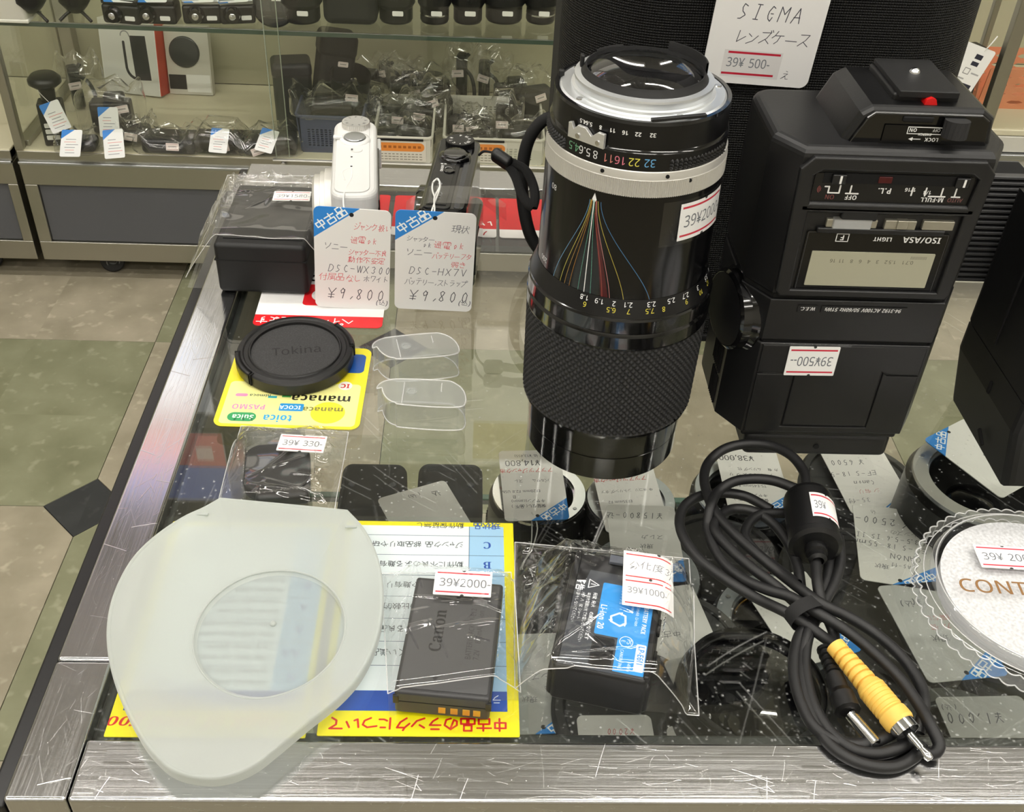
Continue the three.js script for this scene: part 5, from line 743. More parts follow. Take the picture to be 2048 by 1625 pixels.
// clear bags: an upper sheet draped over what they hold, a flat lower sheet, welded seams whose milky white also paints in the edge glints
function drape(c, boxes, seed, amp, nu = 170, nv = 170, lift = 0.0012) { // c: four corners on the glass as [x, z], far-left, far-right, near-right, near-left
  const r = rng(seed * 131 + 7), cx = (c[0][0] + c[2][0]) / 2, cz = (c[0][1] + c[2][1]) / 2, span = Math.hypot(c[1][0] - c[0][0], c[1][1] - c[0][1]), folds = [];
  if (amp > 0.0005) for (let i = 0; i < 26; i++) { const a = r() * PI, x = cx + (r() - 0.5) * span, z = cz + (r() - 0.5) * span, l = span * (0.08 + r() * 0.22); folds.push([x - Math.cos(a) * l, z - Math.sin(a) * l, x + Math.cos(a) * l, z + Math.sin(a) * l, 0.0005 + r() * 0.0009, 0.0007 + r() * 0.0012]); }
  const fold = (x, z) => { let s = 0; for (const [x0, z0, x1, z1, h, w] of folds) { const dx = x1 - x0, dz = z1 - z0, q = clamp(((x - x0) * dx + (z - z0) * dz) / (dx * dx + dz * dz), 0, 1), d = Math.hypot(x - x0 - dx * q, z - z0 - dz * q); if (d < w) s += h * (1 - d / w) * Math.sin(q * PI); } return s; };
  const pos = [], uv = [], idx = [], H = (x, z, u, v) => {
    let h = 0; for (const b of boxes) { const dx = x - b.x, dz = z - b.z, ca = Math.cos(b.rot || 0), sa = Math.sin(b.rot || 0), lx = Math.abs(dx * ca - dz * sa) - b.w / 2, lz = Math.abs(dx * sa + dz * ca) - b.d / 2, d = Math.hypot(Math.max(lx, 0), Math.max(lz, 0)), f = b.fall || b.h * 0.9; h = Math.max(h, (b.h + 0.0007) * Math.pow(Math.max(0, 1 - d / f), 0.85)); if (lx < 0.0004 && lz < 0.0004) h = Math.max(h, b.h + 0.0007); }
    const inside = boxes.some((b) => { const dx = x - b.x, dz = z - b.z, ca = Math.cos(b.rot || 0), sa = Math.sin(b.rot || 0); return Math.abs(dx * ca - dz * sa) < b.w / 2 + 0.0005 && Math.abs(dx * sa + dz * ca) < b.d / 2 + 0.0005; });
    const e = Math.min(u, v, 1 - u, 1 - v), ridge = (k, s) => Math.pow(1 - Math.abs(fbm(x * k + seed * 3.1, z * k - seed, s, 2)) * 2.6, 3), w = Math.max(0, ridge(42, 0)) * 0.8 + Math.max(0, ridge(95, 3)) * 0.4 + 0.5 * (fbm(x * 60, z * 60, seed, 3) + 0.3);
    return h + fold(x, z) * (inside ? 0.35 : 1) * sstep(e, 0, 0.06) + (inside ? amp * 0.3 * (fbm(x * 55, z * 55, seed, 2) + 0.45) : amp * w * sstep(e, 0, 0.12)) + 0.0006 + lift * sstep(e, 0, 0.05);
  };
  for (let j = 0; j <= nv; j++) for (let i = 0; i <= nu; i++) { const u = i / nu, v = j / nv, x = lerp(lerp(c[0][0], c[1][0], u), lerp(c[3][0], c[2][0], u), v), z = lerp(lerp(c[0][1], c[1][1], u), lerp(c[3][1], c[2][1], u), v); pos.push(x, H(x, z, u, v), z); uv.push(u, v); }
  for (let j = 0; j < nv; j++) for (let i = 0; i < nu; i++) { const a = j * (nu + 1) + i, b = a + 1, d = a + nu + 1; idx.push(a, d, b, b, d, d + 1); }
  const g = new THREE.BufferGeometry(); g.setAttribute('position', new THREE.Float32BufferAttribute(pos, 3)); g.setAttribute('uv', new THREE.Float32BufferAttribute(uv, 2)); g.setIndex(idx); g.computeVertexNormals();
  g.userData.h = (x, z) => { let best = 0, bd = 1e9; for (let i = 0; i < pos.length; i += 3) { const d = (pos[i] - x) ** 2 + (pos[i + 2] - z) ** 2; if (d < bd) { bd = d; best = pos[i + 1]; } } return best; };
  g.userData.edge = (side) => { const o = []; for (let k = 0; k <= 30; k++) { const q = Math.round(k / 30 * (side % 2 ? nv : nu)), at = side === 0 ? q : side === 1 ? q * (nu + 1) + nu : side === 2 ? nv * (nu + 1) + q : q * (nu + 1); o.push([pos[at * 3], pos[at * 3 + 1], pos[at * 3 + 2]]); } return o; };
  return g;
}
function bag(label, px, boxes, seed, amp, y0 = 0.0003) {
  const c = px.map(([a, b]) => { const v = onY(a, b, 0.001); return [v.x, v.z]; }), mx = c.reduce((s, q) => s + q[0], 0) / 4, mz = c.reduce((s, q) => s + q[1], 0) / 4;
  const t = thing('plastic_bag', label, 'plastic bag', [mx, y0, mz]), loc = c.map(([a, b]) => [a - mx, b - mz]), g = drape(loc, boxes.map((b) => ({ ...b, x: b.x - mx, z: b.z - mz })), seed, amp * 1.5);
  mesh('upper_film', g, M.film, t); mesh('lower_film', [drape(loc, [], seed, 0.0002, 8, 8, 0)], M.film, t);
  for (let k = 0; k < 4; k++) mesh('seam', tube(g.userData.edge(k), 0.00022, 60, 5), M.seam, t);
  t.userData.h = undefined; delete t.userData.h; return { t, g, mx, mz };
}
const bagSticker = (b, price, w, h, px, py, y, rz, rx = -PI / 2, tex) => { const v = onY(px, py, y), s = mesh('price_sticker', sheet(w, h, 0.0004, 0.0003), paperMat(tex || stickerTex(price), 0.45), b.t); s.position.set(v.x - b.mx, v.y - b.t.position.y, v.z - b.mz); s.rotation.set(rx, 0, rz); return s; };

// 5. laminated grading sheets lying on the glass
function rankSheet(label, px, py, w, h, draw) { const v = onY(px, py, 0), t = thing('grading_sheet', label, 'sheet', [v.x, 0.0001, v.z]); const m = mesh('print', sheet(w, h, 0.0005, 0.0003), paperMat(paint(1024, Math.round(1024 * h / w), draw), 0.25), t); lay(m, 0, 0.0001, 0, PI); const l = mesh('lamination', sheet(w + 0.006, h + 0.005, 0.003, 0.0002), M.clear, t); lay(l, 0, 0.0005, 0, PI); return t; }
{
  const A = onY(1025, 1048), B = onY(1038, 1478), C = onY(634, 1480), w = B.x - C.x + 0.0005, h = B.z - A.z - 0.0005, mid = { px: 832, py: 1245 };
  const t = rankSheet('laminated yellow-edged grading table, right of two, under the small black battery', mid.px, mid.py, w, h, (x, W, H) => {
    x.fillStyle = '#efdf14'; x.fillRect(0, 0, W, H); write(x, '中古品のランクについて', 62, 108, 80, '#d01f1f', { weight: 0.13 });
    const y0 = 150, rows = 8, rh = (H - y0 - 40) / rows, L = 60, R = W - 40, s = 250; x.fillStyle = '#eef1f3'; x.fillRect(L, y0, R - L, H - y0 - 36); x.fillStyle = '#1f4fae'; x.fillRect(L, y0, R - L, rh * 0.75); write(x, 'ランク', L + 30, y0 + rh * 0.6, 56, '#eaf0fa'); write(x, '状態定', L + 420, y0 + rh * 0.6, 56, '#eaf0fa'); x.fillStyle = '#a9cdea'; x.fillRect(L, y0 + rh * 0.75, s - L + 20, H - y0 - 36 - rh * 0.75);
    const txt = [['新', '未使用の商品'], ['A', 'きずがつきにくい美品'], ['A', 'つかわれた跡がある良品'], ['A', 'キズやスレの比較的良い品'], ['B', '部分にキズや難有り'], ['B', '動作に不良のある難有品'], ['C', 'ジャンク品 部品取りや研究用'], ['現状品', '動作保証無し']];
    for (let i = 0; i < rows; i++) { const y = y0 + rh * (0.75 + i * 0.97); x.strokeStyle = '#3a4a66'; x.lineWidth = 3; x.beginPath(); x.moveTo(L, y + rh * 0.97); x.lineTo(R, y + rh * 0.97); x.stroke(); write(x, txt[i][0], i === 7 ? L + 22 : L + 75, y + rh * 0.68, i === 7 ? 54 : 72, '#2350a8', { face: 'serif', bold: true, weight: 0.11 }); write(x, txt[i][1], s + 55, y + rh * 0.66, 48, '#2b2d33', { weight: 0.075 }); }
    x.strokeStyle = '#3a4a66'; x.beginPath(); x.moveTo(s + 20, y0); x.lineTo(s + 20, H - 36); x.stroke();
  });
  t.position.x = (B.x + C.x) / 2; t.position.z = (A.z + B.z) / 2;
  const D2 = onY(198, 1476), E2 = onY(345, 1045), F2 = onY(620, 1479), w2 = F2.x - D2.x - 0.003, h2 = D2.z - E2.z;
  const u = rankSheet('laminated yellow-edged grading table, left of two, under the milky dish', 400, 1250, w2, h2, (x, W, H) => {
    x.fillStyle = '#efdf14'; x.fillRect(0, 0, W, H); write(x, 'Rank of used goods', 120, 122, 96, '#d01f1f', { face: 'serif', bold: true, italic: true });
    const L = 36, R = W - 56, y0 = 160, rh = (H - y0 - 40) / 8; x.fillStyle = '#eef1f3'; x.fillRect(L, y0, R - L, H - y0 - 36); x.fillStyle = '#1f4fae'; x.fillRect(L, y0, R - L, rh * 0.75); x.fillStyle = '#a9cdea'; x.fillRect(L, y0 + rh * 0.75, 190, H - y0 - 36 - rh * 0.75);
    for (let i = 0; i < 8; i++) { const y = y0 + rh * (0.8 + i * 0.97); write(x, ['N', 'AA', 'A', 'A', 'B', 'B', 'C', 'J'][i], L + 60, y + rh * 0.62, 66, '#2350a8', { face: 'serif', bold: true }); write(x, ['Unused condition', 'Like new, no marks', 'Fine with few marks', 'Good, light wear', 'Normal used wear', 'Worn or with faults', 'For parts or repair', 'As it is, no warranty'][i], 260, y + rh * 0.36, 44, '#2b2d33'); write(x, ['Unused stock goods', 'very clean goods', 'some small scratches', 'some rubs and scratches', 'scratches and scuffs', 'check before buying', 'no returns accepted', 'no returns accepted'][i], 260, y + rh * 0.8, 44, '#2b2d33'); x.strokeStyle = '#3a4a66'; x.lineWidth = 3; x.beginPath(); x.moveTo(L, y + rh * 0.9); x.lineTo(R, y + rh * 0.9); x.stroke(); }
  });
  u.position.x = (D2.x + F2.x) / 2; u.position.z = (D2.z + E2.z) / 2;
}

// 6. milky dish of a flash diffuser over the left sheet
{
  const pts = [[715, 105], [1020, 135], [1325, 165], [1400, 250], [1460, 380], [1485, 520], [1480, 680], [1440, 830], [1370, 960], [1280, 1060], [1130, 1180], [1000, 1290], [870, 1390], [740, 1440], [620, 1445], [490, 1410], [380, 1310], [310, 1200], [240, 1050], [195, 900], [178, 760], [190, 630], [230, 510], [300, 390], [400, 290], [540, 195], [640, 148]].map(([a, b]) => [150 + a / 2.443, 960 + b / 2.443]);
  const hr = 0.0105, rim = pts.map(([a, b]) => onY(a, b, hr)), c0 = onY(543, 1267, 0.001), base = thing('flash_diffuser', 'milky translucent plastic dish of a flash diffuser at the left front, over the yellow sheet', 'diffuser', [c0.x, 0.0006, c0.z]);
  const curve = new THREE.CatmullRomCurve3([...rim.slice(2), ...rim.slice(0, 1)].map((v) => v.clone().sub(c0)), false, 'centripetal'), nA = 180, outl = [];
  for (let i = 0; i <= nA; i++) { if (i < nA - 16) outl.push(curve.getPoint(i / (nA - 16))); else { const f = (i - nA + 16) / 16; outl.push(rim[0].clone().lerp(rim[2], f).sub(c0)); } }
  const eA = onY(395, 1265, 0.001).sub(c0), eB = onY(545, 1153, 0.001).sub(c0), ea = Math.hypot(eA.x, eA.z) * 0.98, eb = Math.hypot(eB.x, eB.z) * 1.0;
  const ring = (f, i) => { const o = outl[i], a = Math.atan2(o.z / eb, o.x / ea), ix = ea * Math.cos(a), iz = eb * Math.sin(a), s = Math.max(0, f); const k = s; return [lerp(ix, o.x, k), 0.0006 + (hr - 0.0006) * (s < 0.06 ? s / 0.06 * 0.14 : 0.14 + 0.86 * Math.pow((s - 0.06) / 0.94, 1.25)), lerp(iz, o.z, k)]; };
  const loft = (rows, fn) => { const pos = [], idx = [], uv = []; for (let j = 0; j < rows; j++) for (let i = 0; i <= nA; i++) { pos.push(...fn(j, i)); uv.push(i / nA, j / rows); } for (let j = 0; j < rows - 1; j++) for (let i = 0; i < nA; i++) { const a = j * (nA + 1) + i, b = a + 1, c = a + nA + 1; idx.push(a, c, b, b, c, c + 1); } const g = new THREE.BufferGeometry(); g.setAttribute('position', new THREE.Float32BufferAttribute(pos, 3)); g.setAttribute('uv', new THREE.Float32BufferAttribute(uv, 2)); g.setIndex(idx); g.computeVertexNormals(); return g; };
  const milk = P({ color: 0xd3d8d4, transmission: 0.52, thickness: 0, roughness: 0.84, ior: 1.45, bumpMap: tiled(grain, 12), bumpScale: 0.00003 }), thinMilk = P({ color: 0xcdd2d0, transmission: 0.64, thickness: 0, roughness: 0.7, ior: 1.45 });
  const fs = [0, 0.02, 0.04, 0.06, 0.12, 0.2, 0.3, 0.42, 0.55, 0.68, 0.8, 0.9, 0.96, 1];
  mesh('wall', loft(fs.length, (j, i) => ring(fs[j], i)), milk, base);
  mesh('rim', loft(5, (j, i) => { const o = outl[i], l = Math.hypot(o.x, o.z), k = [0, 0.0006, 0.0012, 0.0016, 0.0014][j] / l, y = [hr, hr + 0.0005, hr + 0.0003, hr - 0.0006, hr - 0.0042][j]; return [o.x * (1 + k), y, o.z * (1 + k)]; }), milk, base);
  mesh('floor_disc', loft(3, (j, i) => { const p = ring(0, i), f = [0.001, 0.97, 1][j]; return [p[0] * f, j === 2 ? p[1] : 0.0004, p[2] * f]; }), thinMilk, base);
  mesh('disc_ring', tube(Array.from({ length: 61 }, (_, i) => { const p = ring(0.045, Math.min(nA, i * 3)); return [p[0], p[1] + 0.0002, p[2]]; }), 0.0004, 160, 6), milk, base);
  mesh('gate_mark', [put(new THREE.SphereGeometry(0.0011, 14, 10), 0, 0.0006, -0.004)], milk, base);
  const tab = (px, py) => { const v = onY(px, py, hr).sub(c0); return box(0.0045, 0.0006, 0.0012, v.x, hr - 0.0006, v.z, 0.0002); }; mesh('clip_slot', tab(405, 1030), milk, base); mesh('clip_slot', tab(702, 1055), milk, base);
}

// 7. small black battery in a clear bag on the right sheet
{
  const c = onY(903, 1275, 0.0115), rot = -0.1, t = thing('battery', 'small black camera battery with dark lettering in a clear bag on the yellow-edged sheet', 'battery', [c.x, 0.0016, c.z], rot);
  mesh('case', box(0.0315, 0.0112, 0.0505, 0, 0, 0, 0.0012, 3), black(0.38, 0x333334, 0), t); mesh('lid_line', [box(0.0317, 0.0004, 0.0507, 0, 0.0062, 0, 0.0001)], M.pitch, t);
  const p = mesh('print', sheet(0.029, 0.047, 0.0006, 0.0002), P({ map: paint(464, 752, (x, w, h) => { x.fillStyle = '#49494a'; x.fillRect(0, 0, w, h); x.translate(w / 2, h / 2); x.rotate(-PI / 2); write(x, 'Canon', -130, -46, 88, '#1b1b1c', { face: 'serif', bold: true }); write(x, 'BATTERY PACK LP-E12', -160, 120, 40, '#202021', { squeeze: 0.84 }); write(x, '7.2V ⎓ 875mAh Li-ion', -160, 164, 40, '#202021', { squeeze: 0.84 }); x.rotate(PI / 2); x.fillStyle = '#1b1b1c'; x.beginPath(); x.moveTo(-70, 290); x.lineTo(-30, 290); x.lineTo(-50, 318); x.fill(); }), roughness: 0.42 }), t); lay(p, 0, 0.0112, 0);
  mesh('contact', [-0.001, 0.003, 0.007, 0.0105].map((x) => box(0.0024, 0.003, 0.0004, x + 0.001, 0.002, 0.02525, 0.0001)), M.gold, t); mesh('notch', [-1, 1].map((k) => box(0.002, 0.004, 0.001, k * 0.0152, 0.0052, 0.025, 0.0003)), M.satin, t);
  const b = bag('clear bag around the small black battery, with a 2000 price sticker', [[763, 1150], [1022, 1148], [1040, 1400], [778, 1436]], [{ x: c.x, z: c.z, w: 0.0325, d: 0.0515, h: 0.0132, rot, fall: 0.011 }], 4, 0.0016, 0.0012);
  bagSticker(b, '39¥2000-', 0.0205, 0.0118, 926, 1168, 0.0158, -0.06);
}
// 8. battery with a blue label in a clear bag
{
  const c = onY(1222, 1225, 0.0195), rot = -0.235, t = thing('battery', 'larger black camera battery with a grey and blue label in a clear bag', 'battery', [c.x, 0.0012, c.z], rot), W = 0.0345, L = 0.0535, H = 0.0185;
  mesh('case', [box(W - 0.003, H, L, 0, 0, 0, 0.0018, 3), box(W, H * 0.78, L - 0.002, 0, 0, 0, 0.002, 3)], M.satin, t);
  mesh('rail', [-1, 1].map((k) => box(0.0022, 0.0025, L * 0.96, k * (W / 2 - 0.0022), H - 0.0015, 0, 0.0008)), M.satin, t);
  mesh('terminal', [0.0035, 0.0085, 0.0135].map((x) => box(0.0026, 0.006, 0.004, x, H - 0.006, -L / 2 - 0.0008, 0.0005)).concat([box(0.0065, 0.002, 0.0035, -0.0005, H - 0.0005, -L / 2 + 0.0025, 0.0004)]), M.satin, t); mesh('grey_catch', [box(0.0058, 0.0016, 0.0036, -0.001, H, -L / 2 + 0.003, 0.0004)], P({ color: 0x5b5f68, roughness: 0.4 }), t);
  mesh('notch', [-0.014, 0, 0.014].map((z) => box(0.0012, 0.003, 0.006, W / 2 - 0.0002, H * 0.72, z, 0.0004)), M.pitch, t);
  const p = mesh('print', sheetUV(ext(poly([[-0.0142, -0.0255], [0.0142, -0.0255], [0.0142, 0.0135], [0.0072, 0.0155], [0.0055, 0.0178], [-0.0098, 0.0178], [-0.0108, 0.0125], [-0.0142, 0.0118]]), 0.0003), 0.0284, 0.051), P({ map: paint(568, 1020, (x, w, h) => {
    x.fillStyle = '#44474c'; x.fillRect(0, 0, w, h); x.fillStyle = '#3a97e0'; x.beginPath(); x.roundRect(196, 250, 372, 470, 14); x.fill(); x.fillRect(360, 560, 208, 440); x.fillStyle = '#151516'; x.beginPath(); x.roundRect(196, 735, 150, 260, 24); x.fill(); x.fillStyle = '#050506'; x.beginPath(); x.roundRect(216, 890, 110, 90, 12); x.fill();
    const V = (s, a, b, z, c, o) => { x.save(); x.translate(a, b); x.rotate(PI / 2); write(x, s, 0, 0, z, c, o); x.restore(); }, wht = '#eef0f2';
    V('警告', 12, 240, 62, wht, { weight: 0.14 }); V('・火中投入、加熱、ショート、', 62, 360, 26, wht); V('分解をしないでください。', 24, 360, 26, wht); V('・専用充電器以外で充電しないでください。', 100, 360, 26, wht, { squeeze: 0.92 }); V('発熱、発火、破裂の原因となります。', 142, 360, 30, wht, { weight: 0.12 }); x.strokeStyle = wht; x.lineWidth = 7; x.beginPath(); x.moveTo(168, 285); x.lineTo(96, 245); x.lineTo(96, 325); x.closePath(); x.stroke(); x.fillStyle = wht; x.fillRect(110, 282, 34, 7);
    V('Li-ion 20', 208, 450, 58, wht, { bold: true, squeeze: 0.86 }); V('リサイクルへ', 330, 290, 26, wht); V('使用済', 372, 290, 26, wht); x.lineWidth = 14; for (let k = 0; k < 3; k++) { x.save(); x.translate(345, 560); x.rotate(k * 2.094 + 0.4); x.beginPath(); x.moveTo(-34, 46); x.lineTo(34, 46); x.lineTo(52, 14); x.stroke(); x.beginPath(); x.fillStyle = wht; x.moveTo(66, 30); x.lineTo(36, 20); x.lineTo(58, -8); x.fill(); x.restore(); }
    V('Canon BATTERY PACK', 505, 290, 40, wht, { bold: true, squeeze: 0.8 }); V('7.2V 1865mAh Li-ion', 455, 290, 30, wht); V('MADE IN CHINA', 418, 300, 22, wht); x.lineWidth = 5; x.beginPath(); x.arc(420, 740, 44, 0, 7); x.stroke(); V('PS', 424, 712, 40, wht); V('E', 388, 728, 32, wht); V('CANON INC.', 392, 810, 28, wht); x.beginPath(); x.fillStyle = wht; x.roundRect(492, 740, 66, 230, 10); x.fill(); V('LP-E6N', 506, 752, 56, '#2f8fe0', { bold: true, squeeze: 0.8 }); V('14Wh', 450, 900, 30, wht);
  }), roughness: 0.3 }), t); lay(p, 0, H, 0.0005);
  const b = bag('clear bag around the blue-labelled battery, with a doubled price sticker', [[1030, 1085], [1378, 1118], [1398, 1432], [1028, 1402]], [{ x: c.x, z: c.z, w: W + 0.001, d: L + 0.001, h: H + 0.0012, rot, fall: 0.013 }], 9, 0.0026, 0.0004);
  const tx = paint(300, 430, (x, w, h) => { x.fillStyle = '#efefed'; x.fillRect(0, 0, w, h); x.fillStyle = '#d6222e'; for (const y of [22, 196, 232, 400]) x.fillRect(16, y, w - 32, 9); write(x, '分化度3', 30, 140, 66, '#5b5e66', { hand: 0.14, weight: 0.05 }); write(x, '39¥1000-', 26, 330, 62, '#868a90', { squeeze: 0.86 }); x.fillStyle = '#222'; x.beginPath(); x.arc(w / 2 + 10, 214, 10, 0, 7); x.arc(w / 2 + 60, 2, 12, 0, 7); x.fill(); });
  const g = sheetUV(new THREE.PlaneGeometry(0.0185, 0.0262, 14, 4), 0.0185, 0.0262), q = g.attributes.position; for (let i = 0; i < q.count; i++) { const s = Math.max(0, q.getX(i) - 0.002); q.setZ(i, -s * s * 60); } g.computeVertexNormals();
  const v = onY(1298, 1160, 0.0225), s = mesh('price_sticker', g, paperMat(tx, 0.45), b.t); s.position.set(v.x - b.mx, 0.0218, v.z - b.mz); s.rotation.set(-PI / 2, 0.04, -0.13);
}
// 9. eyecup in a clear bag
{
  const c = onY(562, 940, 0.006), t = thing('eyecup', 'black rubber viewfinder eyecup in a clear bag', 'eyecup', [c.x, 0.0012, c.z], 0.12);
  const s = rrect(0.0235, 0.026, 0.005); s.holes.push(rrect(0.0145, 0.0145, 0.001)); mesh('frame', [ext(s, 0.0026, 0.0008, 3).rotateX(-PI / 2)], M.matte, t); mesh('shroud', [ext((() => { const q = rrect(0.0265, 0.03, 0.008); q.holes.push(rrect(0.0225, 0.0245, 0.005)); return q; })(), 0.0052, 0.0018, 3).rotateX(-PI / 2).translate(-0.0015, 0.0012, -0.0006)], M.rubber, t); mesh('foot', [box(0.021, 0.006, 0.006, 0.001, 0.001, 0.0155, 0.002, 3)], M.satin, t); mesh('clip', [-1, 1].map((k) => box(0.002, 0.0015, 0.009, k * 0.0088, 0.0028, 0.002, 0.0006)), M.satin, t);
  const b = bag('clear bag around the black eyecup, with a 330 price sticker', [[482, 852], [697, 864], [668, 1040], [432, 1022]], [{ x: c.x, z: c.z, w: 0.027, d: 0.034, h: 0.0072, rot: 0.12, fall: 0.012 }], 14, 0.0024);
  bagSticker(b, '39¥ 330-', 0.0195, 0.0105, 604, 888, 0.0098, -0.06);
}
// 10. black box in a clear bag at the back left
{
  const c = onY(541, 425, 0.03), t = thing('black_box', 'black rectangular accessory box in a shiny clear bag at the back left corner', 'box', [c.x, 0.0012, c.z + 0.001], -0.02);
  mesh('body', box(0.046, 0.0285, 0.066, 0, 0, 0, 0.0025, 3), M.matte, t); mesh('panel', [box(0.04, 0.0006, 0.034, 0.001, 0.0284, 0.01, 0.0002)], M.satin, t); mesh('lid_line', box(0.0464, 0.0006, 0.0664, 0, 0.019, 0, 0.0002), M.pitch, t);
  const b = bag('shiny clear bag around the black box, with a 1580 price sticker', [[455, 350], [662, 352], [645, 588], [375, 575]], [{ x: c.x, z: c.z + 0.001, w: 0.0465, d: 0.0665, h: 0.0305, rot: -0.02, fall: 0.02 }], 21, 0.0034);
  bagSticker(b, '39¥1580-', 0.0195, 0.0105, 584, 393, 0.0335, 0.03);
}

// 11. two loose clear battery covers
function cover(label, px, py, turn, seed) {
  const v = onY(px, py, 0), t = thing('battery_cover', label, 'battery cover', [v.x, 0.0003, v.z], turn), H = 0.0125, w = 0.037, d = 0.0185;
  const s = new THREE.Shape(); s.moveTo(-w / 2, d * 0.12); s.lineTo(-w / 2 + 0.002, d * 0.16); s.quadraticCurveTo(-w / 2 + 0.004, -d * 0.3, -w / 2 + 0.0085, -d * 0.34); s.quadraticCurveTo(-w / 2 + 0.0085, -d * 0.36, -w / 2 + 0.009, -d / 2 + 0.002); s.lineTo(w / 2 - 0.0012, -d / 2 + 0.002); s.lineTo(w / 2, -d * 0.2); s.quadraticCurveTo(w / 2, d * 0.3, w / 2 - 0.007, d / 2); s.lineTo(-w / 2 + 0.007, d / 2); s.quadraticCurveTo(-w / 2, d * 0.42, -w / 2, d * 0.12);
  t.scale.setScalar(1.07); const frost = P({ color: 0xf4f6f6, transmission: 0.86, thickness: 0, roughness: 0.42, ior: 1.5 }), side = P({ color: 0xf4f6f6, transmission: 0.9, thickness: 0, roughness: 0.3, ior: 1.5 }), pts = s.getPoints(10);
  mesh('top_face', [new THREE.ShapeGeometry(s, 10).rotateX(-PI / 2).translate(0, H, 0)], frost, t);
  { const pos = [], idx = []; pts.forEach((p, i) => { pos.push(p.x, 0, -p.y, p.x * 0.985, H, -p.y * 0.985); if (i) idx.push(i * 2 - 2, i * 2, i * 2 - 1, i * 2 - 1, i * 2, i * 2 + 1); }); const g = new THREE.BufferGeometry(); g.setAttribute('position', new THREE.Float32BufferAttribute(pos, 3)); g.setAttribute('uv', new THREE.Float32BufferAttribute(pos.filter((_, i) => i % 3 < 2), 2)); g.setIndex(idx); g.computeVertexNormals(); mesh('side_wall', g, side, t); }
  mesh('edge', [tube(pts.map((p) => [p.x, H, -p.y]), 0.00035, 90, 6), tube(pts.map((p) => [p.x, 0.0004, -p.y]), 0.0003, 90, 6)], M.seam, t);  // outline tubes, bright edge glints put into their whitish colour
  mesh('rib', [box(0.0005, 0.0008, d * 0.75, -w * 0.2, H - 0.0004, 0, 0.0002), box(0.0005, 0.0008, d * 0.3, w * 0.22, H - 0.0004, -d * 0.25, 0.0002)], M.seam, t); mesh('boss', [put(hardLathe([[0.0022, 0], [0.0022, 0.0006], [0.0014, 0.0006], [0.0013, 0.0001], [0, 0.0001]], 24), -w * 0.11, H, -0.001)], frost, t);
  return t;
}
cover('clear frosted battery cover, farther of the two by the big zoom lens', 832, 742, 0.2, 1); cover('clear frosted battery cover, nearer of the two by the big zoom lens', 843, 836, -0.03, 2);

// 12. lens cap on the yellow sticker
{
  const c = onY(592, 712, 0.004), t = thing('round_lens_cover', 'round black pinch lens cap with a grained centre, lying on the yellow sticker', 'lens cap', [c.x, 0.0012, c.z], 0.18); t.rotation.x = 0.03;
  const tx = paint(512, 512, (x, w, h) => { const r = rng(3); x.fillStyle = '#2c2c2d'; x.fillRect(0, 0, w, h); for (let i = 0; i < 26000; i++) { const g = 26 + r() * 50; x.fillStyle = `rgb(${g},${g},${g})`; x.fillRect(r() * w, r() * h, 1 + r() * 4, 1.5); } write(x, 'Tokina', 120, 292, 92, '#070708', { bold: false }); });
  mesh('grained_disc', [sheetUV(new THREE.CircleGeometry(0.0205, 64), 0.041, 0.041).rotateX(-PI / 2).translate(0, 0.0062, 0)], P({ map: tx, roughness: 0.6, bumpMap: tx, bumpScale: 0.0002 }), t);
  mesh('rim', hardLathe([[0, 0], [0.0262, 0], [0.027, 0.001], [0.027, 0.0062], [0.0263, 0.007], [0.0242, 0.0074], [0.0236, 0.0068], [0.0218, 0.0068], [0.0213, 0.0074], [0.0207, 0.0074], [0.0204, 0.0061]], 96), M.satin, t);
  for (const a of [0.32, PI + 0.32]) mesh('pinch_tab', [lathe([[0.0252, 0.0016], [0.0278, 0.0016], [0.0278, 0.0068], [0.027, 0.0076], [0.0252, 0.0076], [0.0252, 0.0016]], 16, a + PI / 2 - 0.34, 0.68)], M.satin, t);
  mesh('tab_gap', [0.32, PI + 0.32].flatMap((a) => [-0.37, 0.37].map((k) => box(0.0008, 0.0062, 0.0026, 0, 0.0013, 0.0264, 0.0002).rotateY(a + PI / 2 + k))), M.pitch, t);
}
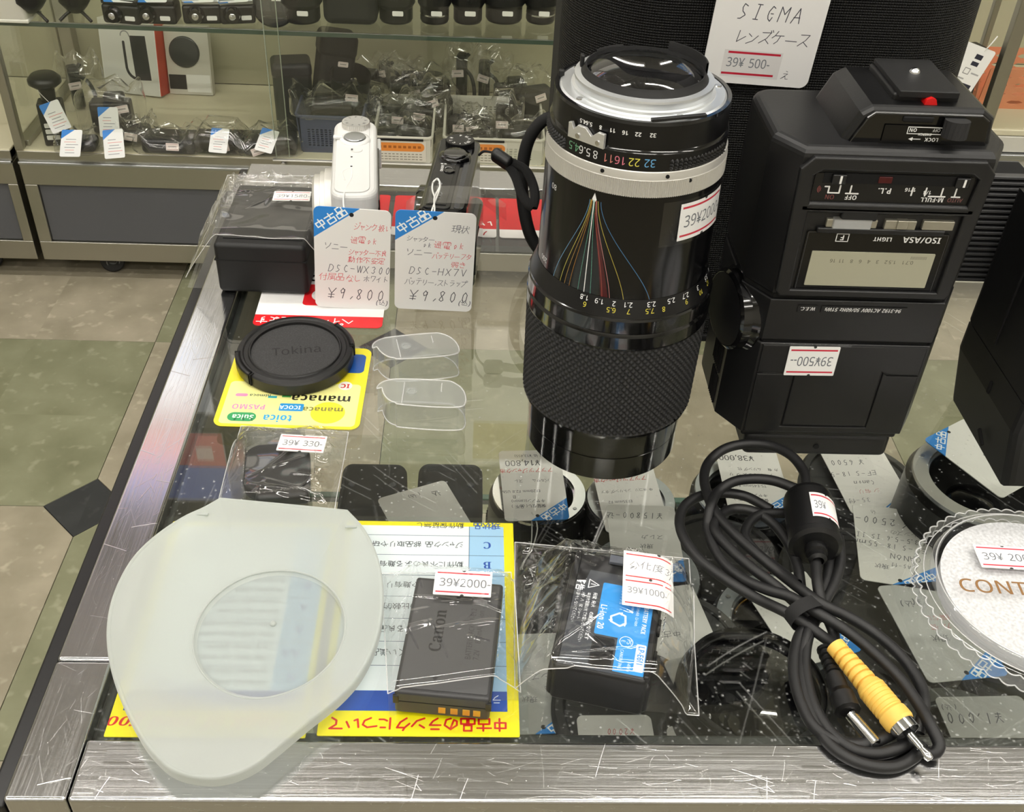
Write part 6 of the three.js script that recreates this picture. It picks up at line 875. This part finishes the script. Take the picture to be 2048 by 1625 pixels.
// 13. payment stickers on the glass
{
  const flat = (name, label, cat, px, py, w, h, spin, r, draw, W = 640) => { const v = onY(px, py, 0), t = thing(name, label, cat, [v.x, 0.0001, v.z]); lay(mesh('print', sheet(w, h, r, 0.0003), paperMat(paint(W, Math.round(W * h / w), draw), 0.22), t), 0, 0.0001, 0, spin); return t; };
  const a = onY(475, 690), b = onY(740, 690), d = onY(437, 852), e = onY(716, 860);
  const y = flat('payment_sticker', 'yellow transit card sticker under the round lens cap', 'sticker', 590, 770, b.x - a.x + 0.0006, d.z - a.z, PI - 0.015, 0.0045, (x, w, h) => {
    x.fillStyle = '#ece02f'; x.fillRect(0, 0, w, h); x.fillStyle = '#f0ec9a'; x.beginPath(); x.roundRect(22, 18, w - 44, h * 0.5, 22); x.fill();
    x.fillStyle = '#ece02f'; x.beginPath(); x.arc(150, 112, 76, 0, 7); x.fill(); write(x, 'manaca', 82, 150, 46, '#7c7a35', { bold: true }); write(x, 'toica', 300, 86, 60, '#2f9fd6', { bold: true, squeeze: 0.86 }); x.fillStyle = '#2e9a5a'; x.beginPath(); x.roundRect(460, 36, 126, 62, 30); x.fill(); write(x, 'Suica', 470, 82, 40, '#f2f6ee', { bold: true, squeeze: 0.9 }); x.fillStyle = '#12653a'; for (let i = 0; i < 14; i++) x.fillRect(470 + (i * 37) % 110, 40 + (i * 23) % 18, 8, 6);
    x.fillStyle = '#2f93d3'; x.beginPath(); x.roundRect(262, 116, 108, 54, 8); x.fill(); write(x, 'ICOCA', 274, 156, 34, '#eef6fb', { bold: true, squeeze: 0.86 }); write(x, 'PASMO', 430, 156, 46, '#d987b4', { bold: true, squeeze: 0.9 });
    write(x, 'manaca', 56, 236, 68, '#2b2a20', { bold: true }); x.fillStyle = '#4a9a4e'; x.fillRect(330, 214, 40, 16); x.fillStyle = '#39a9b4'; x.fillRect(392, 206, 40, 16); write(x, 'nimoca', 420, 232, 26, '#5d6a55', { bold: true }); x.fillStyle = '#df8cb4'; x.beginPath(); x.roundRect(524, 212, 56, 22, 11); x.fill();
    x.fillStyle = '#f4f2e8'; x.beginPath(); x.arc(95, h - 300, 32, 0, 7); x.fill(); write(x, 'IC', 74, h - 286, 40, '#c9332e', { bold: true }); x.fillStyle = '#2458a8'; x.beginPath(); x.roundRect(22, h - 200, 150, 150, 26); x.fill(); x.fillStyle = '#ece02f'; x.beginPath(); x.arc(97, h - 125, 16, 0, 7); x.fill(); x.fillStyle = '#2458a8'; x.beginPath(); x.roundRect(w - 180, h - 200, 150, 150, 26); x.fill();
  });
  y.position.x = (a.x + b.x + d.x + e.x) / 4; y.position.z = (a.z + d.z) / 2 + 0.001;
  const p = onY(516, 560), q = onY(768, 560), s = onY(500, 652), u = onY(760, 656);
  const r = flat('payment_sticker', 'white and red payment sticker behind the hanging tags', 'sticker', 630, 605, u.x - s.x, 0.056, PI, 0.003, (x, w, h) => {
    x.fillStyle = '#f0efee'; x.fillRect(0, 0, w, h); x.fillStyle = '#e0262c'; x.fillRect(0, 0, w, 96); write(x, 'ペイペイ使えます', 150, 76, 58, '#f6f4f2', { weight: 0.11 }); x.fillStyle = '#e0262c'; x.beginPath(); x.roundRect(220, 190, 200, 200, 26); x.fill(); x.strokeStyle = '#f6f4f2'; x.lineWidth = 20; x.beginPath(); x.arc(320, 290, 52, -2.4, 2.2); x.stroke(); write(x, 'PayPay', 110, 520, 130, '#17171a', { bold: true });
  });
  r.position.x = (s.x + u.x) / 2 + 0.001; r.position.z = s.z - 0.028;
  // red campaign cards under the back rail
  const red = (px0, px1, label, word, i) => { const A = onY(px0, 432), B = onY(px1, 432), w = B.x - A.x; const t = flat('campaign_card', label, 'card', (px0 + px1) / 2, 432, w, 0.048, PI, 0.002, (x, W, H) => { x.fillStyle = '#c81a22'; x.fillRect(0, 0, W, H); x.fillStyle = '#ece9e4'; x.fillRect(0, 0, W, H * 0.2); write(x, 'いただける', 20, H * 0.4, 76, '#f1ece4', { weight: 0.12 }); x.strokeStyle = '#f0c33a'; write(x, word, 120, H * 0.72, 150, '#f0c33a', { bold: true, weight: 0.15 }); write(x, 'ハナイタ', 60, H * 0.14, 60, '#b0202a', { weight: 0.14 }); }); t.position.z = -0.556; t.position.x = (A.x + B.x) / 2; };
  red(664, 776, 'red campaign card behind the white camera, first of three along the back rail', 'ス', 0); red(786, 992, 'red campaign card under the black camera, second of three along the back rail', 'SU', 1); red(998, 1220, 'red glossy campaign card beside the wrist strap, third of three along the back rail', 'C', 2);
}

// 14. compact cameras standing with tags in front
function tagFront(label, x, y0, z, w, h, tex, rz, rx) { const t = thing('price_tag', label, 'price tag', [x, y0, z]); t.rotation.set(rx, 0, rz); const m = mesh('card', sheet(w, h, 0.003, 0.0005), paperMat(tex, 0.45), t); m.position.y = h / 2; return t; }
{
  const t = thing('compact_camera', 'white compact camera seen end-on, top plate up, behind a hanging tag', 'camera', [-0.0605, 0.0003, -0.517], 0.085), wht = P({ color: 0xd9d9d7, roughness: 0.35 }), grey = P({ color: 0xa9aaa8, metalness: 0.5, roughness: 0.35 });
  const cap = (w, d, r) => { const s = new THREE.Shape(); s.moveTo(-w / 2, -d / 2 + r); s.quadraticCurveTo(-w / 2, -d / 2, -w / 2 + r, -d / 2); s.lineTo(w / 2 - r, -d / 2); s.quadraticCurveTo(w / 2, -d / 2, w / 2, -d / 2 + r); s.lineTo(w / 2, d / 2 - r); s.quadraticCurveTo(w / 2, d / 2, w / 2 - r, d / 2); s.lineTo(-w / 2 + r, d / 2); s.quadraticCurveTo(-w / 2, d / 2, -w / 2, d / 2 - r); return s; };
  mesh('body', [ext(cap(0.0225, 0.09, 0.009), 0.05, 0.002, 3).rotateX(-PI / 2)], grey, t); mesh('top_shell', [ext(cap(0.0235, 0.0905, 0.0095), 0.014, 0.003, 4).rotateX(-PI / 2).translate(0, 0.0415, 0), box(0.0228, 0.03, 0.075, 0, 0.012, -0.004, 0.003)], wht, t); mesh('top_inlay', [ext(cap(0.0175, 0.084, 0.006), 0.0008, 0.0003, 2).rotateX(-PI / 2).translate(-0.001, 0.0553, 0.001)], wht, t);
  mesh('mode_dial', [put(ribbed(0.0077, 0, 0.0032, 44, 0.0005), 0.0005, 0.0556, -0.0345), put(cyl(0.0074, 0.0074, 0.0034, 48), 0.0005, 0.0556, -0.0345)], M.satinAlu, t); mesh('dial_face', [sheetUV(new THREE.CircleGeometry(0.007, 48), 0.014, 0.014).rotateX(-PI / 2).translate(0.0005, 0.0591, -0.0345)], P({ map: paint(256, 256, (x, w, h) => { x.fillStyle = '#c9c9c8'; x.fillRect(0, 0, w, h); for (let i = 0; i < 9; i++) { x.save(); x.translate(128, 128); x.rotate(i * 0.7); write(x, ['P', 'i', 'A', 'M', 'S', 'C', 'H', 'T', '3'][i], -12, -84, 38, '#6c6c6e', { bold: true }); x.restore(); } }), metalness: 0.8, roughness: 0.35 }), t);
  mesh('shutter_button', [put(lathe([[0, 0.0026], [0.0052, 0.0026], [0.0058, 0.002], [0.006, 0]], 40), 0, 0.0558, -0.017)], M.alu, t); mesh('zoom_lever', [put(lathe([[0.006, 0.0016], [0.0078, 0.0012], [0.0082, 0]], 40), 0, 0.0558, -0.017), box(0.005, 0.0016, 0.003, -0.009, 0.0562, -0.0185, 0.0006)], P({ color: 0xdcdcda, roughness: 0.3 }), t);
  mesh('power_button', [put(cyl(0.0032, 0.003, 0.0007, 24), 0.001, 0.0558, -0.004)], wht, t); mesh('power_mark', [box(0.001, 0.0002, 0.0018, -0.0014, 0.0565, -0.004, 0.0001)], M.satin, t); mesh('microphone', [0.004, 0.015].map((z) => put(cyl(0.0006, 0.0006, 0.0003, 10), -0.0015, 0.0559, z)), M.pitch, t);
  mesh('lens_barrel', [put(hardLathe([[0, 0.011], [0.017, 0.011], [0.0185, 0.0098], [0.0185, 0.007], [0.0198, 0.0068], [0.0198, 0.0045], [0.0215, 0.0043], [0.0215, 0]], 64), -0.0117, 0.026, 0.004, 0, 0, PI / 2)], M.satinAlu, t); mesh('rear_screen', [box(0.0012, 0.042, 0.06, 0.0119, 0.006, 0.006, 0.0004)], M.gloss, t); mesh('rear_key', [box(0.0022, 0.012, 0.014, 0.0126, 0.034, -0.034, 0.0008)], wht, t);
  const c1 = onZ(706, 515, -0.4585), tx = usedTag([['ジャンク扱い', 196, 112, 40, '#cf3a44', { hand: 0.12, weight: 0.05, squeeze: 0.78 }], ['通電ok', 175, 186, 40, '#cf3a44', { hand: 0.12, weight: 0.05 }], ['ソニー', 48, 226, 38, '#444650', pen], ['シャッター不良', 168, 250, 36, '#cf3a44', { hand: 0.12, weight: 0.055, squeeze: 0.8 }], ['動作不安定', 168, 294, 36, '#cf3a44', { hand: 0.12, weight: 0.06 }], ['DSC-WX300', 66, 350, 48, '#444650', { hand: 0.06, weight: 0.055 }], ['付属品なし', 20, 402, 42, '#cf3a44', { hand: 0.12, weight: 0.05 }], ['ホワイト', 246, 396, 36, '#444650', { ...pen, squeeze: 0.85 }], ['¥9,800', 56, 506, 74, '#33353d', { hand: 0.05, weight: 0.045 }], ['(込)', 310, 530, 36, '#444650', pen]], { paper: '#ebeae8' });
  tagFront('white handwritten tag reading 9,800, left of the two standing tags', -0.0585, 0.0006, -0.4552, 0.0372, 0.0555, tx, -0.045, -0.05);
  const strings = (pts, label) => tag(mesh('tag_string', tube(pts, 0.00045, 60, 6), M.cord, scene), label, 'string');
  strings([[-0.0625, 0.0562, -0.486], [-0.0645, 0.0563, -0.496], [-0.061, 0.0563, -0.5], [-0.0595, 0.0562, -0.49], [-0.0612, 0.0561, -0.478], [-0.0615, 0.055, -0.469], [-0.0605, 0.0535, -0.462], [-0.059, 0.0525, -0.4575]], 'white thread tying the left standing tag to the white camera');
  // black camera
  const k = thing('compact_camera', 'black compact camera seen end-on with a mode dial, behind a hanging tag', 'camera', [-0.0095, 0.0003, -0.5035], -0.09), shell = P({ color: 0x0c0c0e, roughness: 0.14, clearcoat: 0.5, clearcoatRoughness: 0.08 });
  mesh('body', [ext(cap(0.0235, 0.085, 0.007), 0.054, 0.0025, 4).rotateX(-PI / 2)], shell, k); mesh('end_cap', [box(0.0285, 0.038, 0.01, 0.0005, 0.004, 0.0395, 0.003, 3), box(0.03, 0.03, 0.05, 0.001, 0.003, 0.008, 0.004, 3)], shell, k); mesh('top_panel', [ext(cap(0.0135, 0.08, 0.003), 0.001, 0.0004).rotateX(-PI / 2).translate(-0.003, 0.0536, 0.001)], M.satin, k); mesh('side_bevel', [put(box(0.0045, 0.0008, 0.074, 0, 0, 0, 0.0003), 0.0075, 0.0533, 0.002, 0, 0, -0.25)], P({ color: 0x55565a, roughness: 0.22, metalness: 0.6 }), k);
  mesh('mode_dial', [put(ribbed(0.0078, 0, 0.003, 46, 0.0004), 0.001, 0.0542, -0.032), put(cyl(0.0076, 0.0076, 0.0031, 40), 0.001, 0.0542, -0.032)], M.satin, k); mesh('dial_face', [sheetUV(new THREE.CircleGeometry(0.0072, 48), 0.0144, 0.0144).rotateX(-PI / 2).translate(0.001, 0.0575, -0.032)], P({ map: paint(256, 256, (x, w, h) => { x.fillStyle = '#0e0e10'; x.fillRect(0, 0, w, h); for (let i = 0; i < 10; i++) { x.save(); x.translate(128, 128); x.rotate(i * 0.63); write(x, ['P', 'M', 'A', '3D', 'S', 'i', 'C', 'T', 'H', '▢'][i], -16, -76, 38, '#e2e2e0', { bold: true }); x.restore(); } }), roughness: 0.3 }), k);
  mesh('shutter_button', [put(lathe([[0, 0.003], [0.0056, 0.003], [0.0064, 0.0022], [0.0066, 0]], 40), 0, 0.0544, -0.0165), put(lathe([[0.0066, 0.0018], [0.0084, 0.0014], [0.0086, -0.002]], 40), 0, 0.0544, -0.0165)], M.gloss, k); mesh('power_button', [put(hardLathe([[0, 0.0005], [0.0022, 0.0005], [0.0026, 0.0008], [0.003, 0.0005], [0.003, 0]], 28), -0.001, 0.0548, 0.001)], M.gloss, k);
  { const m = mesh('top_print', sheet(0.01, 0.046, 0.0003, 0.0002), P({ map: paint(160, 736, (x, w, h) => { x.fillStyle = '#101012'; x.fillRect(0, 0, w, h); x.fillStyle = '#e8e8e6'; x.fillRect(34, 12, 20, 14); x.fillRect(62, 14, 20, 12); x.save(); x.translate(66, 160); x.rotate(-PI / 2); write(x, 'ON/OFF', 0, 0, 30, '#e6e6e4', { bold: true }); x.restore(); x.strokeStyle = '#dcdcda'; x.lineWidth = 4; x.beginPath(); x.roundRect(82, 70, 54, 84, 24); x.stroke(); x.save(); x.translate(110, 640); x.rotate(-PI / 2); write(x, 'HD', 0, 0, 84, '#7f8084'); write(x, 'AVCHD', 130, -22, 44, '#b9babc'); x.restore(); }), roughness: 0.2 }), k); lay(m, -0.0035, 0.0547, 0.015); }
  mesh('lens_mount', [put(hardLathe([[0, 0.006], [0.016, 0.006], [0.0175, 0.0048], [0.0175, 0]], 48), -0.0116, 0.028, 0.004, 0, 0, PI / 2)], M.gloss, k); mesh('rear_grip', [box(0.0024, 0.02, 0.018, 0.0158, 0.016, 0.03, 0.001)], M.gloss, k);
  const tp = thing('clear_tape', 'strip of clear tape folded over the near end of the black camera', 'tape', [-0.0065, 0.0576, -0.472]); { const g = new THREE.PlaneGeometry(0.05, 0.018, 24, 4).rotateX(-PI / 2), q = g.attributes.position; for (let i = 0; i < q.count; i++) { const x = q.getX(i), e = Math.max(0, Math.abs(x) - 0.013); q.setY(i, -e * 0.75 + 0.0006 * fbm(x * 90, q.getZ(i) * 90, 3)); } g.computeVertexNormals(); mesh('film', g, M.film, tp); }
  const t2 = usedTag([['現状', 262, 108, 44, '#444650', { hand: 0.1, weight: 0.05 }], ['シャッター', 52, 166, 30, '#444650', pen], ['ok', 128, 196, 32, '#444650', pen], ['通電ok', 182, 200, 42, '#cf3a44', { hand: 0.12, weight: 0.05 }], ['ソニー', 52, 244, 40, '#444650', pen], ['バッテリーフタ', 178, 256, 34, '#cf3a44', { hand: 0.1, weight: 0.055, squeeze: 0.8 }], ['弱き', 270, 302, 36, '#cf3a44', { hand: 0.1, weight: 0.055 }], ['DSC-HX7V', 64, 352, 48, '#444650', { hand: 0.06, weight: 0.055 }], ['バッテリー,ストラップ', 46, 414, 38, '#444650', { hand: 0.1, weight: 0.05, squeeze: 0.78 }], ['¥9,800', 64, 508, 74, '#33353d', { hand: 0.05, weight: 0.045 }], ['(込)', 312, 522, 36, '#444650', pen]], { paper: '#ebeae8' });
  tagFront('white handwritten tag reading 9,800, right of the two standing tags', -0.0175, 0.0006, -0.4556, 0.0392, 0.0548, t2, -0.03, -0.05);
  strings([[-0.0165, 0.0552, -0.47], [-0.0185, 0.0575, -0.478], [-0.0175, 0.0582, -0.4855], [-0.0155, 0.0582, -0.4855], [-0.0148, 0.0575, -0.478], [-0.0168, 0.0555, -0.468], [-0.0182, 0.0538, -0.4605], [-0.0185, 0.052, -0.458]], 'white thread looped over the black camera, tying the right standing tag');
  strings([[-0.0185, 0.0585, -0.482], [-0.0162, 0.0588, -0.4862], [-0.0148, 0.058, -0.481], [-0.0172, 0.0562, -0.47], [-0.0168, 0.054, -0.461], [-0.0178, 0.0522, -0.458]], 'second strand of white thread over the black camera');
  // wrist strap
  const ws = thing('wrist_strap', 'black camera wrist strap drooping beside the black camera', 'strap', [0.02, 0.055, -0.5]); const q = (px, py, z) => { const v = onZ(px, py, z); return [v.x - 0.02, v.y - 0.055, v.z + 0.5]; };
  mesh('toggle', [(() => { const a = new THREE.Vector3(...q(985, 305, -0.5)), b = new THREE.Vector3(...q(1018, 328, -0.495)), g = box(0.0085, a.distanceTo(b) * 1.15, 0.006, 0, 0, 0, 0.0025, 4); return g.applyMatrix4(new THREE.Matrix4().compose(a, new THREE.Quaternion().setFromUnitVectors(new THREE.Vector3(0, 1, 0), b.clone().sub(a).normalize()), new THREE.Vector3(1, 1, 1))); })()], M.satin, ws);
  mesh('thin_cord', tube([q(958, 310, -0.51), q(968, 303, -0.505), q(985, 305, -0.5)], 0.0007, 20, 6), M.dull, ws);
  const webbing = P({ color: 0x0c0c0d, roughness: 0.75, bumpMap: tiled(grain, 20, 3), bumpScale: 0.0003 });
  mesh('band', [tube([q(1014, 326, -0.496), q(1030, 352, -0.49), q(1042, 385, -0.482), q(1058, 410, -0.476), q(1066, 416, -0.475)], 0.0024, 40, 8), tube([q(1020, 324, -0.496), q(1050, 340, -0.492), q(1066, 370, -0.486), q(1070, 400, -0.478), q(1066, 416, -0.475)], 0.0024, 40, 8)], webbing, ws);
}

// 15. cable coil
{
  const K = (h, list) => list.map(([a, b, dh = 0]) => { const v = onY(1340 + a / 2.195, 860 + b / 2.195, h + dh); return [v.x, v.y, v.z]; }), sheath = P({ color: 0x151516, roughness: 0.5 });
  const base = onY(1600, 1220), t = thing('av_cable', 'black coiled video cable with a yellow plug, tied with a black strap', 'cable', [base.x, 0, base.z]), L = (pts) => pts.map(([x, y, z]) => [x - base.x, y, z - base.z]), R = 0.0021, add = (h, l) => mesh('cable', tube(L(K(h, l)), R, 160, 12), sheath, t);
  add(0.006, [[598, 262, 0.008], [588, 185, 0.008], [530, 112, 0.008], [440, 70, 0.006], [340, 62, 0.004], [245, 82, 0.002], [178, 132], [150, 200], [165, 285], [205, 370], [285, 460], [385, 550], [485, 632], [580, 705, 0.003], [665, 765, 0.004], [770, 815, 0.002], [880, 880], [985, 965], [1065, 1060], [1110, 1150], [1112, 1240], [1090, 1330, -0.003]]);
  add(0.0075, [[552, 258, 0.006], [455, 224, 0.005], [365, 216, 0.004], [280, 228, 0.002], [215, 268], [178, 340], [165, 420, -0.004], [185, 500, -0.005], [235, 585, -0.005], [320, 655, -0.004], [420, 700, -0.002], [530, 735], [640, 800, 0.001], [770, 880], [900, 985], [1010, 1095], [1090, 1205], [1150, 1310], [1182, 1390, -0.002], [1155, 1424, -0.004], [1105, 1412, -0.005]]);
  add(0.0024, [[445, 352], [330, 292], [232, 278], [130, 292], [62, 338], [42, 405], [64, 480], [130, 570], [250, 662], [385, 742], [505, 800, 0.003], [590, 850, 0.002], [680, 915, 0.002], [750, 960, 0.004]]);
  add(0.0028, [[575, 700], [560, 600], [520, 500], [450, 410], [365, 358], [280, 348], [205, 395, 0.002], [196, 440, 0.002], [260, 520, 0.002], [350, 600, 0.002], [470, 690, 0.002], [560, 770, 0.002], [620, 830], [570, 900], [545, 1000], [548, 1100], [580, 1210], [630, 1300], [700, 1355], [790, 1382], [880, 1376], [975, 1335]]);
  add(0.003, [[740, 470], [748, 570], [722, 670], [680, 750], [640, 830], [606, 910], [592, 1010], [602, 1110], [640, 1230], [715, 1340], [800, 1402], [900, 1422], [990, 1404], [1060, 1368]]);
  add(0.0026, [[700, 540], [690, 640], [660, 730], [625, 820], [600, 900, 0.001], [580, 990], [580, 1100], [610, 1220], [690, 1370], [780, 1440], [880, 1476], [985, 1480], [1065, 1442], [1112, 1390]]);
  add(0.003, [[520, 366], [400, 372], [345, 415], [330, 470], [380, 540], [470, 610], [560, 680, 0.004]]);
  add(0.009, [[640, 575], [648, 680], [668, 770, -0.002], [720, 900, -0.006], [700, 985, -0.006]]);
  // ferrite bead
  const fa = onY(1340 + 600 / 2.195, 860 + 290 / 2.195, 0.0105), fb = onY(1340 + 640 / 2.195, 860 + 520 / 2.195, 0.0105), dir = fb.clone().sub(fa), len = dir.length(), orient = (g, a, b) => g.applyMatrix4(new THREE.Matrix4().compose(a.clone().sub(new THREE.Vector3(base.x, 0, base.z)), new THREE.Quaternion().setFromUnitVectors(new THREE.Vector3(0, 1, 0), b.clone().sub(a).normalize()), new THREE.Vector3(1, 1, 1)));
  const f = mesh('ferrite_bead', [orient(hardLathe([[0.003, -0.001], [0.0075, 0], [0.0093, 0.002], [0.0098, 0.004], [0.0098, len - 0.004], [0.0102, len - 0.0035], [0.0102, len - 0.001], [0.0085, len], [0.003, len]], 48), fa, fb)], M.satin, t); mesh('strain_relief', [orient(hardLathe([[0.0022, len + 0.001], [0.0042, len], [0.0042, len + 0.003], [0.003, len + 0.0035], [0.0035, len + 0.006], [0.0022, len + 0.007]], 28), fa, fb)], M.satin, f);
  { const q0 = new THREE.Quaternion().setFromUnitVectors(new THREE.Vector3(0, 1, 0), dir.clone().normalize()).invert(), up = new THREE.Vector3(0.45, 1, 0.35).applyQuaternion(q0), a0 = Math.atan2(up.x, up.z), g = new THREE.CylinderGeometry(0.01, 0.01, 0.0135, 20, 1, true, a0 - 0.68, 1.36).translate(0, len * 0.52, 0); mesh('price_sticker', orient(g, fa, fb), P({ map: (() => { const q = stickerTex('39¥'); q.center.set(0.5, 0.5); q.rotation = PI; q.needsUpdate = true; return q; })(), roughness: 0.45 }), f); }
  // strap
  const ta = onY(1340 + 525 / 2.195, 860 + 835 / 2.195, 0.005), tb = onY(1340 + 680 / 2.195, 860 + 765 / 2.195, 0.008), mid = ta.clone().lerp(tb, 0.5), ax = tb.clone().sub(ta).normalize(), n2 = 40, pp = []; { const w = ta.distanceTo(tb) / 2 + 0.001; for (let i = 0; i < n2; i++) { const a = i / n2 * 2 * PI; pp.push(new THREE.Vector3(mid.x + ax.x * w * Math.cos(a), Math.max(0.0008, 0.0058 + 0.0062 * Math.sin(a)), mid.z + ax.z * w * Math.cos(a)).sub(new THREE.Vector3(base.x, 0, base.z))); } }
  const strip = (pts, w) => { const dirn = new THREE.Vector3(-ax.z, 0, ax.x), pos = [], idx = []; pts.forEach((p, i) => { for (const k of [-1, 1]) pos.push(p.x + dirn.x * w * k, p.y, p.z + dirn.z * w * k); const a = i * 2, b = ((i + 1) % pts.length) * 2; idx.push(a, b, a + 1, a + 1, b, b + 1); }); const g = new THREE.BufferGeometry(); g.setAttribute('position', new THREE.Float32BufferAttribute(pos, 3)); g.setAttribute('uv', new THREE.Float32BufferAttribute(pos.filter((_, i) => i % 3 !== 1), 2)); g.setIndex(idx); g.computeVertexNormals(); return g; };
  mesh('tie_strap', strip(pp, 0.0028), M.dull, t); 
  // plugs
  const ya = onY(1340 + 738 / 2.195, 860 + 965 / 2.195, 0.0085), yb = onY(1340 + 1015 / 2.195, 860 + 1295 / 2.195, 0.0075), yl = ya.distanceTo(yb), yellow = P({ color: 0xedc05a, roughness: 0.45 });
  const pr = [[0.0022, -0.002], [0.0034, -0.0018]]; for (let i = 0; i < 6; i++) { const y = i * 0.0026, r = 0.0034 + i * 0.00012; pr.push([r, y], [r, y + 0.0016], [r - 0.0008, y + 0.0018], [r - 0.0008, y + 0.0024]); } pr.push([0.0042, 0.0158], [0.0047, 0.0175]); for (let i = 0; i < 6; i++) { const y = 0.0178 + i * 0.0016; pr.push([0.0049, y], [0.0049, y + 0.0008], [0.0046, y + 0.001], [0.0046, y + 0.0015]); } pr.push([0.0051, 0.0282], [0.0052, yl - 0.001], [0.0048, yl], [0.0042, yl]);
  const y = mesh('yellow_plug', [orient(hardLathe(pr, 40), ya, yb)], yellow, t); mesh('shell_ring', [orient(hardLathe([[0.0045, yl - 0.0006], [0.0045, yl + 0.0034], [0.0041, yl + 0.0034], [0.0039, yl], [0, yl]], 36), ya, yb)], M.chrome, y); mesh('insulator', [orient(hardLathe([[0.0038, yl + 0.0006], [0.0024, yl + 0.0008], [0, yl + 0.0008]], 24), ya, yb)], M.matte, y); mesh('pin', [orient(lathe([[0.0015, yl], [0.0016, yl + 0.0095], [0.0012, yl + 0.0098], [0.0017, yl + 0.0118], [0.0012, yl + 0.0138], [0, yl + 0.0142]], 24), ya, yb)], M.chrome, y);
  const ba = onY(1340 + 675 / 2.195, 860 + 960 / 2.195, 0.0035), bb = onY(1340 + 780 / 2.195, 860 + 1235 / 2.195, 0.0045), bl = ba.distanceTo(bb), bp = [[0.0022, 0]]; for (let i = 0; i < 5; i++) bp.push([0.0026, i * 0.0024], [0.0028, i * 0.0024 + 0.0014], [0.0021, i * 0.0024 + 0.0017], [0.0021, i * 0.0024 + 0.0022]); bp.push([0.0034, 0.0125], [0.0036, 0.019], [0.0044, 0.021], [0.0046, bl], [0.0028, bl + 0.0004], [0, bl + 0.0004]);
  const bk = mesh('black_plug', [orient(hardLathe(bp, 10), ba, bb)], M.satin, t), bn = bb.clone().add(new THREE.Vector3(0.0058, 0, 0.0125)); mesh('metal_sleeve', [orient(hardLathe([[0.0021, 0], [0.0021, 0.0125], [0.0017, 0.0128], [0, 0.0122]], 24), bb.clone().add(new THREE.Vector3(0.001, -0.0008, 0.001)), bn)], M.chrome, bk);
}

// 16. round clear plastic filter case at the right
{
  const c = onY(2075, 1195, 0.006), R = 0.0452, t = thing('filter_case', 'round clear plastic filter case with a scalloped rim and white pad at the right edge', 'filter case', [c.x, 0.0004, c.z]), plastic = P({ color: 0xffffff, transmission: 1, thickness: 0, roughness: 0.06, ior: 1.5 });
  const scal = (r, y0, y1, depth, n) => { const g = new THREE.CylinderGeometry(r, r, y1 - y0, n * 8, 4, true).translate(0, (y0 + y1) / 2, 0), p = g.attributes.position; for (let i = 0; i < p.count; i++) { const a = Math.atan2(p.getX(i), p.getZ(i)), k = 1 + depth * Math.abs(Math.cos(a * n / 2)); p.setX(i, p.getX(i) * k); p.setZ(i, p.getZ(i) * k); } g.computeVertexNormals(); return g; };
  mesh('scalloped_rim', [scal(R - 0.0012, 0.0022, 0.0078, 0.03, 52)], P({ color: 0xf6f8f9, transmission: 0.85, thickness: 0, roughness: 0.12, ior: 1.55 }), t); mesh('rim_ledge', [lathe([[R * 0.985, 0.0078], [R * 0.94, 0.0084], [R * 0.9, 0.0078]], 120), lathe([[R * 0.985, 0.0022], [R * 0.94, 0.0016]], 120)], plastic, t); mesh('base_wall', [lathe([[0, 0.0004], [R * 0.9, 0.0004], [R * 0.94, 0.0018]], 96)], plastic, t);
  { const loop = (y, r) => tube(Array.from({ length: 312 }, (_, i) => { const a = i / 312 * 2 * PI, k = r * (1 + 0.03 * Math.abs(Math.cos(a * 26))); return [k * Math.sin(a), y, k * Math.cos(a)]; }), 0.0003, 624, 6, true); mesh('rim_edge', [loop(0.0078, R - 0.0012), loop(0.0022, R - 0.0012), tube(Array.from({ length: 90 }, (_, i) => [R * 0.85 * Math.sin(i / 90 * 2 * PI), 0.0113, R * 0.85 * Math.cos(i / 90 * 2 * PI)]), 0.00028, 180, 6, true), tube(Array.from({ length: 90 }, (_, i) => [R * 0.93 * Math.sin(i / 90 * 2 * PI), 0.0082, R * 0.93 * Math.cos(i / 90 * 2 * PI)]), 0.00022, 180, 6, true)], M.seam, t); }  // tubes added to draw the rim outlines, glints painted as milky white
  mesh('lid', [lathe([[R * 0.88, 0.0078], [R * 0.865, 0.0102], [R * 0.84, 0.0112], [0, 0.0114]], 120)], plastic, t); mesh('lid_edge', [lathe([[R * 0.88, 0.0078], [R * 0.885, 0.0088], [R * 0.87, 0.0104], [R * 0.85, 0.0114], [R * 0.835, 0.0112]], 120)], P({ color: 0xfafbfc, transmission: 0.9, thickness: 0, roughness: 0.05, ior: 1.6 }), t);
  const foam = field(256, (u, v, x, y) => { const n = fbm(u * 60, v * 60, 2, 3); return [208 + n * 50, 209 + n * 50, 211 + n * 50]; }); foam.colorSpace = THREE.SRGBColorSpace; const pad = mesh('foam_pad', [cyl(R * 0.79, R * 0.8, 0.0075, 90).translate(0, 0.0016, 0)], P({ map: foam, roughness: 0.85, bumpMap: foam, bumpScale: 0.0004 }), t);
  const pr = mesh('gold_print', sheet(0.05, 0.0085, 0.0002, 0.0001), P({ alphaMap: paint(900, 153, (x, w, h) => { x.fillStyle = '#000'; x.fillRect(0, 0, w, h); write(x, 'CONTAX', 10, 128, 150, '#fff', { squeeze: 1.12 }); }), transparent: true, color: 0x8a6438, roughness: 0.4 }), t); { const v = onY(1918, 1180, 0.0116); lay(pr, v.x - c.x + 0.0245, 0.0118, v.z - c.z, -0.07); }
  const s = mesh('price_sticker', sheet(0.0225, 0.0118, 0.0004, 0.0003), paperMat(stickerTex('39¥ 200-'), 0.45), t), v = onY(2012, 1118, 0.0118); lay(s, v.x - c.x, 0.0119, v.z - c.z, -0.06);
}

renderer.render(scene, camera);
